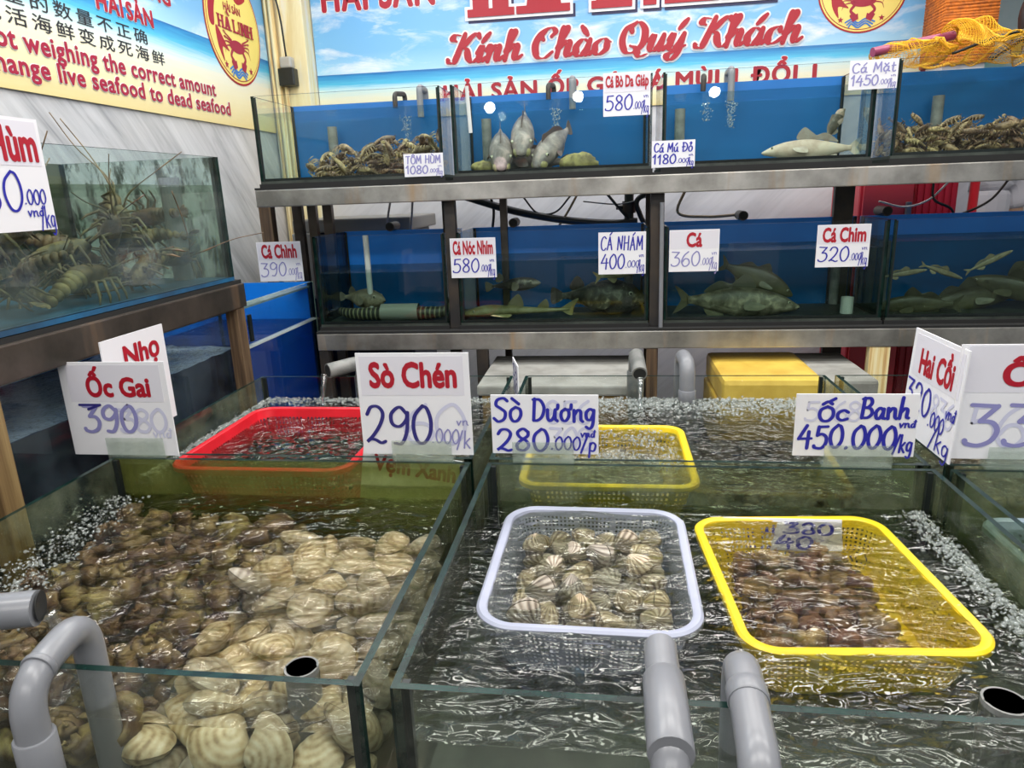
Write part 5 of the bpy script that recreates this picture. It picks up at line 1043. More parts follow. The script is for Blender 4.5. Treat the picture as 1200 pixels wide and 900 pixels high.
  (0.5662,1.9192,0.8310,.687,.223,.197,-.663,.971),(0.2619,1.8402,0.8294,.823,.072,.376,.42,.865),(0.4911,1.5711,0.8474,.634,-.77,-.039,.058,1.235),(0.2813,1.9601,0.8312,.93,.064,.329,.15,1.023)],
 'whelk': [(1.0849,1.5363,0.8702,.378,.129,.555,.73,.913),(1.0257,1.5423,0.8687,.643,.286,.147,-.695,.905),(0.8618,1.5067,0.8696,.257,.303,-.496,-.772,.845),(0.8479,1.7378,0.8684,.008,.294,-.012,-.956,.857),
  (1.0643,1.5760,0.8781,.025,-.89,.192,-.414,.969),(1.1254,1.5929,0.8680,.942,.122,.308,-.042,.832),(0.8236,1.5538,0.8712,.909,.212,.329,.145,1.24),(1.0374,1.6983,0.8706,.279,-.162,.367,.873,1.145),
  (0.9558,1.4660,0.8700,.944,.097,.315,.021,1.064),(0.7703,1.5514,0.8685,.662,.379,.053,-.644,.922),(0.8183,1.5925,0.8715,.924,.063,.332,.178,1.246),(0.8456,1.4762,0.8713,.675,.231,.19,-.674,1.183),
  (0.8897,1.4977,0.8693,.201,-.269,.005,.942,.916),(0.8506,1.6355,0.8695,.826,.55,.111,-.056,.843),(0.8065,1.4751,0.8716,.245,.354,-.147,-.891,1.29),(1.0915,1.4631,0.8697,.962,-.034,.272,-.004,.976),
  (1.1191,1.7302,0.8718,.034,.319,-.103,-.942,1.283),(0.9697,1.6109,0.8679,.658,.392,.023,-.642,.842),(0.8664,1.5896,0.8759,.29,.534,-.538,-.584,1.026),(0.8078,1.5152,0.8779,.101,-.878,.187,.429,.98),
  (0.7915,1.6138,0.8723,.461,.428,-.392,-.671,1.106),(1.0558,1.5245,0.8796,.208,-.547,.724,-.366,1.051),(0.9690,1.7099,0.8765,.072,.699,-.331,.63,.803),(0.9370,1.6950,0.8688,.129,-.266,.275,.915,.948),
  (1.1275,1.6777,0.8701,.869,.323,.205,-.313,1.113),(1.1159,1.6376,0.8836,.411,-.126,-.901,.056,1.279),(1.0278,1.6494,0.8714,.369,.371,-.095,-.847,1.268),(1.1226,1.5636,0.8698,.894,.325,.22,-.217,1.064),
  (0.9436,1.7359,0.8684,.159,-.29,.097,.939,.859),(0.9318,1.5693,0.8712,.484,.38,-.042,-.787,1.244),(0.9700,1.6404,0.8737,.939,-.099,.316,-.091,1.207),(1.0635,1.7290,0.8705,.778,-.087,.321,.534,1.127),
  (0.7729,1.6738,0.8826,.549,.245,-.517,.609,1.143),(1.0739,1.6519,0.8701,.039,.312,-.221,-.923,1.104),(0.8886,1.7358,0.8727,.786,.541,.24,.176,1.127),(0.8641,1.5377,0.8700,.915,.005,.25,-.318,.948),
  (0.8912,1.5790,0.8682,.757,.053,.389,.522,.88),(0.8639,1.6584,0.8689,.834,.249,.225,-.439,.947),(0.9986,1.5619,0.8716,.83,-.135,.261,.475,1.213),(1.1296,1.7156,0.9037,.643,.526,.055,-.554,1.268),
  (0.7734,1.7065,0.8730,.703,.538,-.16,-.437,1.181),(1.0855,1.6888,0.8700,.189,.339,-.199,-.9,1.089),(0.9311,1.4986,0.8716,.3,.287,.073,-.907,1.222),(1.0982,1.6012,0.8793,.373,-.86,.268,.221,1.05),
  (1.0533,1.6176,0.8707,.91,.18,.338,.159,1.183),(0.8961,1.6091,0.8753,.819,-.122,.147,-.541,1.272),(0.9792,1.4909,0.8686,.784,.247,.207,-.53,.892),(1.1405,1.5093,0.8717,.662,-.443,.096,.597,.854),
  (1.0077,1.6113,0.8750,.854,-.188,.008,.484,1.273),(1.0319,1.5850,0.8719,.618,-.17,-.081,.764,.986),(0.9107,1.5309,0.8713,.907,.203,.333,.16,1.245),(0.9921,1.7231,0.8729,.683,-.257,.521,.443,.951),
  (0.8091,1.6999,0.8711,.04,-.29,.252,.922,1.221),(0.9706,1.6793,0.8690,.921,.262,.286,-.035,.971),(0.8832,1.5532,0.8844,.902,.189,.121,-.368,.992),(1.0271,1.5069,0.8710,.884,.354,.183,-.246,1.197),
  (0.8168,1.6581,0.8680,.414,-.165,.346,.826,.858),(0.9999,1.6824,0.8745,.716,.152,.406,-.547,1.169),(1.0649,1.4871,0.8693,.828,.076,.375,.41,1.007),(1.0929,1.7204,0.9004,.369,.749,-.056,-.547,1.293)],
 'loba': [(-0.7779,2.7741,1.6375,.046,.252,-.954,.154,.93),(-1.0219,2.7957,1.6423,.756,-.019,.023,.654,.815),(-0.8126,2.8698,1.6376,.196,.96,-.151,.129,1.051),(-0.8771,2.9441,1.6431,.383,-.027,.012,.923,.858),
  (-1.0785,2.8447,1.6376,.155,.086,-.973,.149,1.019),(-0.7206,2.9144,1.6455,.937,.01,.028,-.347,.981),(-1.1580,2.8030,1.6684,.417,-.549,.451,-.567,1.092),(-0.7631,2.8288,1.6365,.204,.955,.203,.068,.816),
  (-0.6915,2.9610,1.6386,.073,-.431,-.899,-.003,1.032),(-0.6988,2.8529,1.6602,.952,.255,-.025,-.165,1.059),(-1.0106,2.9418,1.6357,.088,.948,-.264,.152,.867),(-0.8171,2.9649,1.6426,.333,-.028,.01,.942,.832),
  (-1.0409,2.8192,1.6587,.168,.688,-.705,-.017,.944),(-1.1479,2.9121,1.6465,.826,.017,.024,-.564,1.036),(-1.0988,2.7743,1.6459,.171,-.029,.005,.985,1.006),(-0.9689,2.8884,1.6379,.171,-.895,-.411,0,.957),
  (-1.1327,2.8250,1.6717,.366,.803,-.449,.14,.936),(-1.0485,2.8984,1.6547,.172,.064,.178,.967,1.046),(-1.0273,2.7513,1.6790,.79,.361,.467,-.165,.986),(-0.8137,2.7827,1.6630,.346,.938,-.009,.031,.809),
  (-0.9033,2.9511,1.6725,.388,.164,.008,-.907,1.145),(-0.8780,2.8106,1.6365,.04,.77,.598,.22,.932),(-0.8179,2.9342,1.6496,.013,-.168,-.923,-.346,.891),(-0.7163,2.7799,1.6698,.925,.159,.202,.279,1.183),
  (-0.7589,2.9584,1.6453,.008,-.511,.835,-.204,.879),(-0.8395,2.7538,1.6462,.112,.09,.969,-.199,.834),(-0.8607,2.9006,1.6755,.024,.063,-.994,.088,.851),(-0.9765,2.8179,1.6402,.018,-.896,.441,.041,.94),
  (-0.7359,2.7631,1.6914,.138,-.063,-.987,.057,.974),(-0.9732,2.9873,1.6368,.147,-.966,.039,-.211,.904),(-0.8130,2.8837,1.6662,.347,.92,-.069,.165,.968),(-0.8903,2.8803,1.6567,.913,-.131,-.15,-.357,.802),
  (-1.1169,2.9733,1.6520,.995,-.077,.045,-.048,1.022),(-0.6722,2.8345,1.6900,.068,-.515,.785,-.338,1.025),(-0.9147,2.7555,1.6509,.034,-.056,-.967,.247,.981),(-0.7131,2.7641,1.7176,.294,.95,-.09,.058,1.024),
  (-0.7830,2.9833,1.6583,.373,.819,-.289,.326,.829),(-0.9320,2.8625,1.6575,.133,-.521,-.823,-.186,1.153),(-0.7955,2.8094,1.6756,.164,.958,0,.236,.865),(-1.0838,2.8617,1.7003,.954,-.091,-.253,-.135,1.022),
  (-1.0237,2.8633,1.6892,.896,-.039,.167,.408,1.115),(-0.6642,2.7842,1.7408,.616,.387,-.581,-.365,.969),(-0.8183,2.9911,1.6740,.533,.636,-.366,.421,.836),(-1.0341,2.9788,1.6515,.512,.791,-.304,.138,.833),
  (-1.0983,2.7647,1.6672,.114,.96,.255,-.01,.907),(-0.6637,2.8628,1.7183,.32,.565,.732,.205,.925),(-0.7385,2.7971,1.7315,.199,-.033,-.975,.097,.9),(-0.9668,2.9605,1.6696,.098,-.899,-.402,-.141,1.128),
  (-0.9068,2.9960,1.7163,.411,-.833,.217,.299,.937),(-0.9734,2.7803,1.6656,.025,.86,.508,.029,.828),(-0.8627,2.9548,1.6881,.02,-.97,-.205,-.127,.913),(-0.8962,2.8075,1.6781,.229,.968,.062,.087,1.189),
  (-1.1591,2.9619,1.6855,.599,.359,.644,.312,.99),(-0.8874,2.8409,1.7067,.954,-.241,.002,.177,.817),(-1.0668,2.9551,1.6882,.469,.758,-.103,-.442,1.086),(-0.8903,2.7594,1.6803,.375,.864,.334,.04,.818),
  (-0.7052,2.9112,1.7016,.178,.924,.313,.129,1.002),(-1.1289,2.8887,1.6669,.26,.501,-.804,.189,.892),(-0.7087,2.9509,1.6729,.052,-.929,.365,.024,1.05),(-0.7855,2.9198,1.6856,.236,.353,-.895,.139,1.064),
  (-0.8705,2.9148,1.7239,.674,.139,-.038,-.724,1.096),(-0.9909,2.8428,1.6902,.232,-.929,-.289,-.004,1.057),(-0.6908,2.9945,1.6745,.342,-.938,0,-.053,.824),(-0.7325,2.8640,1.6786,.062,.343,-.937,-.027,.987),
  (-0.9915,2.9762,1.7051,.03,-.1,-.955,-.278,1.128),(-0.8254,2.7651,1.7274,.341,.261,-.705,.565,.857),(-0.8255,2.9863,1.7339,.054,.006,-.121,-.991,.893),(-1.0185,2.9033,1.6988,.052,.998,-.039,.009,.856),
  (-0.7879,2.8294,1.7065,.008,.269,-.96,.074,1.171),(-0.9263,2.7703,1.7248,.936,.153,-.24,.208,.944),(-0.9433,2.9195,1.6959,.11,.94,-.276,.169,.9),(-0.9304,2.9176,1.7399,.981,-.108,-.079,-.14,1.052),
  (-1.1111,2.9246,1.6776,.09,.397,.91,-.082,1.101),(-0.9892,2.7827,1.6956,.034,-.804,.594,.014,.919),(-0.9799,2.9428,1.7258,.039,.961,.024,.272,.867),(-1.0165,2.8702,1.7295,.004,.414,.91,.008,.98),
  (-0.7879,2.8370,1.7406,.217,.864,.43,.148,1.028),(-0.6951,2.8368,1.7233,.357,.157,.821,.417,.825),(-0.9336,2.8456,1.7084,.037,-.913,-.404,-.036,.908),(-0.7619,2.9651,1.7002,.012,-.859,.511,-.032,.813),
  (-0.7363,2.9029,1.7405,.141,.911,-.382,.06,1.13),(-0.8640,2.8441,1.7321,.074,.598,-.789,-.118,1.177),(-0.8406,2.7577,1.7061,.517,-.529,.425,.522,.893),(-0.7093,2.9950,1.7107,.32,-.935,.149,-.038,.845),
  (-0.8745,2.9589,1.7706,.368,.002,.081,.926,1.184),(-1.1426,2.8810,1.7100,.039,.795,.526,.298,1.067),(-0.8689,2.8053,1.7631,.115,-.982,-.141,-.056,1.119),(-0.9607,2.8639,1.7324,.08,.892,.309,.321,.889),
  (-1.0952,2.9510,1.7094,.016,-.896,.282,-.344,1.066),(-0.7116,2.9369,1.7286,.19,-.916,-.153,-.319,.824),(-0.7947,2.9239,1.7230,.064,.965,-.251,-.042,.874),(-0.9366,2.8100,1.7377,.283,.821,.42,.264,.868),
  (-0.7621,2.9822,1.7328,.3,-.953,-.045,-.017,.943),(-0.7053,2.7882,1.7498,.212,.772,-.596,.069,.877),(-0.8026,2.9115,1.7638,.661,.155,.182,.711,.814),(-1.0082,2.7872,1.7400,.346,.048,.006,.937,1.183),
  (-0.6613,2.8910,1.7733,.31,.652,.328,.609,1.167),(-0.6943,2.8126,1.7693,.008,.336,.942,.006,.955)],
 'lobb': [(1.4801,2.7896,1.6374,.246,-.752,-.605,.091,.863),(1.3279,2.8625,1.6352,.114,-.757,.631,-.124,.855),(1.1408,2.7577,1.6338,.209,-.214,-.954,-.01,.795),(1.1544,2.9737,1.6392,.502,.026,.015,-.865,.807),
  (1.3710,2.8803,1.6361,.165,-.951,.256,-.054,.919),(1.5186,2.8763,1.6388,.872,.015,.026,-.489,.782),(1.1717,2.8309,1.6378,.176,-.78,-.601,.019,1.19),(1.3726,2.9648,1.6437,.845,-.016,.025,.534,1.095),
  (1.2677,2.7885,1.6424,.908,-.012,.027,.417,1.014),(1.0242,2.8301,1.6344,.239,.723,-.647,.048,.872),(1.0876,2.8410,1.6538,.95,-.117,-.124,.263,1.196),(1.1991,2.7654,1.6415,.116,-.194,-.891,-.394,1.133),
  (1.2184,2.8811,1.6507,.946,-.037,.3,.118,.866),(1.0825,2.9281,1.6390,.032,-.03,.001,.999,.793),(1.0931,2.9820,1.6399,.029,.04,-.969,-.24,1.24),(1.5113,2.7650,1.6375,.037,-.987,-.151,.048,.926),
  (1.3622,2.7976,1.6384,.177,.738,-.642,-.111,1.233),(1.2765,2.8476,1.6343,.028,-.284,-.958,-.015,.792),(1.1346,2.8964,1.6358,.195,.978,.033,.064,.976),(1.1298,2.8181,1.6360,.077,-.576,.8,-.149,.93),
  (1.0295,2.9663,1.6582,.403,.321,.13,-.847,1.056),(1.4170,2.7653,1.6537,.154,-.174,.209,-.95,1.001),(1.3303,2.9359,1.6351,.032,.376,.926,.001,.753),(1.2311,2.9784,1.6349,.201,.035,-.967,.154,.898),
  (1.4861,2.9426,1.6431,.252,-.029,.008,.967,1.063),(1.4284,2.8430,1.6376,.002,.797,.553,.242,1.229),(1.4034,2.9177,1.6400,.186,-.078,-.978,.051,1.218),(1.2426,2.8859,1.6810,.761,.104,.292,-.57,1.014),
  (1.5133,2.7611,1.6841,.268,-.171,.039,.947,.809),(1.2295,2.8131,1.6713,.744,.082,.429,.506,1.194),(1.3087,2.9674,1.6471,.199,.39,.879,.187,1.157),(1.4540,2.9878,1.6566,.944,-.271,-.018,-.186,1.077),
  (1.0633,2.8720,1.6609,.841,-.307,-.122,.428,1.093),(1.3900,2.8553,1.6562,.031,-.937,.29,-.192,1.054),(1.1863,2.9369,1.6375,.026,.996,-.085,.007,1.077),(1.2577,2.8082,1.6616,.177,-.851,-.475,.14,.898),
  (1.0163,2.8827,1.6361,.102,-.752,-.637,.131,.83),(1.1020,2.9352,1.6471,.182,-.092,-.979,-.02,.897),(1.3032,2.7591,1.6450,.278,.956,.051,-.073,1.163),(1.3850,2.8867,1.6843,.137,.821,.549,-.079,1.218),
  (1.0541,2.9666,1.6876,.925,.173,.089,-.327,1.131),(1.4421,2.9110,1.6681,.91,-.056,.18,.369,1.039),(1.3088,2.8587,1.6536,.08,.694,-.708,.103,1.172),(1.4973,2.8110,1.6621,.288,-.274,-.902,.166,1),
  (1.2695,2.9424,1.6554,.01,.104,.666,.738,1.133),(1.0795,2.8956,1.6959,.732,.044,.022,.68,1.222),(1.3018,2.7863,1.6599,.124,.991,.018,-.05,.842),(1.5152,2.7551,1.6642,.981,.028,.106,.158,.804),
  (1.4511,2.7955,1.6622,.068,-.762,.638,-.091,1.223),(1.4923,2.8562,1.6347,.05,.813,-.55,.185,.936),(1.1687,2.8260,1.6786,.151,.368,.868,.295,1.195),(1.5144,2.9682,1.6397,.03,.87,.486,-.076,.901),
  (1.1995,2.9372,1.6643,.063,.814,.536,.213,1.171),(1.2588,2.8984,1.6514,.96,.011,.279,-.037,.921),(1.2756,2.8982,1.6826,.651,-.036,-.615,-.442,.942),(1.3746,2.7822,1.6857,.969,-.137,.05,.198,1.147),
  (1.0373,2.9207,1.6501,.028,-.807,.587,.052,.808),(1.2712,2.9819,1.6811,.476,.869,-.107,.085,1.119),(1.4408,2.7528,1.6871,.065,-.069,-.764,-.638,.957),(1.3638,2.7561,1.7113,.043,-.059,.734,.676,1.243),
  (1.5322,2.8961,1.6621,.512,-.517,-.482,.487,1.105),(1.1473,2.9848,1.6686,.352,-.919,-.17,.05,1.097),(1.3602,2.8535,1.6729,.218,-.693,.523,-.446,.948),(1.3314,2.8809,1.6773,.116,.444,-.851,.256,1.096),
  (1.1455,2.7552,1.7063,.035,-.175,-.972,.151,.997),(1.3501,2.9646,1.6729,.039,-.661,-.687,.3,1.193),(1.1350,2.9208,1.6585,.107,-.883,-.44,-.126,.984),(1.2588,2.7529,1.6942,.041,.001,-.706,-.707,1.111),
  (1.0778,2.7739,1.6402,.034,-.197,.976,-.083,1.246),(1.0121,2.9346,1.6897,.815,.176,-.437,-.337,1.134),(1.2522,2.9741,1.6600,.041,.591,.76,-.267,.994),(1.1889,2.7692,1.6983,.032,-.912,-.278,-.299,1.054),
  (1.1633,2.9638,1.6880,.103,-.955,-.258,-.108,1.249),(1.1185,2.8658,1.6816,.017,.52,-.852,-.06,.942),(1.4182,2.8413,1.6894,.158,-.948,-.262,-.085,1.235),(1.3455,2.8225,1.7143,.095,.489,.188,-.847,1.084),
  (1.0201,2.7972,1.6661,.29,-.769,-.567,.062,1.151),(1.4285,2.9534,1.6678,.136,.557,.818,.051,1.118),(1.5307,2.8205,1.6797,.582,-.334,.169,-.722,1.146),(1.4743,2.8759,1.7162,.561,.733,-.308,.232,1.206),
  (1.4903,2.7558,1.6973,.082,-.179,-.963,.182,1.024),(1.0292,2.7860,1.6946,.689,.261,.071,.672,.842),(1.0907,2.9808,1.6950,.374,.342,-.823,.258,.924),(1.0828,2.8081,1.6830,.964,.033,.18,-.195,.914),
  (1.0325,2.8703,1.6746,.307,-.384,-.443,.749,.764),(1.1942,2.8860,1.7037,.419,.167,.056,.891,1.143),(1.1503,2.8963,1.6855,.929,.184,.03,-.319,.972),(1.5146,2.9892,1.6739,.076,.986,-.065,.132,.751),
  (1.5009,2.8672,1.6701,.345,.718,-.549,.253,1.179),(1.5120,2.7696,1.7141,.365,.921,.097,.091,.861),(1.1479,2.7747,1.6624,.185,-.784,.587,-.08,.97),(1.5277,2.9669,1.6616,.115,.544,-.802,.22,.905),
  (1.2331,2.9283,1.7151,.437,-.112,.067,-.89,1.075),(1.3218,2.9859,1.7205,.137,.203,-.783,.572,1.062),(1.3124,2.7952,1.6846,.952,-.091,.029,-.292,.819),(1.4821,2.9357,1.6842,.003,.164,-.185,-.969,.791),
  (1.1213,2.7805,1.6814,.001,.829,-.559,.013,.96),(1.5015,2.8379,1.7190,.32,-.895,.249,-.185,1.217),(1.4921,2.9871,1.6970,.141,.192,-.923,-.302,1.145),(1.0266,2.9852,1.7322,.678,-.357,.641,-.043,1.014),
  (1.4688,2.8730,1.6529,.817,.015,-.196,-.543,.764),(1.1780,2.9706,1.7290,.211,-.056,-.115,.969,1.085),(1.4143,2.8167,1.7239,.654,.14,-.111,.735,1.246),(1.5135,2.9687,1.7143,.119,-.864,-.386,-.302,1.016),
  (1.0435,2.8827,1.7071,.824,-.129,-.245,.494,.758),(1.5059,2.8944,1.6811,.289,.646,.705,-.046,1.015),(1.4622,2.7819,1.7237,.647,-.421,-.001,.636,.917),(1.4088,2.9838,1.6913,.957,-.013,-.134,-.256,.898),
  (1.2391,2.8411,1.6954,.828,-.01,.041,-.559,.797),(1.4990,2.9191,1.7285,.963,.145,-.224,.05,1.227),(1.1290,2.9489,1.7142,.306,-.544,.701,-.346,.908),(1.2884,2.8426,1.6931,.427,.441,.748,.253,.881),
  (1.3911,2.9766,1.7047,.734,-.169,-.391,.529,.834),(1.3661,2.9627,1.7087,.623,.006,.337,.706,1.011),(1.2458,2.7859,1.6873,.08,.995,.026,-.051,.79),(1.4787,2.9641,1.7295,.033,-.273,.961,.037,1.04),
  (1.5210,2.9276,1.6966,.113,.909,.344,.208,.819),(1.0742,2.7592,1.6700,.099,-.148,-.984,.002,.952),(1.1472,2.9378,1.7469,.154,.397,.037,.904,1.087),(1.3909,2.7912,1.7177,.35,-.699,.619,.08,.915),
  (1.0135,2.7626,1.7256,.381,.774,-.082,-.499,.954),(1.2196,2.8643,1.7090,.144,.033,-.962,-.23,1.193),(1.1706,2.7752,1.7262,.08,.973,-.098,.192,1.249),(1.4352,2.7918,1.7236,.481,.363,-.499,-.623,.934),
  (1.4377,2.9156,1.7061,.071,.232,.955,-.169,1.174),(1.0892,2.7800,1.7049,.215,-.765,.484,-.366,1.101),(1.0339,2.8294,1.7078,.419,.385,-.643,.513,.992),(1.1168,2.8303,1.7024,.156,.974,-.08,.141,1.12),
  (1.3135,2.8288,1.7127,.042,.738,.673,.018,.755),(1.4220,2.9698,1.7164,.264,.429,-.85,-.156,.908),(1.3315,2.9179,1.6889,.26,.731,-.626,.081,.951),(1.1365,2.8852,1.7096,.085,.366,.866,.331,.858),
  (1.2504,2.8285,1.7138,.175,-.924,-.288,-.179,1.191),(1.0283,2.8723,1.7095,.415,.079,.89,.17,.958),(1.2515,2.7760,1.7398,.959,-.007,-.032,-.281,.976),(1.2987,2.7827,1.7034,.258,.954,.094,.123,1.202),
  (1.2734,2.9409,1.7006,.032,.974,-.096,-.201,1.068),(1.0914,2.8657,1.7077,.143,.946,.05,.285,.905),(1.0546,2.7770,1.7032,.03,.751,.53,.392,.825)],
 'lobl': [(-1.3855,1.0610,1.3461,.095,-.896,.42,-.11,.943),(-1.4334,1.5940,1.3480,.279,.318,-.884,-.202,.866),(-1.3301,1.2179,1.3658,.716,.021,.021,-.698,.995),(-1.3974,2.0526,1.4621,.152,.197,-.105,-.963,1.005),
  (-1.4014,1.3128,1.3475,.053,.592,-.757,.27,.934),(-1.3732,1.0414,1.4182,.05,.963,-.001,.266,1.027),(-1.2909,1.5809,1.3857,.644,.137,.122,.743,1.031),(-1.3238,1.4864,1.4186,.293,-.089,.83,.466,.852),
  (-1.4367,1.7686,1.3436,.155,.73,-.662,.069,.934),(-1.4049,1.6139,1.4318,.045,-.903,-.413,-.112,1.042),(-1.3605,2.0629,1.3952,.952,-.188,.028,-.241,1.05),(-1.4072,1.9611,1.3434,.136,.18,-.961,.159,.923),
  (-1.3083,1.3936,1.4748,.054,-.845,-.386,-.366,.967),(-1.4811,1.4125,1.4452,.721,.196,-.23,-.624,.916),(-1.4137,1.3986,1.3985,.215,-.207,.174,.939,.871),(-1.4476,1.4937,1.4853,.199,.734,-.648,.021,.9),
  (-1.2771,1.8827,1.4025,.359,-.562,.743,-.061,1.022),(-1.4628,1.9504,1.4889,.117,.713,.247,.646,1.045),(-1.3100,1.7478,1.4626,.855,.28,-.416,-.136,.892),(-1.4107,1.5648,1.5444,.915,-.065,.188,.351,.877),
  (-1.3546,1.8534,1.4715,.303,.81,-.416,.28,1.003),(-1.2949,1.2037,1.4304,.165,-.501,.841,-.117,.949),(-1.4871,1.7701,1.4590,.203,-.811,-.37,.405,1.006),(-1.3835,2.0918,1.5236,.029,.048,.729,-.682,.885),
  (-1.2756,1.2977,1.5385,.324,-.597,.709,-.191,1.028),(-1.3585,2.0406,1.5665,.373,.081,-.921,-.074,.958),(-1.4419,1.2073,1.4276,.006,.775,.571,.271,.948),(-1.3682,1.9471,1.5566,.729,-.012,-.124,-.673,1.015),
  (-1.3963,1.0712,1.5578,.129,.006,-.168,.977,.986),(-1.3921,1.1764,1.6082,.885,-.435,.092,.14,.921),(-1.4256,1.3039,1.5069,.048,.892,-.393,.219,.852),(-1.4013,1.7192,1.5569,.309,-.941,-.103,.089,.92),
  (-1.3580,1.0220,1.5727,.555,-.804,-.188,-.101,1.038),(-1.4512,1.0916,1.4678,.179,-.736,-.639,-.132,.977),(-1.4012,1.4565,1.5576,.237,.791,-.543,-.152,.854),(-1.3233,1.5476,1.5495,.145,-.666,-.729,.057,.894)],}
# ------------------------------------------------------------------ fish
def fish_mat(name, a, b, c=None, scale=18, rough=.35, shade=.8):
    mt, nt, out = nodes(name)
    p = nd(nt, 'BsdfPrincipled'); p.inputs['Roughness'].default_value = rough; nt.links.new(p.outputs[0], out.inputs[0])
    t = nd(nt, 'TexCoord'); n = noise_n(nt, t.outputs['Object'], scale, 5, .65, .5)
    col = ramp(nt, n, [(.38, a), (.56, b)] + ([(.68, c)] if c else []))
    sp = nd(nt, 'SeparateXYZ'); nt.links.new(t.outputs['Object'], sp.inputs[0])     # dark back, pale belly, as the fish is coloured
    mr = nd(nt, 'MapRange'); mr.inputs[1].default_value = -.035; mr.inputs[2].default_value = .04; nt.links.new(sp.outputs[2], mr.inputs[0])
    col = mixc(nt, shade, col, ramp(nt, mr.outputs[0], [(.1, (1, .98, .92)), (.5, (.72, .70, .66)), (.9, (.28, .27, .25))]), 'MULTIPLY')
    nt.links.new(col, p.inputs['Base Color']); nt.links.new(bump_n(nt, noise_n(nt, t.outputs['Object'], 160, 2), .25), p.inputs['Normal'])
    return mt
EYEW = plain('fish_eye', (.55, .52, .40), .1); EYEB = plain('fish_pupil', (.01, .01, .01), .1)
def loft(mb, secs, K=20, lump=0.0, seed=0, curve=None):
    """secs: (x, up, down, half width, centre z)"""
    S = []; n = len(secs)
    for i in range(n-1):
        for k in range(4):
            t = k/4; p0 = secs[max(i-1, 0)]; p1 = secs[i]; p2 = secs[i+1]; p3 = secs[min(i+2, n-1)]
            S.append([.5*((2*b)+(c-a)*t+(2*a-5*b+4*c-d)*t*t+(3*b-a-3*c+d)*t**3) for a, b, c, d in zip(p0, p1, p2, p3)])
    S.append(list(secs[-1])); vs = []; fs = []
    for x, u, d, w_, cz in S:
        for k in range(K):
            a = 2*math.pi*k/K; s_ = math.sin(a); z = cz + (u if s_ > 0 else d)*s_; y = max(w_, .0006)*math.cos(a)
            p = Vector((x, y, z))
            if lump: p += Vector((0, 1, .6))*noise.noise(p*34+Vector((seed, 0, 0)))*lump*(1 if w_ > .01 else .2)
            if curve: p.y += curve(x)
            vs.append(p)
    m_ = len(S)
    for i in range(m_-1):
        for k in range(K):
            a = i*K+k; b = i*K+(k+1)%K; fs.append((a, b, b+K, a+K))
    fs += [tuple(range(K))[::-1], tuple((m_-1)*K+k for k in range(K))]
    return mb.add(vs, fs)
def fin(pts, th=.0022, ridge=0):
    """thin fin in the fish's own xz plane"""
    q = [(p.x, p.y) for p in spline([(a, b) for a, b in pts]+[pts[0]], 4)[:-1]]; n = len(q); mb = MB()
    cx = sum(a for a, b in q)/n; cz = sum(b for a, b in q)/n
    vs = [(a, -th*.3, b) for a, b in q] + [(a, th*.3, b) for a, b in q] + [(cx, -th, cz), (cx, th, cz)]
    fs = [((k+1)%n, k, 2*n) for k in range(n)] + [(n+k, n+(k+1)%n, 2*n+1) for k in range(n)] + [(k, (k+1)%n, n+(k+1)%n, n+k) for k in range(n)]
    return mb.add(vs, fs)
def fish(label, L, secs, mats, fins, eye, loc, rot=(0, 0, 0), lump=0.0, name='fish', mouth=None, curve=None, group=None, seed=0):
    F = empty(name, loc, rot, label, 'fish', group); mb = MB()
    loft(mb, [tuple(q*L for q in s) for s in secs], 22, lump, seed, curve); mb.build('body', mats[0], F, smooth=True)
    for nm, pts, off in fins:
        o = fin([(a*L, b*L) for a, b in pts]).build(nm, mats[1], F, smooth=False)
        if nm == 'pectoral_fin' or nm == 'pelvic_fin': o.location = (0, off[0]*L, 0); o.rotation_euler = (R(off[1]), 0, R(off[2]))
        elif curve: o.location = (0, curve((pts[0][0])*L), 0)
    ex, ey, ez, er = [q*L for q in eye]
    for s in (-1, 1):
        e = MB().ball((ex, s*ey, ez), er, seg=10, rings=8).build('eye', EYEW, F, smooth=True)
        MB().ball((ex+er*.15, s*(ey+er*.55), ez), er*.62, seg=8, rings=6).build('pupil', EYEB, e, smooth=True)
    if mouth:
        mx, mz, mr = [q*L for q in mouth]; MB().ball((mx, 0, mz), mr, sc=(.7, 1.3, .35), seg=12).build('mouth', EYEB, F, smooth=True)
    return F
GROUPER = [(.50,.012,.012,.012,-.02),(.47,.045,.040,.040,-.015),(.38,.095,.085,.072,0),(.24,.150,.125,.092,.005),(.05,.165,.140,.092,.005),(-.14,.125,.110,.066,.005),(-.30,.065,.058,.034,0),(-.38,.045,.042,.020,0),(-.42,.045,.042,.012,0)]
GF = [('tail_fin', [(-.40,.04),(-.50,.10),(-.52,.0),(-.50,-.10),(-.40,-.04)], 0),
      ('dorsal_fin', [(.20,.13),(.16,.23),(.02,.21),(-.16,.19),(-.30,.10),(-.28,.06),(0,.14)], 0),
      ('anal_fin', [(-.08,-.10),(-.12,-.20),(-.24,-.14),(-.28,-.05)], 0),
      ('pectoral_fin', [(.20,-.02),(.06,.03),(.02,-.07),(.14,-.09)], (.088, 18, 20)), ('pectoral_fin', [(.20,-.02),(.06,.03),(.02,-.07),(.14,-.09)], (-.088, -18, -20))]
BASS = [(.50,.010,.008,.008,-.02),(.46,.035,.032,.030,-.018),(.36,.075,.070,.055,-.005),(.20,.115,.105,.070,0),(.0,.125,.115,.068,0),(-.20,.085,.080,.045,0),(-.34,.042,.040,.022,0),(-.41,.032,.032,.012,0)]
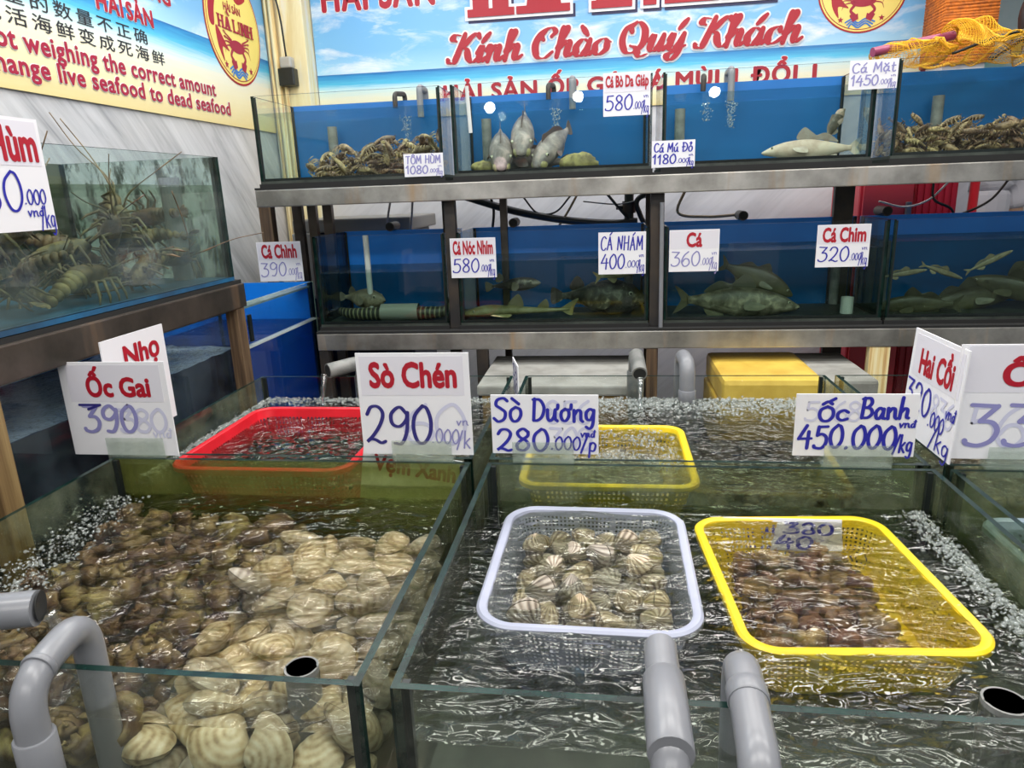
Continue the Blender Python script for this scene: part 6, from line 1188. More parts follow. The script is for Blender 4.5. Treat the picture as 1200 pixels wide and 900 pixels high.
BF = [('tail_fin', [(-.39,.03),(-.52,.12),(-.46,.0),(-.52,-.12),(-.39,-.03)], 0),
      ('dorsal_fin', [(.14,.115),(.06,.24),(-.04,.15),(-.16,.17),(-.28,.07),(-.1,.10)], 0),
      ('anal_fin', [(-.10,-.10),(-.17,-.18),(-.27,-.06)], 0),
      ('pectoral_fin', [(.22,-.02),(.07,.01),(.06,-.06),(.18,-.06)], (.068, 15, 18)), ('pectoral_fin', [(.22,-.02),(.07,.01),(.06,-.06),(.18,-.06)], (-.068, -15, -18))]
FGREY = fish_mat('grey_grouper_skin', (.16, .13, .13), (.34, .28, .27), (.52, .40, .38), 18, shade=.25)
FGFIN = fish_mat('red_grey_fin', (.30, .15, .13), (.22, .18, .18))
FYEL = fish_mat('yellow_cheek', (.42, .36, .14), (.50, .46, .28))
# three fish standing nose down with their faces to the glass
FAT = [(q[0], q[1]*1.0, q[2]*1.0, q[3]*1.5, q[4]) for q in GROUPER]
for k, (x, y, z, L, yaw, tilt, lb) in enumerate(((-.405, 2.83, 1.716, .32, 8, 30, 'grey fish with its face to the glass, leftmost of the three upright ones'),
        (-.322, 2.88, 1.775, .32, 2, 33, 'grey fish with its face to the glass, highest of the three upright ones'),
        (-.205, 2.86, 1.716, .30, -28, 30, 'grey fish with yellow cheek, turned right of the two others facing the glass'))):
    F = fish(lb, L, FAT, (FGREY, FGFIN), GF, (.33, .108, .055, .022), (x, y, z), (0, R(tilt), R(-90+yaw)), mouth=(.470, -.035, .042))
    for s in (-1, 1): MB().ball((.40*L, s*.062*L, -.030*L), .072*L, sc=(1.0, .62, .85), seg=14, rings=10).build('cheek', FYEL, F, smooth=True)
fish('grey fish lying across behind the three upright ones', .30, GROUPER, (FGREY, FGFIN), GF, (.33, .074, .055, .020), (-.30, 2.95, 1.668), (0, R(-4), R(170)))
ROCKM = plain('yellow_coral_rock', (.32, .27, .10), .7, 0, (.14, .11, .05), 30, bump=.8, bscale=60)
def rock(name, label, cat, loc, r, sc, mt, seed, group=None):
    mb = MB(); mb.ball((0, 0, 0), r, seg=20, rings=14, sc=sc)
    mb.v = [tuple(Vector(q)*(1+.35*noise.noise(Vector(q)/r*1.6+Vector((seed, 0, 0))) + .12*noise.noise(Vector(q)/r*5+Vector((seed, 3, 0))))) for q in mb.v]
    return tag(mb.build(name, mt, smooth=True, loc=loc), label, cat, group)
rock('yellow_fish_lump', 'small yellow brown lump left of the upright grey fish', 'rock', (-.47, 2.79, 1.645), .036, (1.3, .9, .7), ROCKM, 1)
rock('yellow_fish_lump', 'larger yellow brown lump right of the upright grey fish', 'rock', (-.105, 2.80, 1.65), .045, (1.6, .9, .75), ROCKM, 5)
FPALE = fish_mat('pale_sandy_skin', (.48, .36, .28), (.64, .52, .42), (.58, .50, .42), 10, .5, .35); FPFIN = fish_mat('pale_fin', (.45, .34, .28), (.55, .48, .42))
fish('pale sandy fish lying on the floor of the top shelf tank', .345, [(q[0], q[1]*.85, q[2]*.85, q[3], q[4]) for q in BASS], (FPALE, FPFIN), BF, (.40, .045, .020, .013), (.745, 2.85, 1.662), (R(14), 0, R(178)))
F = fish('small grey and cream fish swimming up near the right pane', .13, GROUPER, (fish_mat('dark_two_tone_skin', (.10, .09, .07), (.20, .17, .13), (.5, .45, .38), 30), FPFIN), GF, (.33, .074, .055, .022), (.833, 2.88, 1.748), (0, R(-60), R(20)))
MB().ball((.036, 0, .002), .0165, sc=(1.35, .72, 1.1), seg=16, rings=12).build('pale_face', FPALE, F, smooth=True)
# lower tanks
EELM = plain('striped_eel_skin', (.10, .10, .075), .4, 0, (.025, .027, .022), 1, kind='Object')
mt, nt, out = nodes('banded_eel_skin'); p = nd(nt, 'BsdfPrincipled'); nt.links.new(p.outputs[0], out.inputs[0]); p.inputs['Roughness'].default_value = .4
t = nd(nt, 'TexCoord'); sp = nd(nt, 'SeparateXYZ'); nt.links.new(t.outputs['Object'], sp.inputs[0])
ph = math_n(nt, 'SINE', math_n(nt, 'ADD', math_n(nt, 'MULTIPLY', sp.outputs[0], 330), math_n(nt, 'MULTIPLY', noise_n(nt, t.outputs['Object'], 30), 3.0)))
nt.links.new(ramp(nt, ph, [(.35, (.035, .035, .028)), (.62, (.26, .25, .15))]), p.inputs['Base Color']); EELM = mt
E_ = empty('eel', (-.88, 2.78, 1.088), label='dark striped eel lying through the grey tube', cat='eel')
pts = spline([(-.235,.05,.004),(-.16,.0,.0),(0,-.01,0),(.14,-.01,.0),(.225,.0,.006),(.262,.0,.035)], 8); n = len(pts)
MB().sweep(pts, [.008+.020*math.sin(math.pi*min(1, (k/(n-1))*.8+.12)) for k in range(n)], 14).build('body', EELM, E_, smooth=True)
MB().ball((.262, 0, .040), .019, sc=(.8, .8, 1.2)).build('head', EELM, E_, smooth=True)
for s in (-1, 1): MB().ball((.268, s*.013, .048), .0045).build('eye', EYEB, E_, smooth=True)
g = MB().sweep([(-.115, 0, 0), (.04, 0, 0)], .034, 24, cap=False); g.sweep([(.04, 0, 0), (-.115, 0, 0)], .0315, 24, cap=False)
n0 = 24
for a, b in ((0, 72), (24, 48)): g.add([], [])
o = g.build('grey_tube', plain('grey_green_tube', (.36, .37, .33), .4), loc=(-.80, 2.77, 1.094), smooth=True); tag(o, 'short grey plastic tube around the striped eel', 'tube')
PUFM = fish_mat('puffer_skin', (.22, .19, .13), (.42, .37, .27), (.14, .12, .09), 26, .5); PUFF = fish_mat('puffer_fin', (.22, .20, .15), (.30, .27, .2))
PUFFER = [(.48,.02,.02,.02,.0),(.44,.07,.06,.06,.0),(.34,.15,.14,.13,0),(.16,.20,.20,.18,0),(-.04,.17,.18,.15,0),(-.22,.09,.09,.07,0),(-.34,.045,.045,.03,0),(-.40,.035,.035,.012,0)]
PF = [('tail_fin', [(-.38,.03),(-.50,.09),(-.52,.0),(-.50,-.09),(-.38,-.03)], 0), ('dorsal_fin', [(-.16,.12),(-.24,.22),(-.32,.10),(-.26,.06)], 0), ('pectoral_fin', [(.18,0),(.04,.07),(.02,-.06),(.12,-.08)], (.17, 15, 25)), ('pectoral_fin', [(.18,0),(.04,.07),(.02,-.06),(.12,-.08)], (-.17, -15, -25))]
fish('lumpy grey brown puffer fish lying above the eel tail', .225, PUFFER, (PUFM, PUFF), PF, (.32, .12, .08, .028), (-1.03, 2.88, 1.135), (0, R(4), R(-14)), lump=.006, mouth=(.475, -.01, .03))
SHM = fish_mat('olive_shark_skin', (.26, .23, .10), (.42, .38, .20), (.55, .50, .30), 14, .45)
SHARK = [(.50,.008,.006,.01,-.02),(.45,.026,.016,.050,-.018),(.36,.05,.03,.07,-.01),(.24,.062,.04,.068,0),(.08,.05,.035,.05,0),(-.10,.035,.025,.032,0),(-.28,.02,.018,.018,0),(-.46,.010,.010,.008,.004)]
SF = [('tail_fin', [(-.38,.012),(-.54,.10),(-.50,.02),(-.48,-.05),(-.40,-.012)], 0), ('dorsal_fin', [(.08,.045),(-.02,.15),(-.06,.035)], 0), ('dorsal_fin', [(-.18,.025),(-.26,.10),(-.28,.02)], 0),
      ('pectoral_fin', [(.24,-.01),(.06,-.02),(.10,-.06)], (.06, 60, 25)), ('pectoral_fin', [(.24,-.01),(.06,-.02),(.10,-.06)], (-.06, -60, -25))]
fish('small olive shark lying on the floor, snout to the left pane', .46, SHARK, (SHM, SHM), SF, (.37, .066, .018, .010), (-.36, 2.785, 1.088), (0, 0, R(184)), name='shark')
DPUF = fish_mat('dark_spotted_skin', (.02, .02, .02), (.10, .09, .07), (.42, .38, .30), 30)
fish('dark spotted puffer fish with pale belly swimming above the shark', .235, [(q[0], q[1]*.62, q[2]*.55, q[3]*.6, q[4]) for q in PUFFER], (DPUF, PUFF), PF, (.33, .09, .04, .024), (-.375, 2.84, 1.186), (0, R(-4), R(-8)))
F = fish('very large mottled black and grey fish resting at the right pane', .39, [(q[0], q[1]*.98, q[2]*.80, q[3]*.9, q[4]) for q in PUFFER], (fish_mat('black_white_mottled_skin', (.02, .02, .02), (.14, .13, .12), (.55, .52, .46), 17, .5), DPUF), PF, (.34, .125, .075, .022), (-.03, 2.86, 1.125), (0, R(2), R(-10)), lump=.012, mouth=(.47, -.03, .035), seed=7)
fish('slim olive fish half behind the handwritten price card', .21, BASS, (SHM, SHM), BF, (.40, .045, .02, .014), (.055, 2.80, 1.235), (0, R(-12), 0))
SILV = fish_mat('silver_olive_skin', (.10, .09, .06), (.32, .29, .22), (.68, .62, .46), 22); OLIV = fish_mat('dull_olive_skin', (.10, .095, .055), (.16, .15, .09), (.2, .18, .11), 14)
fish('silver fish with yellowish head lying on the tank floor', .46, BASS, (SILV, OLIV), BF, (.41, .045, .015, .013), (.50, 2.80, 1.108), (R(-8), R(3), R(-3)), mouth=(.49, -.03, .016))
fish('dull olive fish leaning head down behind the silver fish', .31, [(q[0], q[1]*1.25, q[2]*1.25, q[3], q[4]) for q in BASS], (OLIV, OLIV), BF, (.41, .048, .02, .016), (.595, 2.93, 1.180), (0, R(24), R(-6)))
g = MB().sweep([(0, 0, 0), (0, 0, .062)], .0225, 20, cap=False); g.sweep([(0, 0, .062), (0, 0, 0)], .019, 20, cap=False)
tag(g.build('white_pipe_stub', PVC_W, loc=(.905, 2.80, 1.059)), 'white pipe stub standing on the floor beside the silver fish', 'pipe')
SLIM = [(.50,.006,.006,.006,0),(.44,.03,.03,.028,0),(.28,.055,.05,.045,0),(.05,.065,.06,.045,0),(-.18,.045,.04,.03,0),(-.36,.02,.02,.014,0),(-.42,.018,.018,.008,0)]
SLM = fish_mat('thin_beige_skin', (.26, .22, .14), (.46, .40, .28), (.60, .54, .40), 18)
for k, (x, y, z, L, rx, rz, lb) in enumerate(((1.095, 2.80, 1.205, .17, -8, 4, 'slim beige fish nearest the left pane of the end tank'), (1.245, 2.84, 1.205, .17, 20, 6, 'slim beige fish in the middle of the end tank'), (1.375, 2.78, 1.245, .17, -26, 2, 'slim beige fish nearest the surface of the end tank'))):
    fish(lb, L, SLIM, (SLM, SLM), [(f_[0], [(a, b*.62) for a, b in f_[1]], f_[2]) for f_ in BF if f_[0] != 'pectoral_fin'], (.40, .03, .012, .014), (x, y, z), (0, R(rx), R(rz)))
for k, (x, y, z, L, rz) in enumerate(((1.16, 2.82, 1.083, .30, 170), (1.36, 2.88, 1.090, .36, 8), (1.52, 2.84, 1.13, .34, 150), (1.60, 2.90, 1.19, .36, 12))):
    fish('dull brown fish in the heap on the floor of the end tank', L, BASS, (OLIV, OLIV), BF, (.41, .045, .015, .013), (x, y, z), (R(-10), R((2, -6, -14, -20)[k]), R(rz)), group='brown fish heaped in the end tank')

# ------------------------------------------------------------------ lobsters
LOBM = plain('brown_lobster_shell', (.30, .19, .10), .45, 0, (.075, .05, .035), 26, .38, .6, .5, 90, vary=.6)
LOBP = plain('pale_lobster_leg', (.22, .15, .08), .45, 0, (.09, .06, .04), 30, vary=.5)
LOBS = plain('silver_shrimp_shell', (.50, .33, .18), .35, 0, (.12, .07, .04), 34, .38, .58, .3, 120, vary=.6)
def lobster_shapes(L, rnd):
    """returns dict of meshes: carapace, tail, tail fan, legs, antennae"""
    d = {}
    c = MB(); loft(c, [(.46*L,.03*L,.03*L,.03*L,.01*L),(.40*L,.085*L,.07*L,.085*L,0),(.22*L,.12*L,.10*L,.12*L,0),(.05*L,.115*L,.10*L,.125*L,0),(.0,.10*L,.09*L,.11*L,0)], 14, .012*L, rnd.random()*9)
    for s in (-1, 1): c.sweep([(.42*L, s*.035*L, .05*L), (.50*L, s*.045*L, .085*L)], [.014*L, .004*L], 6)
    d['carapace'] = c
    t = MB()
    for k in range(6):
        x = -.015*L-.07*L*k; z = -.010*L*k-.004*L*k*k; r = (.118-.010*k)*L
        t.ball((x, 0, z), r, sc=(.62, .95, .78), seg=12, rings=8)
    d['tail'] = t
    f = MB()
    for a in (-40, -18, 0, 18, 40):
        cs, sn = math.cos(R(a)), math.sin(R(a)); q = Matrix.Rotation(R(a), 3, 'Z')
        f.ball(Vector((-.43*L, 0, -.155*L)) + q @ Vector((-.07*L, 0, 0)), .07*L, sc=(1.0, .38, .10), rot=q, seg=10, rings=6)
    d['tail_fan'] = f
    d['legs'] = []
    for s in (-1, 1):
        for k in range(4):
            x = .28*L-.075*L*k; sp_ = rnd.uniform(.8, 1.15)
            d['legs'].append(MB().sweep([(x, s*.07*L, -.03*L), (x+.04*L-.03*L*k, s*.20*L*sp_, .03*L), (x+.05*L-.05*L*k, s*.30*L*sp_, -.09*L), (x+.05*L-.06*L*k, s*.33*L*sp_, -.16*L)], [.022*L, .018*L, .014*L, .005*L], 6))
    d['antennae'] = []
    for s in (-1, 1):
        e = rnd.uniform(.1, .5)
        d['antennae'].append(MB().sweep(spline([(.44*L, s*.03*L, .02*L), (.62*L, s*.09*L, .10*L), (.80*L, s*(.2+.3*e)*L, (.16+e*.4)*L), (1.02*L, s*(.25+.8*e)*L, (.20+e*.7)*L)], 5), [.020*L]+[.011*L]*6+[.006*L]*9, 6))
    return d
def lobster(name, L, mats, rnd):
    T = empty(name); d = lobster_shapes(L, rnd)
    for k in ('carapace', 'tail', 'tail_fan'): d[k].build(k, mats[0], T, smooth=True)
    for q in d['legs']: q.build('leg', mats[1], T, smooth=True)
    for q in d['antennae']: q.build('antenna', mats[1], T, smooth=True)
    return T
def lobster_small(name, L, mt, rnd, ant=True):
    d = lobster_shapes(L, rnd); mb = MB()
    for k in ('carapace', 'tail', 'tail_fan'): mb.add(d[k].v, d[k].f)
    for q in d['legs'] + (d['antennae'] if ant else []): mb.add(q.v, q.f)
    return mb.build(name, mt, smooth=True)
rnd = random.Random(11)
def heap(key, o0, label, group, dz=0, zmax=9, parts=False, xmin=-9, mir=None):
    n = 0
    for x, y, z, qw, qx, qy, qz, s in PILES[key]:
        if mir is not None: x, y, qw, qz = mir-x, 5.745-y, -qz, qw; qx, qy = -qy, qx     # the same heap turned half round
        if z > zmax or x < xmin: continue
        src = o0[n % len(o0)]
        if n < len(o0): o = src
        elif parts: o = copy_tree(src)
        else: o = src.copy(); COL.objects.link(o)
        q = Quaternion((qw, qx, qy, qz))
        if (q @ Vector((0, 0, 1))).z < 0: q = q @ Quaternion((1, 0, 0), math.pi)
        o.rotation_mode = 'QUATERNION'; o.rotation_quaternion = q; o.location = (x, y, z+dz); o.scale = (s, s, s); n += 1
        tag(o, label, 'lobster', group)
heap('loba', [lobster_small('lobster', .105, LOBS, rnd, ant=False) for _ in range(3)], 'small brown lobster in the tangled heap of the far left top tank', 'small lobsters heaped in the top left tank')
heap('lobb', [lobster_small('lobster', .085, LOBS, rnd, ant=False) for _ in range(3)], 'small silvery brown lobster heaped in the top tank under the nets', 'small lobsters heaped in the top right tank')
# ------------------------------------------------------------------ left stand, lobster tank, tanks under it
ls = empty('tank_stand', (-1.2, 0, 0), label='stained steel stand along the left wall carrying the lobster tank', cat='stand')
MB().box(-.035, .010, .25, 2.20, 1.215, 1.292, bev=.004).build('rail', STEEL_D, ls)
MB().box(-.54, -.50, .25, 2.20, 1.215, 1.292, bev=.004).build('rail', STEEL_D, ls)
MB().box(-.54, .0, .25, 2.20, 1.292, 1.304).build('shelf_board', FOAMB, ls)
for y in (.27, 1.2, 2.12): MB().box(-.50, -.035, y, y+.04, 1.22, 1.288).build('cross_bar', STEEL_D, ls)
for x, y, mt in ((-.035, 2.135, BROWNP), (-.035, 1.145, OCHRE), (-.54, 2.135, BROWNP), (-.54, 1.145, BROWNP), (-.035, .26, BROWNP), (-.54, .26, BROWNP)):
    MB().box(x, x+.042, y, y+.05, 0, 1.215, bev=.003).build('post', mt, ls)

def basin(label, x0, x1, y0, y1, z0, zf, z1, panes, floor, name='glass_tank', t=.010, edge=None, cat='fish tank'):
    """open glass tank standing on the floor or a stand: panes = front, back, left, right materials"""
    T = empty(name, ((x0+x1)/2, (y0+y1)/2, z0), label=label, cat=cat); ox, oy = (x0+x1)/2, (y0+y1)/2
    B = lambda a, b, c, d, e, f, **k: MB().box(a-ox, b-ox, c-oy, d-oy, e-z0, f-z0, **k)
    e = edge or EDGE
    B(x0, x1, y0, y1, z0, zf).build('floor_pane', floor, T)
    for nm, a, b, c, d, mt, mis in (('front_pane', x0, x1, y0, y0+t, panes[0], [1, 1, 0, 0, 1, 1]), ('back_pane', x0, x1, y1-t, y1, panes[1], [1, 1, 0, 0, 1, 1]),
                                ('side_pane', x0, x0+t, y0+t, y1-t, panes[2], [1, 1, 1, 1, 0, 0]), ('side_pane', x1-t, x1, y0+t, y1-t, panes[3], [1, 1, 1, 1, 0, 0])):
        B(a, b, c, d, zf, z1, mis=mis).build(nm, [mt, e], T)
    for a in (x0+t-ox, x1-t-.010-ox):
        for b in (y0+t-oy, y1-t-.010-oy): MB().box(a, a+.010, b, b+.010, zf-z0, z1-z0-.002).build('sealant', SEAL, T)
    return T, (ox, oy, z0)

GREENB = plain('green_grey_sheet', (.085, .095, .060), .6, 0, (.045, .05, .035), 4)
BLUEF = plain('dull_blue_floor', (.015, .12, .26), .5, 0, (.02, .07, .14), 6)
lt, o = basin('lobster tank on the left stand under the marble wall', -1.742, -1.20, .40, 2.16, 1.306, 1.318, 1.688, (GLASS, GLASS_SPK, GREENB, GLASS_LOB), BLUEF, 'lobster_tank')
water_block(-1.730, -1.212, .412, 2.148, 1.320, 1.604, o, W_LOB, W_LOBS, lt, .002, .03, 7)
g = MB().sweep([(0, 0, 0), (0, 0, .31)], .030, 20)
tag(g.build('grey_standpipe', PVC, loc=(-1.33, 2.09, 1.32), smooth=False), 'thick grey pipe standing in the far end of the lobster tank', 'pipe')
rnd = random.Random(21)
heap('lobl', [lobster('lobster', .25, (LOBM, LOBP), rnd) for _ in range(3)], 'dark brown spiny lobster in the crowded heap of the left wall tank', 'spiny lobsters in the left wall tank', dz=-.004, zmax=1.535, parts=True)
# the two blue lined tanks standing in line under and behind it
BLUE_TOP = pane_mat('scummy_glass', (.92, .95, .96), dirt=(.14, .19, .23), dirt_amt=.22, dscale=5, lo=.35, hi=.7)
BRACE = plain('pale_brace_glass', (.34, .44, .42), .2, 0, (.22, .32, .31), 9)
lw_, o = basin('long blue lined tank under the left stand', -1.70, -1.245, .45, 2.245, .40, .42, 1.222, (BLUE_TOP, BLUE_TOP, BLUE, BLUE_TOP), DKBOT, 'lower_tank')
water_block(-1.688, -1.257, .462, 2.233, .43, 1.072, o, water_mat('blue_grey_water', (.40, .52, .60), .9, 18, 50, f0=.10, lit_col=(.55, .72, .86), lit_amt=.62), pane_mat('blue_grey_water_side', (.22, .30, .34), f0=.012), lw_, .010, .022, 8)  # pale diffuse colour stands in for light missing on this shaded water
MB().box(-1.315-o[0], -1.256-o[0], .462-o[1], 2.233-o[1], 1.196-.40, 1.204-.40).build('brace', BRACE, lw_)
tag(MB().box(-1.71, -1.235,   .44, 2.25, 0, .40).build('plinth_block', CONCRETE), 'long wet concrete block under the tank below the lobsters', 'block')
bt, o = basin('blue lined tank in the corner beyond the left stand, beside the rack', -1.70, -1.245, 2.262, 2.880, .60, .62, 1.213, (BLUE_TOP, BLUE, BLUE, pane_mat('clear_blue_side', (.94, .97, .98), dirt=(.03, .14, .34), dirt_amt=.08, dscale=3, lo=.3, hi=.6)), BLUE, 'blue_tank', edge=EDGE_L)
water_block(-1.688, -1.257, 2.274, 2.868, .63, 1.055, o, water_mat('blue_tank_water', (.60, .76, .86), .7, 24, 60, f0=.06), pane_mat('blue_tank_water_side', (.55, .68, .76), f0=.012), bt, .004, .02, 9)
MB().box(-1.315-o[0], -1.256-o[0], 2.274-o[1], 2.868-o[1], 1.190-.60, 1.197-.60).build('brace', BRACE, bt)
MB().box(-1.2445-o[0], -1.236-o[0], 2.285-o[1], 2.305-o[1], .475, .57, bev=.002).build('black_clip', SEAL, bt)
MB().box(-1.262-o[0], -1.2437-o[0], 2.275-o[1], 2.868-o[1], 1.052-.60, 1.060-.60).build('waterline_strip', plain('white_waterline', (.55, .62, .62), .4), bt)  # thin white strip along the waterline of the side pane
tag(MB().box(-1.71, -1.235, 2.252, 2.89, 0, .60).build('plinth_block', CONCRETE), 'wet concrete block under the corner blue tank', 'block')

# ------------------------------------------------------------------ the six open tanks and their stand
st = empty('tank_stand', (0, 1.38, 0), label='dark steel stand under the six open glass tanks', cat='stand')
for y in (-.72, -.03, .04, .70): MB().box(-1.12, 1.62, y-.02, y+.02, .66, .735).build('rail', STEEL_D, st)
for x in (-1.12, -.29, .63, 1.58): MB().box(x, x+.04, -.70, .68, .66, .735).build('cross_bar', STEEL_D, st)
for x in (-1.12, -.29, .63, 1.58):
    for y in (-.74, .0, .68): MB().box(x, x+.04, y, y+.04, 0, .66).build('leg', STEEL_D, st)
W = .918
fl, o_fl = basin('open front tank full of big cream clams', -1.115, -.287, .668, 1.372, .736, .765, 1.0, (GLASS_F, GLASS_ALG, GLASS_MID, GLASS_F), MUDBOT)
water_block(-1.104, -.298, .679, 1.361, .767, W, o_fl, W_FL, W_SIDE, fl, .0035, .0075, 1, fn=lambda x, y: 1+1.2*max(0, min(1, (-.75-x)/.3)))
fr_, o_fr = basin('open front tank holding the lilac and the yellow basket', -.250, .634, .668, 1.372, .736, .795, 1.0, (GLASS_F, GLASS_MID, GLASS_F, GLASS_MID), DKBOT)
water_block(-.239, .623, .679, 1.361, .797, W, o_fr, W_FR, W_SIDE, fr_, .0035, .0075, 2, fn=lambda x, y: 1+1.6*max(0, min(1, (x-.50)/.1)))
ml, o_ml = basin('open middle tank holding the red basket', -1.115, -.287, 1.390, 2.095, .736, .795, 1.0, (GLASS, GLASS, GLASS_MID, GLASS_MID), MUDBOT)
water_block(-1.104, -.298, 1.401, 2.084, .797, .924, o_ml, W_MID, W_SIDE, ml, .006, .010, 3, fn=lambda x, y: 1+1.5*max(0, (y-1.8)/.28))
mr_, o_mr = basin('open middle tank with the second yellow basket and white water', -.250, .634, 1.390, 2.095, .736, .795, 1.0, (GLASS_MID, GLASS, GLASS_MID, GLASS_MID), DKBOT)
water_block(-.239, .623, 1.401, 2.084, .797, .926, o_mr, W_MID, W_SIDE, mr_, .006, .009, 4, fn=lambda x, y: 1+1.8*max(0, (y-1.75)/.3))
tf, o_tf = basin('open front tank at the right edge with a blue grey tray', .662, 1.60, .668, 1.372, .736, .795, 1.0, (GLASS_F, GLASS_MID, GLASS_MID, GLASS_F), MUDBOT)
water_block(.673, 1.589, .679, 1.361, .797, .905, o_tf, W_FR, W_SIDE, tf, .003, .014, 5)
tm, o_tm = basin('open middle tank at the right edge with tan shells', .662, 1.60, 1.390, 2.095, .736, .84, 1.0, (GLASS_MID, GLASS, GLASS_MID, GLASS_F), MUDBOT)
water_block(.673, 1.589, 1.401, 2.084, .842, .93, o_tm, W_MID, W_SIDE, tm, .004, .014, 6)

# ------------------------------------------------------------------ baskets
def rrect(wd, dp, r, n=10):
    pts = []
    for cx, cy, a0 in ((wd/2-r, dp/2-r, 0), (-wd/2+r, dp/2-r, 90), (-wd/2+r, -dp/2+r, 180), (wd/2-r, -dp/2+r, 270)):
        for k in range(n+1): a = R(a0+90*k/n); pts.append(Vector((cx+r*math.cos(a), cy+r*math.sin(a))))
    return pts
def resample(pts, n):
    P = pts+[pts[0]]; d = [0]
    for a, b in zip(P, P[1:]): d.append(d[-1]+(b-a).length)
    out = []; j = 0
    for k in range(n):
        s = d[-1]*k/n
        while d[j+1] < s: j += 1
        t = (s-d[j])/max(1e-9, d[j+1]-d[j]); out.append(P[j].lerp(P[j+1], t))
    return out
def basket(label, wd, dp, h, r, mt, loc, rz, cell=.0095, taper=.86, rimw=.016):
    T = empty('basket', loc, (0, 0, R(rz)), label, 'basket')     # base at the empty, rim at height h
    ring = resample(rrect(wd-rimw*2, dp-rimw*2, r, 12), max(60, int(2*(wd+dp)/cell*2)//2*2)); n = len(ring)
    rows = max(6, int(h/cell)*2); vs = []; fs = []
    for j in range(rows+1):
        t = j/rows; k = taper+(1-taper)*t
        for p in ring: vs.append((p.x*k, p.y*k, h*t))
    for j in range(rows):
        for i in range(n):
            if 2 <= j < rows-2 and j % 2 == 0 and i % 2 == 0 and (i//2) % 9 != 0: continue
            a = j*n+i; b = j*n+(i+1) % n; fs.append((a, b, b+n, a+n))
    mb = MB().add(vs, fs); o = mb.build('basket_wall', mt, T); s_ = o.modifiers.new('s', 'SOLIDIFY'); s_.thickness = .0024; s_.offset = 0
    # floor grid
    bw, bd = (wd-rimw*2)*taper, (dp-rimw*2)*taper; nx = int(bw/cell)*2+1; ny = int(bd/cell)*2+1; vs = []; fs = []
    for j in range(ny+1):
        for i in range(nx+1): vs.append((-bw/2+bw*i/nx, -bd/2+bd*j/ny, .0015))
    for j in range(ny):
        for i in range(nx):
            if i % 2 and j % 2 and 1 < i < nx-2 and 1 < j < ny-2: continue
            a = j*(nx+1)+i; cx = (vs[a][0]+bw/nx/2); cy = vs[a][1]+bd/ny/2
            if abs(cx) > bw/2-r*.5 and abs(cy) > bd/2-r*.5: continue
            fs.append((a, a+1, a+nx+2, a+nx+1))
    o = MB().add(vs, fs).build('basket_floor', mt, T); s_ = o.modifiers.new('s', 'SOLIDIFY'); s_.thickness = .0024
    # rolled rim
    prof = [(-.001, -.004), (.0, .003), (.004, .0055), (rimw-.004, .0055), (rimw, .002), (rimw, -.008), (rimw-.003, -.008), (rimw-.003, .0)]
    base = rrect(wd-rimw*2, dp-rimw*2, r, 10); m_ = len(base); vs = []; fs = []
    for i in range(m_):
        a = base[i-1]; b = base[(i+1) % m_]; tg = (b-a).normalized(); nn = Vector((tg.y, -tg.x))
        for px, pz in prof: q = base[i]+nn*px; vs.append((q.x, q.y, h+pz))
    K = len(prof)
    for i in range(m_):
        for k in range(K):
            a = i*K+k; b = i*K+(k+1) % K; c = ((i+1) % m_)*K+(k+1) % K; d = ((i+1) % m_)*K+k; fs.append((a, b, c, d))
    MB().add(vs, fs).build('rim', mt, T, smooth=True, auto=40)
    return T
basket('lilac grey plastic basket of ribbed ark clams', .352, .425, .1195, .050, LILAC, (-.028, 1.118, .798), -.6)
basket('yellow plastic basket of brown snails in the front tank', .356, .425, .1175, .040, YPLAS, (.354, 1.100, .799), 4.0, cell=.010)
basket('yellow plastic basket half under white water in the middle tank', .395, .410, .134, .035, YPLAS, (.002, 1.612, .797), 0, cell=.012)
basket('red plastic basket of dark mussels in the middle tank', .455, .49, .150, .045, RPLAS, (-.815, 1.672, .797), 0, cell=.013)
basket('blue grey plastic tray in the right edge tank', .52, .52, .118, .03, GPLAS, (.955, 1.072, .797), 0, cell=.014)

# ------------------------------------------------------------------ shellfish piles
def pile(key, mesh_mb, mt, name, cat, labels, group, dx=0, dy=0, dz=0, zmax=9, flip=None, lim=999, sq=None):
    o0 = None; n = 0
    for q in PILES[key]:
        x, y, z, qw, qx, qy, qz, s = q
        if flip: x, y = flip[0]-x, flip[1]-y
        if sq: x = sq[0]+(x-sq[0])*sq[2]; y = sq[1]+(y-sq[1])*sq[3]
        if z+dz > zmax or n >= lim: continue
        if o0 is None: o0 = o = mesh_mb.build(name, mt, smooth=True)
        else: o = o0.copy(); COL.objects.link(o)
        qq = Quaternion((qw, qx, qy, qz))
        if flip: qq = Quaternion((0, 0, 1), math.pi) @ qq
        o.rotation_mode = 'QUATERNION'; o.rotation_quaternion = qq; o.location = (x+dx, y+dy, z+dz); o.scale = (s, s, s); n += 1
        tag(o, labels, cat, group)
pile('surf', surf_clam_mesh(), SURF, 'surf_clam', 'clam', 'large cream clam with ringed shell in the front left tank', 'big cream clams in the front tank', dx=-.005, dz=-.034, zmax=.90)
pile('ark', ark_clam_mesh(), ARK, 'ark_clam', 'clam', 'ribbed brown and cream ark clam in the lilac basket', 'ark clams in the lilac basket', dx=.002, dy=.0, dz=.0, zmax=.902)
pile('brown', snail_mesh(.030), BROWNS, 'brown_snail', 'snail', 'brown snail in the left part of the front yellow basket', 'brown snails in the front yellow basket', dx=.006, zmax=.890)
pile('murex', snail_mesh(.034, spikes=True), MUREX, 'spiny_snail', 'snail', 'mottled brown spiny snail in the left half of the clam tank', 'spiny snails in the front tank', dz=.030)
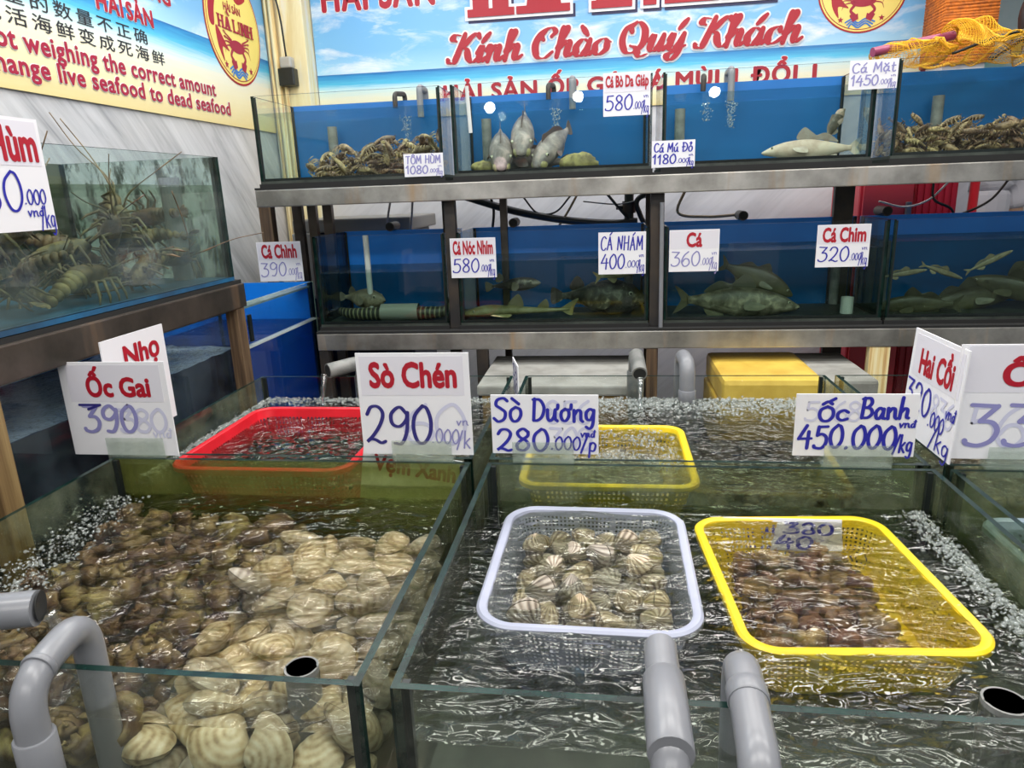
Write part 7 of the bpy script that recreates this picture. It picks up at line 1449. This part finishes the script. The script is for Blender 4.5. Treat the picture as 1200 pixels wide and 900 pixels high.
pile('mussel', mussel_mesh(), MUSS, 'mussel', 'mussel', 'dark green mussel in the red basket', 'mussels in the red basket', dx=-.045, dy=.0, dz=.012)
pile('cockle', ark_clam_mesh(.05, .042, .03), ARK, 'cockle', 'clam', 'pale cockle in the yellow basket of the middle tank', 'cockles in the middle yellow basket', dy=.05, dz=-.02)
pile('conch', snail_mesh(.026, seed=5), CONCHM, 'dark_snail', 'snail', 'dark brown snail on the floor of the middle tank', 'dark snails on the middle tank floor', dx=-.0, dz=-.024)
pile('whelk', snail_mesh(.022, seed=6), WHELKM, 'tan_snail', 'snail', 'tan snail in the middle tank at the right edge', 'tan snails in the right edge tank', dz=.01)
# ------------------------------------------------------------------ grey pipes
def pvc(name, label, pts, r, bends=.03, cuffs=(), mt=None, hole=None, n=8, seg=20):
    """pipe through points; cuffs = list of (point, direction, length, radius)"""
    mt = mt or PVC; P = arc_path(pts, bends, n); c0 = Vector(pts[0])
    T = empty(name, c0, label=label, cat='pipe')
    MB().sweep([p-c0 for p in P], r, seg).build('pipe_body', mt, T, smooth=True, auto=50)
    for p, d, L, rr in cuffs:
        p = Vector(p)-c0; d = Vector(d).normalized()
        MB().sweep([p, p+d*.0015, p+d*(L-.0015), p+d*L], [rr-.001, rr, rr, rr-.001], seg).build('socket', mt, T, smooth=True, auto=35)
    if hole:
        p, d, rr = hole; p = Vector(p)-c0; d = Vector(d).normalized()
        MB().sweep([p, p+d*.0012], rr, seg).build('bore', HOLE, T)
    return T
pvc('grey_pipe', 'grey pipe over the front rim below the lilac basket', [(.058, .535, .60), (.058, .535, 1.046), (.060, .705, 1.046)], .0185, .045, [((.0585, .545, 1.046), (.01, 1, 0), .105, .0222), ((.058, .535, .86), (0, 0, 1), .12, .0222)])
pvc('grey_pipe', 'grey elbow pipe over the front rim below the yellow basket', [(.137, .535, .60), (.137, .535, 1.040), (.148, .705, 1.040), (.150, .708, .88)], .0195, .04, [((.137, .535, .80), (0, 0, 1), .165, .0225), ((.1430, .628, 1.040), (.06, 1, 0), .022, .0215)])
pvc('grey_pipe', 'thick grey arched pipe over the front rim of the clam tank', [(-.648, .590, .60), (-.648, .590, 1.036), (-.664, .708, 1.046), (-.668, .712, .80)], .0185, .045, [((-.648, .590, .88), (0, 0, 1), .092, .0222), ((-.651, .616, 1.0385), (-.13, .98, .1), .008, .0200)])
pvc('grey_pipe', 'straight grey pipe entering from the left frame edge above the clam tank', [(-1.15, .55, 1.085), (-.712, .695, 1.066)], .0225, .02, [], hole=((-.712, .700, 1.066), (.92, .38, -.05), .019))
def overflow(label, x, y, ztop, zb, r):
    g = MB().sweep([(0, 0, 0), (0, 0, ztop-zb)], r, 24, cap=False); g.sweep([(0, 0, ztop-zb), (0, 0, 0)], r-.003, 24, cap=False)
    nb = 24; g.f += [(24+k, 24+(k+1) % 24, 48+(k+1) % 24, 48+k) for k in range(24)]; g.mi += [0]*24
    T = empty('overflow_pipe', (x, y, zb), label=label, cat='pipe'); g.build('pipe_body', PVC_D, T)
    MB().sweep([(0, 0, 0), (0, 0, .01)], r-.004, 20).build('bore', HOLE, T); MB().sweep([(0, 0, ztop-zb-.022), (0, 0, ztop-zb-.02)], r-.0032, 20).build('dark_bore', HOLE, T)
overflow('upright overflow pipe with a dark mouth among the clams', -.420, .790, .926, .766, .0235)
overflow('upright overflow pipe with a dark mouth in the right front corner', .485, .800, .926, .796, .026)
Y2 = 2.14
pvc('grey_pipe', 'spouting grey pipe with open mouth behind the red basket tank', [(-.79, Y2, .50), (-.79, Y2, 1.035), (-.872, 2.055, 1.027)], .0235, .035, [((-.79, Y2, .90), (0, 0, 1), .09, .028)], PVC_D, ((-.872, 2.055, 1.027), (-.69, -.72, -.07), .019))
pvc('grey_pipe', 'spouting grey pipe with open mouth at the back of the middle tank', [(.090, Y2+.05, .50), (.090, Y2+.05, 1.052), (.096, 2.035, 1.020)], .0225, .04, [((.09, Y2+.05, .90), (0, 0, 1), .09, .027)], PVC_D, ((.096, 2.035, 1.020), (.05, -.96, -.25), .0185))
pvc('grey_pipe', 'grey elbow pipe dipping into the white water at the back', [(.232, 2.19, .50), (.232, 2.19, 1.044), (.236, 2.062, 1.044), (.236, 2.058, .90)], .0225, .045, [((.236, 2.058, .965), (0, 0, -1), .04, .0255)], PVC)
# water falling from the pipes
def jet(label, p0, p1, r0, sag):
    P = spline([p0, tuple(Vector(p0).lerp(Vector(p1), .35)+Vector((0, 0, sag))), p1], 8); n = len(P)
    o = MB().sweep(P, [r0*(1.0-.45*k/n)*(1+.15*math.sin(k*2.1)) for k in range(n)], 10).build('falling_water', JET, smooth=True)
    tag(o, label, 'water', kind='stuff')
jet('thin water stream falling from the open pipe behind the red basket', (-.880, 2.046, 1.018), (-.887, 2.020, .925), .011, .006)
jet('thin water stream falling from the open pipe into the white water', (.098, 2.026, 1.010), (.096, 1.985, .927), .010, .006)
jet('thin water stream falling from the straight pipe into the clam tank', (-.706, .702, 1.054), (-.672, .722, .918), .009, .006)

# ------------------------------------------------------------------ froth
def froth(label, n, fn, zw, r0, r1, seed, name='froth'):
    rnd = random.Random(seed); mb = MB()
    for _ in range(n):
        x, y = fn(rnd); r = r0+(r1-r0)*rnd.random()**3
        mb.ball((x, y, zw+rnd.uniform(-.2, .5)*r+abs(rnd.gauss(0, .003))), r, seg=7, rings=5, sc=(1, 1, .75))
    tag(mb.build(name, BUB, smooth=True), label, 'froth', kind='stuff')
def band(x0, x1, y0, y1, nz=0):
    def f(r):
        while True:
            x = r.uniform(x0, x1); y = r.uniform(y0, y1)
            if noise.noise(Vector((x*16, y*16, nz))) > r.uniform(-.25, .45): return x, y
    return f
froth('white froth along the left glass of the clam tank', 900, lambda r: (lambda u: (-1.085+.10*(1-u)+r.gauss(0, .028)*1.2, .80+.53*u))(r.random()), W+.002, .0012, .0042, 1)
froth('white froth along the right glass of the basket tank', 1700, lambda r: (lambda u: (.606-abs(r.gauss(0, .022)), .74+.60*u))(r.random()), W+.002, .0012, .0045, 2)
froth('white bubbling froth along the back of the middle tank', 4200, lambda r: (r.uniform(-.235, .62), 2.078-abs(r.gauss(0, .085))), .930, .0015, .0055, 3)
froth('white froth along the back glass of the red basket tank', 1500, lambda r: (r.uniform(-1.10, -.30), 2.080-abs(r.gauss(0, .035))), .928, .0015, .005, 4)
froth('white froth along the left glass of the red basket tank', 900, lambda r: (-1.10+abs(r.gauss(0, .018)), r.uniform(1.42, 2.05)), .927, .0015, .005, 5)
froth('froth on the water over the back yellow basket', 1300, band(-.17, .17, 1.50, 1.80, 3), .929, .0012, .004, 6)
rnd = random.Random(77); mb = MB()
for _ in range(900):
    u = rnd.random(); mb.ball((-1.262-abs(rnd.gauss(0, .02)), 2.02+rnd.gauss(0, .07)*(1+.5*u), 1.062-.20*u), rnd.uniform(.0010, .0026), seg=6, rings=4)
tag(mb.build('air_bubbles', BUB, smooth=True), 'cloud of fine air bubbles behind the glass below the lobster tank', 'bubbles', kind='stuff')
for k, (x, y, zb, zt, n, lb) in enumerate(((-.815, 2.99, 1.76, 1.872, 120, 'column of air bubbles in the far left top tank'), (-.20, 2.99, 1.78, 1.866, 160, 'column of air bubbles behind the upright fish'), (.385, 2.99, 1.79, 1.86, 70, 'thin column of air bubbles in the pale fish tank'), (.475, 2.98, 1.76, 1.86, 170, 'thick column of air bubbles in the pale fish tank'))):
    rnd = random.Random(k); mb = MB()
    for _ in range(n):
        u = rnd.random(); mb.ball((x+rnd.gauss(0, .006+.006*u), y+rnd.gauss(0, .008), zb+(zt-zb)*u), rnd.uniform(.0012, .0032), seg=6, rings=4)
    tag(mb.build('air_bubbles', BUB, smooth=True), lb, 'bubbles', kind='stuff')
# small air and drain pipes in the rack tanks
def rod(name, label, pts, r, mt, cat='pipe', bends=.02):
    c0 = Vector(pts[0]); return tag(MB().sweep([p-c0 for p in arc_path(pts, bends, 5)], r, 14).build(name, mt, loc=c0, smooth=True, auto=50), label, cat)
for lb, x in (('grey inlet pipe over the back of the far left top tank', -.755), ('grey inlet pipe over the back of the upright fish tank', -.135), ('grey inlet pipe over the back of the pale fish tank', .475)):
    rod('inlet_pipe', lb, [(x, 3.10, 1.75), (x, 3.10, 1.975), (x, 3.0, 1.975), (x, 3.0, 1.86)], .013, PVC)
for lb, x in (('black hooked inlet pipe in the far left top tank', -.845), ('black hooked inlet pipe in the upright fish tank', -.215), ('black hooked inlet pipe in the pale fish tank', .385)):
    rod('hooked_pipe', lb, [(x, 3.10, 1.75), (x, 3.10, 1.965), (x-.015, 3.0, 1.955), (x-.015, 3.0, 1.90)], .010, DARKM)
for lb, x in (('dull grey drain pipe standing in the far left top tank', -1.14), ('dull grey drain pipe standing left in the upright fish tank', -.485), ('dull grey drain pipe standing left in the pale fish tank', .285), ('dull grey drain pipe standing in the top tank under the nets', 1.23)):
    rod('drain_pipe', lb, [(x, 3.00, 1.625), (x, 3.00, 1.84)], .020, PVC_D)
rod('white_hanging_rod', 'white rod hanging over the front glass left of the upright fish', [(-.502, 2.693, 1.925), (-.495, 2.692, 1.765)], .007, PVC_W, 'rod')
rod('white_drain_pipe', 'white upright pipe against the back of the striped eel tank', [(-.985, 2.85, 1.10), (-.985, 2.85, 1.40)], .012, PVC_W)
rod('dull_drain_pipe', 'dull olive pipe standing in the lower tank with the big mottled fish', [(.09, 3.0, 1.06), (.09, 3.0, 1.27)], .018, PVC_D)
rod('dull_drain_pipe', 'dull olive pipe standing in the lower tank beside the pipe stub', [(.92, 3.02, 1.06), (.92, 3.02, 1.29)], .018, PVC_D)
rod('dull_drain_pipe', 'dull olive pipe standing left in the end tank with slim fish', [(1.10, 3.02, 1.06), (1.10, 3.02, 1.31)], .022, PVC_D)
rod('grey_air_tube', 'pale grey tube standing against the dark middle post of the rack', [(.203, 2.690, 1.03), (.200, 2.690, 1.495)], .008, PVC, 'tube')

# ------------------------------------------------------------------ cables and valve behind the rack
def cable(label, pts, r, mt=SEAL):
    c0 = Vector(pts[0]); tag(MB().sweep([p-c0 for p in spline(pts, 8)], r, 6).build('cable', mt, loc=c0, smooth=True), label, 'cable')
CY = 3.13; TANC = plain('tan_cable', (.30, .22, .12), .6)
cable('thick black hose sagging behind the lower rack tank of the shark', [(-.62, CY, 1.54), (-.40, CY, 1.47), (-.18, CY, 1.425), (.02, CY, 1.405), (.13, CY, 1.41)], .016)
cable('black cable looping under the top rail left of the valve', [(-.36, CY, 1.53), (-.30, CY, 1.46), (-.22, CY, 1.46), (-.15, CY, 1.53)], .004)
cable('thin black cable hanging straight down behind the shark tank', [(-.50, CY, 1.53), (-.49, CY, 1.47), (-.50, CY, 1.39)], .006)
cable('tan cable slanting down behind the shark tank', [(-.12, CY, 1.54), (-.16, CY, 1.47), (-.22, CY, 1.38)], .005, TANC)
cable('black cable slanting to the right toward the valve', [(.0, CY, 1.53), (.05, CY, 1.47), (.13, CY, 1.38)], .006)
cable('black bent hose beside the valve', [(.22, CY, 1.55), (.13, CY, 1.50), (.14, CY, 1.44), (.17, CY, 1.38)], .011)
cable('thin grey wire crossing behind the dark middle post', [(-.10, CY, 1.50), (.06, CY, 1.485), (.20, CY, 1.52)], .003, PVC_D)
cable('tan cable hanging over the blue back of the silver fish tank', [(.33, CY, 1.54), (.30, CY, 1.44), (.42, CY, 1.42), (.55, CY, 1.425)], .006, TANC)
cable('white cable looping in front of the red cabinet', [(1.10, CY, 1.46), (1.20, CY, 1.435), (1.29, CY, 1.46), (1.36, CY, 1.53)], .004, PVC_W)
cable('black cable looping right of the red cabinet', [(1.30, CY, 1.53), (1.31, CY, 1.46), (1.38, CY, 1.42), (1.40, CY, 1.36)], .005)
cable('thin grey cable curving right of the red cabinet', [(1.58, CY, 1.53), (1.52, CY, 1.45), (1.42, CY, 1.40), (1.30, CY, 1.37)], .005, DARKM)
cable('pale wire hanging behind the far left lower tank', [(-.85, CY, 1.54), (-.86, CY, 1.46), (-.87, CY, 1.39)], .005, PVC)
cable('second pale wire hanging behind the dark blue cabinet gap', [(-.95, CY, 1.54), (-.97, CY, 1.46), (-.98, CY, 1.39)], .005, PVC)
vl = empty('pipe_valve', (.30, 3.16, 1.36), label='dark green pipe valve hanging left of the dark middle post', cat='valve'); vl.location.x = .235-.14
MB().sweep([(0, 0, .04), (0, 0, .185)], .020, 14).build('valve_body', plain('dark_green_plastic', (.02, .035, .03), .4), vl, smooth=True, auto=40)
MB().sweep([(0, 0, .085), (0, 0, .135)], .029, 14).build('valve_nut', DARKM, vl, smooth=True, auto=40)
MB().sweep([(-.02, 0, .11), (-.055, -.0, .11)], .010, 10).build('valve_handle', SEAL, vl, smooth=True, auto=40)
for lb, x in (('black pipe mouth poking over the far left lower tank', -.925), ('black pipe mouth over the shark tank', -.39), ('black pipe mouth over the silver fish tank', .545), ('black pipe mouth beside the red cabinet gap', 1.09)):
    T = empty('pipe_end', (x, 3.00, 1.425), label=lb, cat='pipe'); MB().sweep([(0, .10, -.0), (0, 0, 0)], .019, 16).build('pipe_body', DARKM, T, smooth=True, auto=50)
    MB().sweep([(0, 0, 0), (0, -.001, 0)], .015, 16).build('bore', HOLE, T)

# ------------------------------------------------------------------ boxes under the lower rail
FOAMW = plain('dirty_white_foam', (.36, .355, .33), .8, 0, (.20, .195, .175), 7, .4, .7, .3, 80)
fb = empty('foam_box', (-.17, 2.55, 0), label='long dirty white foam box with orange band behind the back glass', cat='box')
MB().box(-.27, .27, -.19, .26, .735, .858, bev=.006).build('box_body', plain('orange_stained_foam', (.48, .28, .07), .7, 0, (.36, .20, .05), 8), fb)
MB().box(-.285, .285, -.20, .27, .858, .896, bev=.008).build('lid', FOAMW, fb)
MB().box(-.30, .30, -.22, .28, 0, .735).build('trestle', DARKM, fb)
yb = empty('insulated_box', (.60, 2.60, 0), label='yellow lidded insulated box with white side at the right back', cat='box')
MB().box(-.21, .30, -.20, .24, .60, .80, bev=.01).build('box_body', plain('box_yellow', (.62, .42, .06), .5, 0, (.50, .32, .04), 8), yb)
MB().box(-.205, .13, -.205, .235, .80, .905, bev=.02).build('lid', plain('box_lid_yellow', (.78, .55, .10), .45, 0, (.62, .40, .06), 7), yb)
MB().box(.13, .31, -.18, .25, .80, .895, bev=.012).build('white_lid', FOAMW, yb)
MB().box(-.22, .32, -.21, .25, 0, .60).build('trestle', DARKM, yb)

# ------------------------------------------------------------------ nets over the end tank
def net(label, fnp, nu, nv, th, loc):
    vs = [fnp(i/nu, j/nv) for j in range(nv+1) for i in range(nu+1)]
    fs = [(j*(nu+1)+i, j*(nu+1)+i+1, (j+1)*(nu+1)+i+1, (j+1)*(nu+1)+i) for j in range(nv) for i in range(nu)]
    T = empty('landing_net', loc, label=label, cat='net'); o = MB().add(vs, fs).build('netting', NETM, T)
    wf = o.modifiers.new('w', 'WIREFRAME'); wf.thickness = th; wf.use_even_offset = False; wf.use_replace = True
    return T
NETM = plain('yellow_netting', (.88, .52, .02), .6, 0, (.75, .40, .01), 20)
def crumple(p, s, a): return Vector(p)+Vector((noise.noise(Vector(p)*s), noise.noise(Vector(p)*s+Vector((7, 0, 0))), noise.noise(Vector(p)*s+Vector((0, 9, 0)))))*a
def n1(u, v):
    a = 2*math.pi*u; r = .060+.025*math.sin(math.pi*v); return crumple((r*1.6*math.cos(a)-.02, r*math.sin(a)*1.2, .004+.055*v-.01*math.sin(a)), 24, .022)
T = net('small yellow net bundled at the left end of the nets', n1, 64, 14, .0026, (1.085, 2.86, 1.938))
MB().sweep([(.10*math.cos(2*math.pi*k/24)-.02, .07*math.sin(2*math.pi*k/24), .060) for k in range(25)], .004, 6).build('hoop', NETM, T, smooth=True)
MB().sweep([(-.17, -.06, .035), (.12, .02, .086)], .0155, 14).build('handle', plain('plum_handle', (.30, .05, .12), .35), T, smooth=True, auto=50)
def n2(u, v):
    x = -.16+.62*u; z = .100*math.sin(math.pi*min(1, .12+v*.9))*(.75+.35*math.sin(5*u+1)) ; y = -.13+.28*v; return crumple((x, y, .002+z), 15, .045)
T = net('large yellow net spread over the right end of the top tank', n2, 110, 44, .0026, (1.33, 2.87, 1.940))
MB().sweep(spline([(-.16, -.08, .012), (-.02, -.12, .055), (.15, -.13, .075), (.40, -.13, .105)], 8), .0045, 6).build('hoop_wire', SEAL, T, smooth=True)
MB().sweep([(.12, -.02, .10), (.5, -.1, .115)], .014, 12).build('handle', bpy.data.materials['plum_handle'], T, smooth=True, auto=50)
db = empty('hanging_bag', (1.66, 3.35, 1.98), label='dark bag with an orange stripe hanging above the yellow net', cat='bag')
b_ = MB(); b_.ball((.05, 0, .17), .085, sc=(.8, .6, 1.25), seg=18, rings=12); b_.v = [tuple(Vector(q)*(1+.12*noise.noise(Vector(q)*14))) for q in b_.v]
b_.build('bag_body', plain('dark_brown_leather', (.025, .018, .018), .5), db, smooth=True)
MB().sweep(spline([(-.02, -.05, .20), (.05, -.066, .23), (.12, -.04, .22)], 6), .008, 8).build('orange_stripe', plain('orange_trim', (.75, .35, .08), .5), db, smooth=True)
MB().sweep(spline([(.0, -.03, .10), (-.06, -.03, .06), (-.12, -.02, .02)], 6), .012, 8).build('strap', SEAL, db, smooth=True)
MB().sweep(spline([(.07, -.02, .27), (.07, -.0, .6), (.07, 0, .97)], 6), .004, 6).build('hanging_cord', SEAL, db, smooth=True)
# ------------------------------------------------------------------ price cards
def card(label, x0, x1, z0, z1, y, axis='y', yaw=0, lean=0, roll=0):
    """upright white card; its parts are drawn in card units 0..1 by the returned helper"""
    w_, h_ = abs(x1-x0), z1-z0
    if axis == 'y': loc, rz = ((x0+x1)/2, y, z0), 0
    elif axis == '+x': loc, rz = (y, (x0+x1)/2, z0), 90
    else: loc, rz = (y, (x0+x1)/2, z0), -90
    T = empty('price_card', loc, (R(90-lean), R(roll), R(rz+yaw)), label, 'price card')
    MB().box(-w_/2, w_/2, 0, h_, -.003, 0).build('card', CARD, T)
    bx = lambda a, b, c, d: (-w_/2+a*w_, -w_/2+b*w_, (1-d)*h_, (1-c)*h_)     # left, right, top, bottom fractions
    return T, bx, w_, h_
def sticker(T, b): MB().box(b[0], b[1], b[2], b[3], .0001, .0006).build('header_sheet', STICK, T)
Z = .0009
D = 1.378
# big cards on the divider
T, b, w_, h_ = card('big white card headed Ốc Gai with smeared blue price, on the clam tank', -1.215, -.958, 1.003, 1.221, D)
sticker(T, b(.07, .95, .03, .42)); text('Ốc Gai', b(.24, .84, .04, .37), Z, RED, T, bold=.045)
scribble(b(.50, .95, .50, .74), .0004, T, 3, .010); hand('390', b(.16, .66, .46, .74), .0008, INK_F, T, pen=.0085); hand('vnđ', b(.80, .97, .70, .80), .0010, SMUDGE, T, pen=.003)
hand('7', b(.14, .34, .45, .50), .0011, INK_D, T, 'dark_stroke', pen=.006)
T, b, w_, h_ = card('big white card headed Sò Chén with a price of 290, beside the divider', -.522, -.281, 1.014, 1.237, D)
sticker(T, b(.03, .95, .03, .41)); text('Sò Chén', b(.11, .89, .08, .34), Z, RED, T, bold=.045)
scribble(b(.40, .97, .50, .88), .0004, T, 5, .010); hand('290', b(.05, .64, .52, .89), .0008, INK_D, T, pen=.0072); hand('.000', b(.64, .88, .74, .88), .0010, INK_F, T, pen=.0028); hand('vn', b(.87, .97, .62, .70), .0010, INK_F, T, pen=.0025); hand('/k', b(.86, .98, .76, .93), .0010, INK_F, T, pen=.003)
T, b, w_, h_ = card('small white handwritten card reading Sò Dương, in front of the back yellow basket', -.239, -.017, 1.019, 1.147, D)
scribble(b(.52, .95, .10, .46), .0004, T, 6, .008); scribble(b(.55, .95, .55, .92), .0004, T, 8, .008)
hand('Sò', b(.03, .29, .05, .44), .0008, INK, T, pen=.0062); hand('Dương', b(.39, .97, .07, .43), .0008, INK, T, pen=.0062)
hand('280', b(.05, .53, .57, .94), .0008, INK, T, pen=.0062); hand('.000', b(.56, .83, .70, .92), .0009, INK, T, pen=.0035); hand('vnđ', b(.84, .97, .58, .70), .0009, INK, T, pen=.003); hand('/p', b(.84, .98, .66, .94), .0009, INK, T, pen=.004)
T, b, w_, h_ = card('small white handwritten card reading Ốc Banh, above the front yellow basket', .368, .594, 1.022, 1.150, D)
scribble(b(.08, .55, .12, .42), .0004, T, 9, .006); hand('ốc', b(.20, .44, .14, .42), .0008, INK, T, pen=.0062); hand('Banh', b(.54, .93, .07, .38), .0008, INK, T, pen=.0062)
hand('450.000', b(.04, .84, .50, .86), .0008, INK, T, pen=.0062); hand('/kg', b(.83, .98, .64, .92), .0009, INK, T, pen=.0038); hand('vnđ', b(.86, .99, .40, .52), .0009, INK, T, pen=.003)
T, b, w_, h_ = card('big white card headed Ốc at the right edge of the photo', .656, .930, 1.020, 1.246, D)
sticker(T, b(.05, .97, .01, .41)); text('Ốc', b(.28, .62, .05, .36), Z, RED, T, bold=.045); text('H', b(.72, .88, .12, .355), Z, RED, T, bold=.045)
scribble(b(.10, .90, .52, .88), .0004, T, 12, .010); hand('330', b(.10, .80, .50, .86), .0008, INK_F, T, pen=.009); hand('.000', b(.80, .97, .70, .86), .0008, INK_F, T, pen=.003)
T, b, w_, h_ = card('white card headed Hai Cồi turned sideways on the right tank divider', 1.592, 1.358, 1.015, 1.238, .650, '-x', lean=3)
sticker(T, b(.06, .96, .04, .44)); text('Hai Cồi', b(.20, .84, .08, .40), Z, RED, T, bold=.04)
hand('320', b(.02, .52, .48, .74), .0008, INK, T, pen=.006); scribble(b(.55, .95, .50, .72), .0004, T, 14, .008); hand('.000', b(.54, .82, .66, .80), .0008, INK, T, pen=.004); hand('vnđ', b(.82, .98, .52, .64), .0008, INK, T, pen=.0035); hand('/kg', b(.62, .97, .78, .97), .0008, INK, T, pen=.004)
T, b, w_, h_ = card('white card behind the Ốc Gai card, mostly hidden, ending in Nhọ', 1.392, 1.62, 1.02, 1.262, -1.112, '+x')
text('Nhọ', b(.30, .88, .10, .36), Z, RED, T, bold=.04); hand('250', b(.1, .7, .5, .85), .0008, INK, T, pen=.006)
T, b, w_, h_ = card('narrow white card seen nearly edge on beside the dark glass corners', 1.93, 2.055, .965, 1.070, -.268, '-x', yaw=14)
hand('Sò', b(.1, .9, .1, .45), .0008, INK_D, T, pen=.005); hand('280', b(.1, .9, .55, .9), .0008, INK_D, T, pen=.005)
T, b, w_, h_ = card('white card headed Vẹm Xanh slipped behind the algae stained glass', -.560, -.335, .862, 1.002, 1.4045+.012, roll=0)
text('Vẹm Xanh', b(.12, .95, .10, .46), Z, RED, T, bold=.045); T.rotation_euler = (R(90), R(9), 0)
T, b, w_, h_ = card('faint white handwritten card sunk at the back of the front yellow basket', .225, .445, .845, .926, 1.276, lean=14)
hand('Loại', b(.10, .45, .12, .46), .0008, INK, T, pen=.005); hand('380', b(.52, .92, .10, .46), .0008, INK, T, pen=.006); hand('2.40', b(.20, .75, .56, .90), .0008, INK, T, pen=.006)
# card on the lobster tank
T, b, w_, h_ = card('white card headed Hùm hanging on the lobster tank at the left edge', 1.13, 1.432, 1.508, 1.733, -1.190, '+x')
sticker(T, b(.03, .97, .03, .42)); text('Tôm Hùm', b(.08, .95, .07, .39), Z, RED, T, bold=.04)
hand('1.780', b(.03, .74, .48, .82), .0008, INK, T, pen=.0055); hand('.000', b(.75, .94, .63, .76), .0008, INK, T, pen=.0032); hand('vnđ', b(.76, .90, .78, .87), .0008, INK, T, pen=.003); hand('/kg', b(.86, .99, .78, .98), .0008, INK, T, pen=.003)
# cards on the rack tanks
YR = 2.6905
def rack_card(label, x0, x1, z0, z1, head=None, hx=(.1, .9), big='', bx_=(.05, .62), small='.000', tail='/kg', hs=None, faded=False, y=YR, roll=0):
    T, b, w_, h_ = card(label, x0, x1, z0, z1, y, roll=roll); ink = INK_F if faded else INK
    if head: sticker(T, b(.02, .98, .02, .45)); text(head, b(hx[0], hx[1], .06, .42), Z, RED, T, bold=.045)
    if hs: hand(hs, b(.06, .94, .10, .42), .0008, ink, T, pen=.0042)
    if big: hand(big, b(bx_[0], bx_[1], .52, .86), .0008, ink, T, pen=.0045)
    if small: hand(small, b(bx_[1]+.03, .86, .68, .84), .0008, ink, T, pen=.0022)
    if tail: hand(tail, b(.82, .97, .66, .95), .0008, ink, T, pen=.0024)
    hand('vn', b(.86, .96, .50, .60), .0008, ink, T, pen=.0018)
rack_card('white card headed Cá Bò Da Giáp between two top tanks', -.012, .152, 1.797, 1.940, 'Cá Bò Da Giáp', (.05, .96), '580')
rack_card('small handwritten card reading Cá Mú Đỏ low on the top tanks', .160, .311, 1.616, 1.707, None, hs='Cá Mú Đỏ', big='1180', bx_=(.03, .56))
rack_card('faded handwritten card at the right upper corner of the pale fish tank', .812, .966, 1.842, 1.934, None, hs='Cá Mặt', big='1450', bx_=(.05, .6), faded=True)
rack_card('small faded card low on the far left top tank, price 1.080', -.755, -.604, 1.619, 1.701, None, hs='TÔM HÙM', big='1080', bx_=(.05, .60), faded=True)
rack_card('white card headed Cá Chình on the post behind the corner blue tank', -1.478, -1.281, 1.217, 1.383, 'Cá Chình', (.1, .9), '390', faded=True, y=2.874)
rack_card('white card headed Cá Nóc Nhím on the shark tank', -.597, -.420, 1.236, 1.387, 'Cá Nóc Nhím', (.06, .94), '580')
rack_card('handwritten card reading Cá Nhám at the right of the shark tank', -.031, .144, 1.238, 1.393, None, hs='CÁ NHÁM', big='400', bx_=(.06, .55))
rack_card('white card headed only Cá, left on the silver fish tank', .229, .408, 1.242, 1.394, 'Cá', (.34, .66), '360', faded=True)
rack_card('white card headed Cá Chim, right on the silver fish tank', .748, .929, 1.247, 1.397, 'Cá Chim', (.1, .92), '320')
# clear holders gripping the glass under the big cards
for lb, x, wd in (('Ốc Gai', -1.055, .140), ('Sò Chén', -.391, .130), ('Sò Dương', -.132, .128), ('Ốc Banh', .489, .128), ('right edge Ốc', .80, .15)):
    T = empty('card_holder', (x, 1.381, .985), label='clear plastic holder gripping the glass under the %s card' % lb, cat='card holder'); h = wd/2
    MB().box(-h, h, -.0125, -.0100, 0, .062).build('front_plate', ACRYL, T); MB().box(-h, h, .013, .0155, 0, .05).build('back_plate', ACRYL, T)
    MB().box(-h, h, -.0100, .013, .0160, .0195).build('bridge', ACRYL, T)
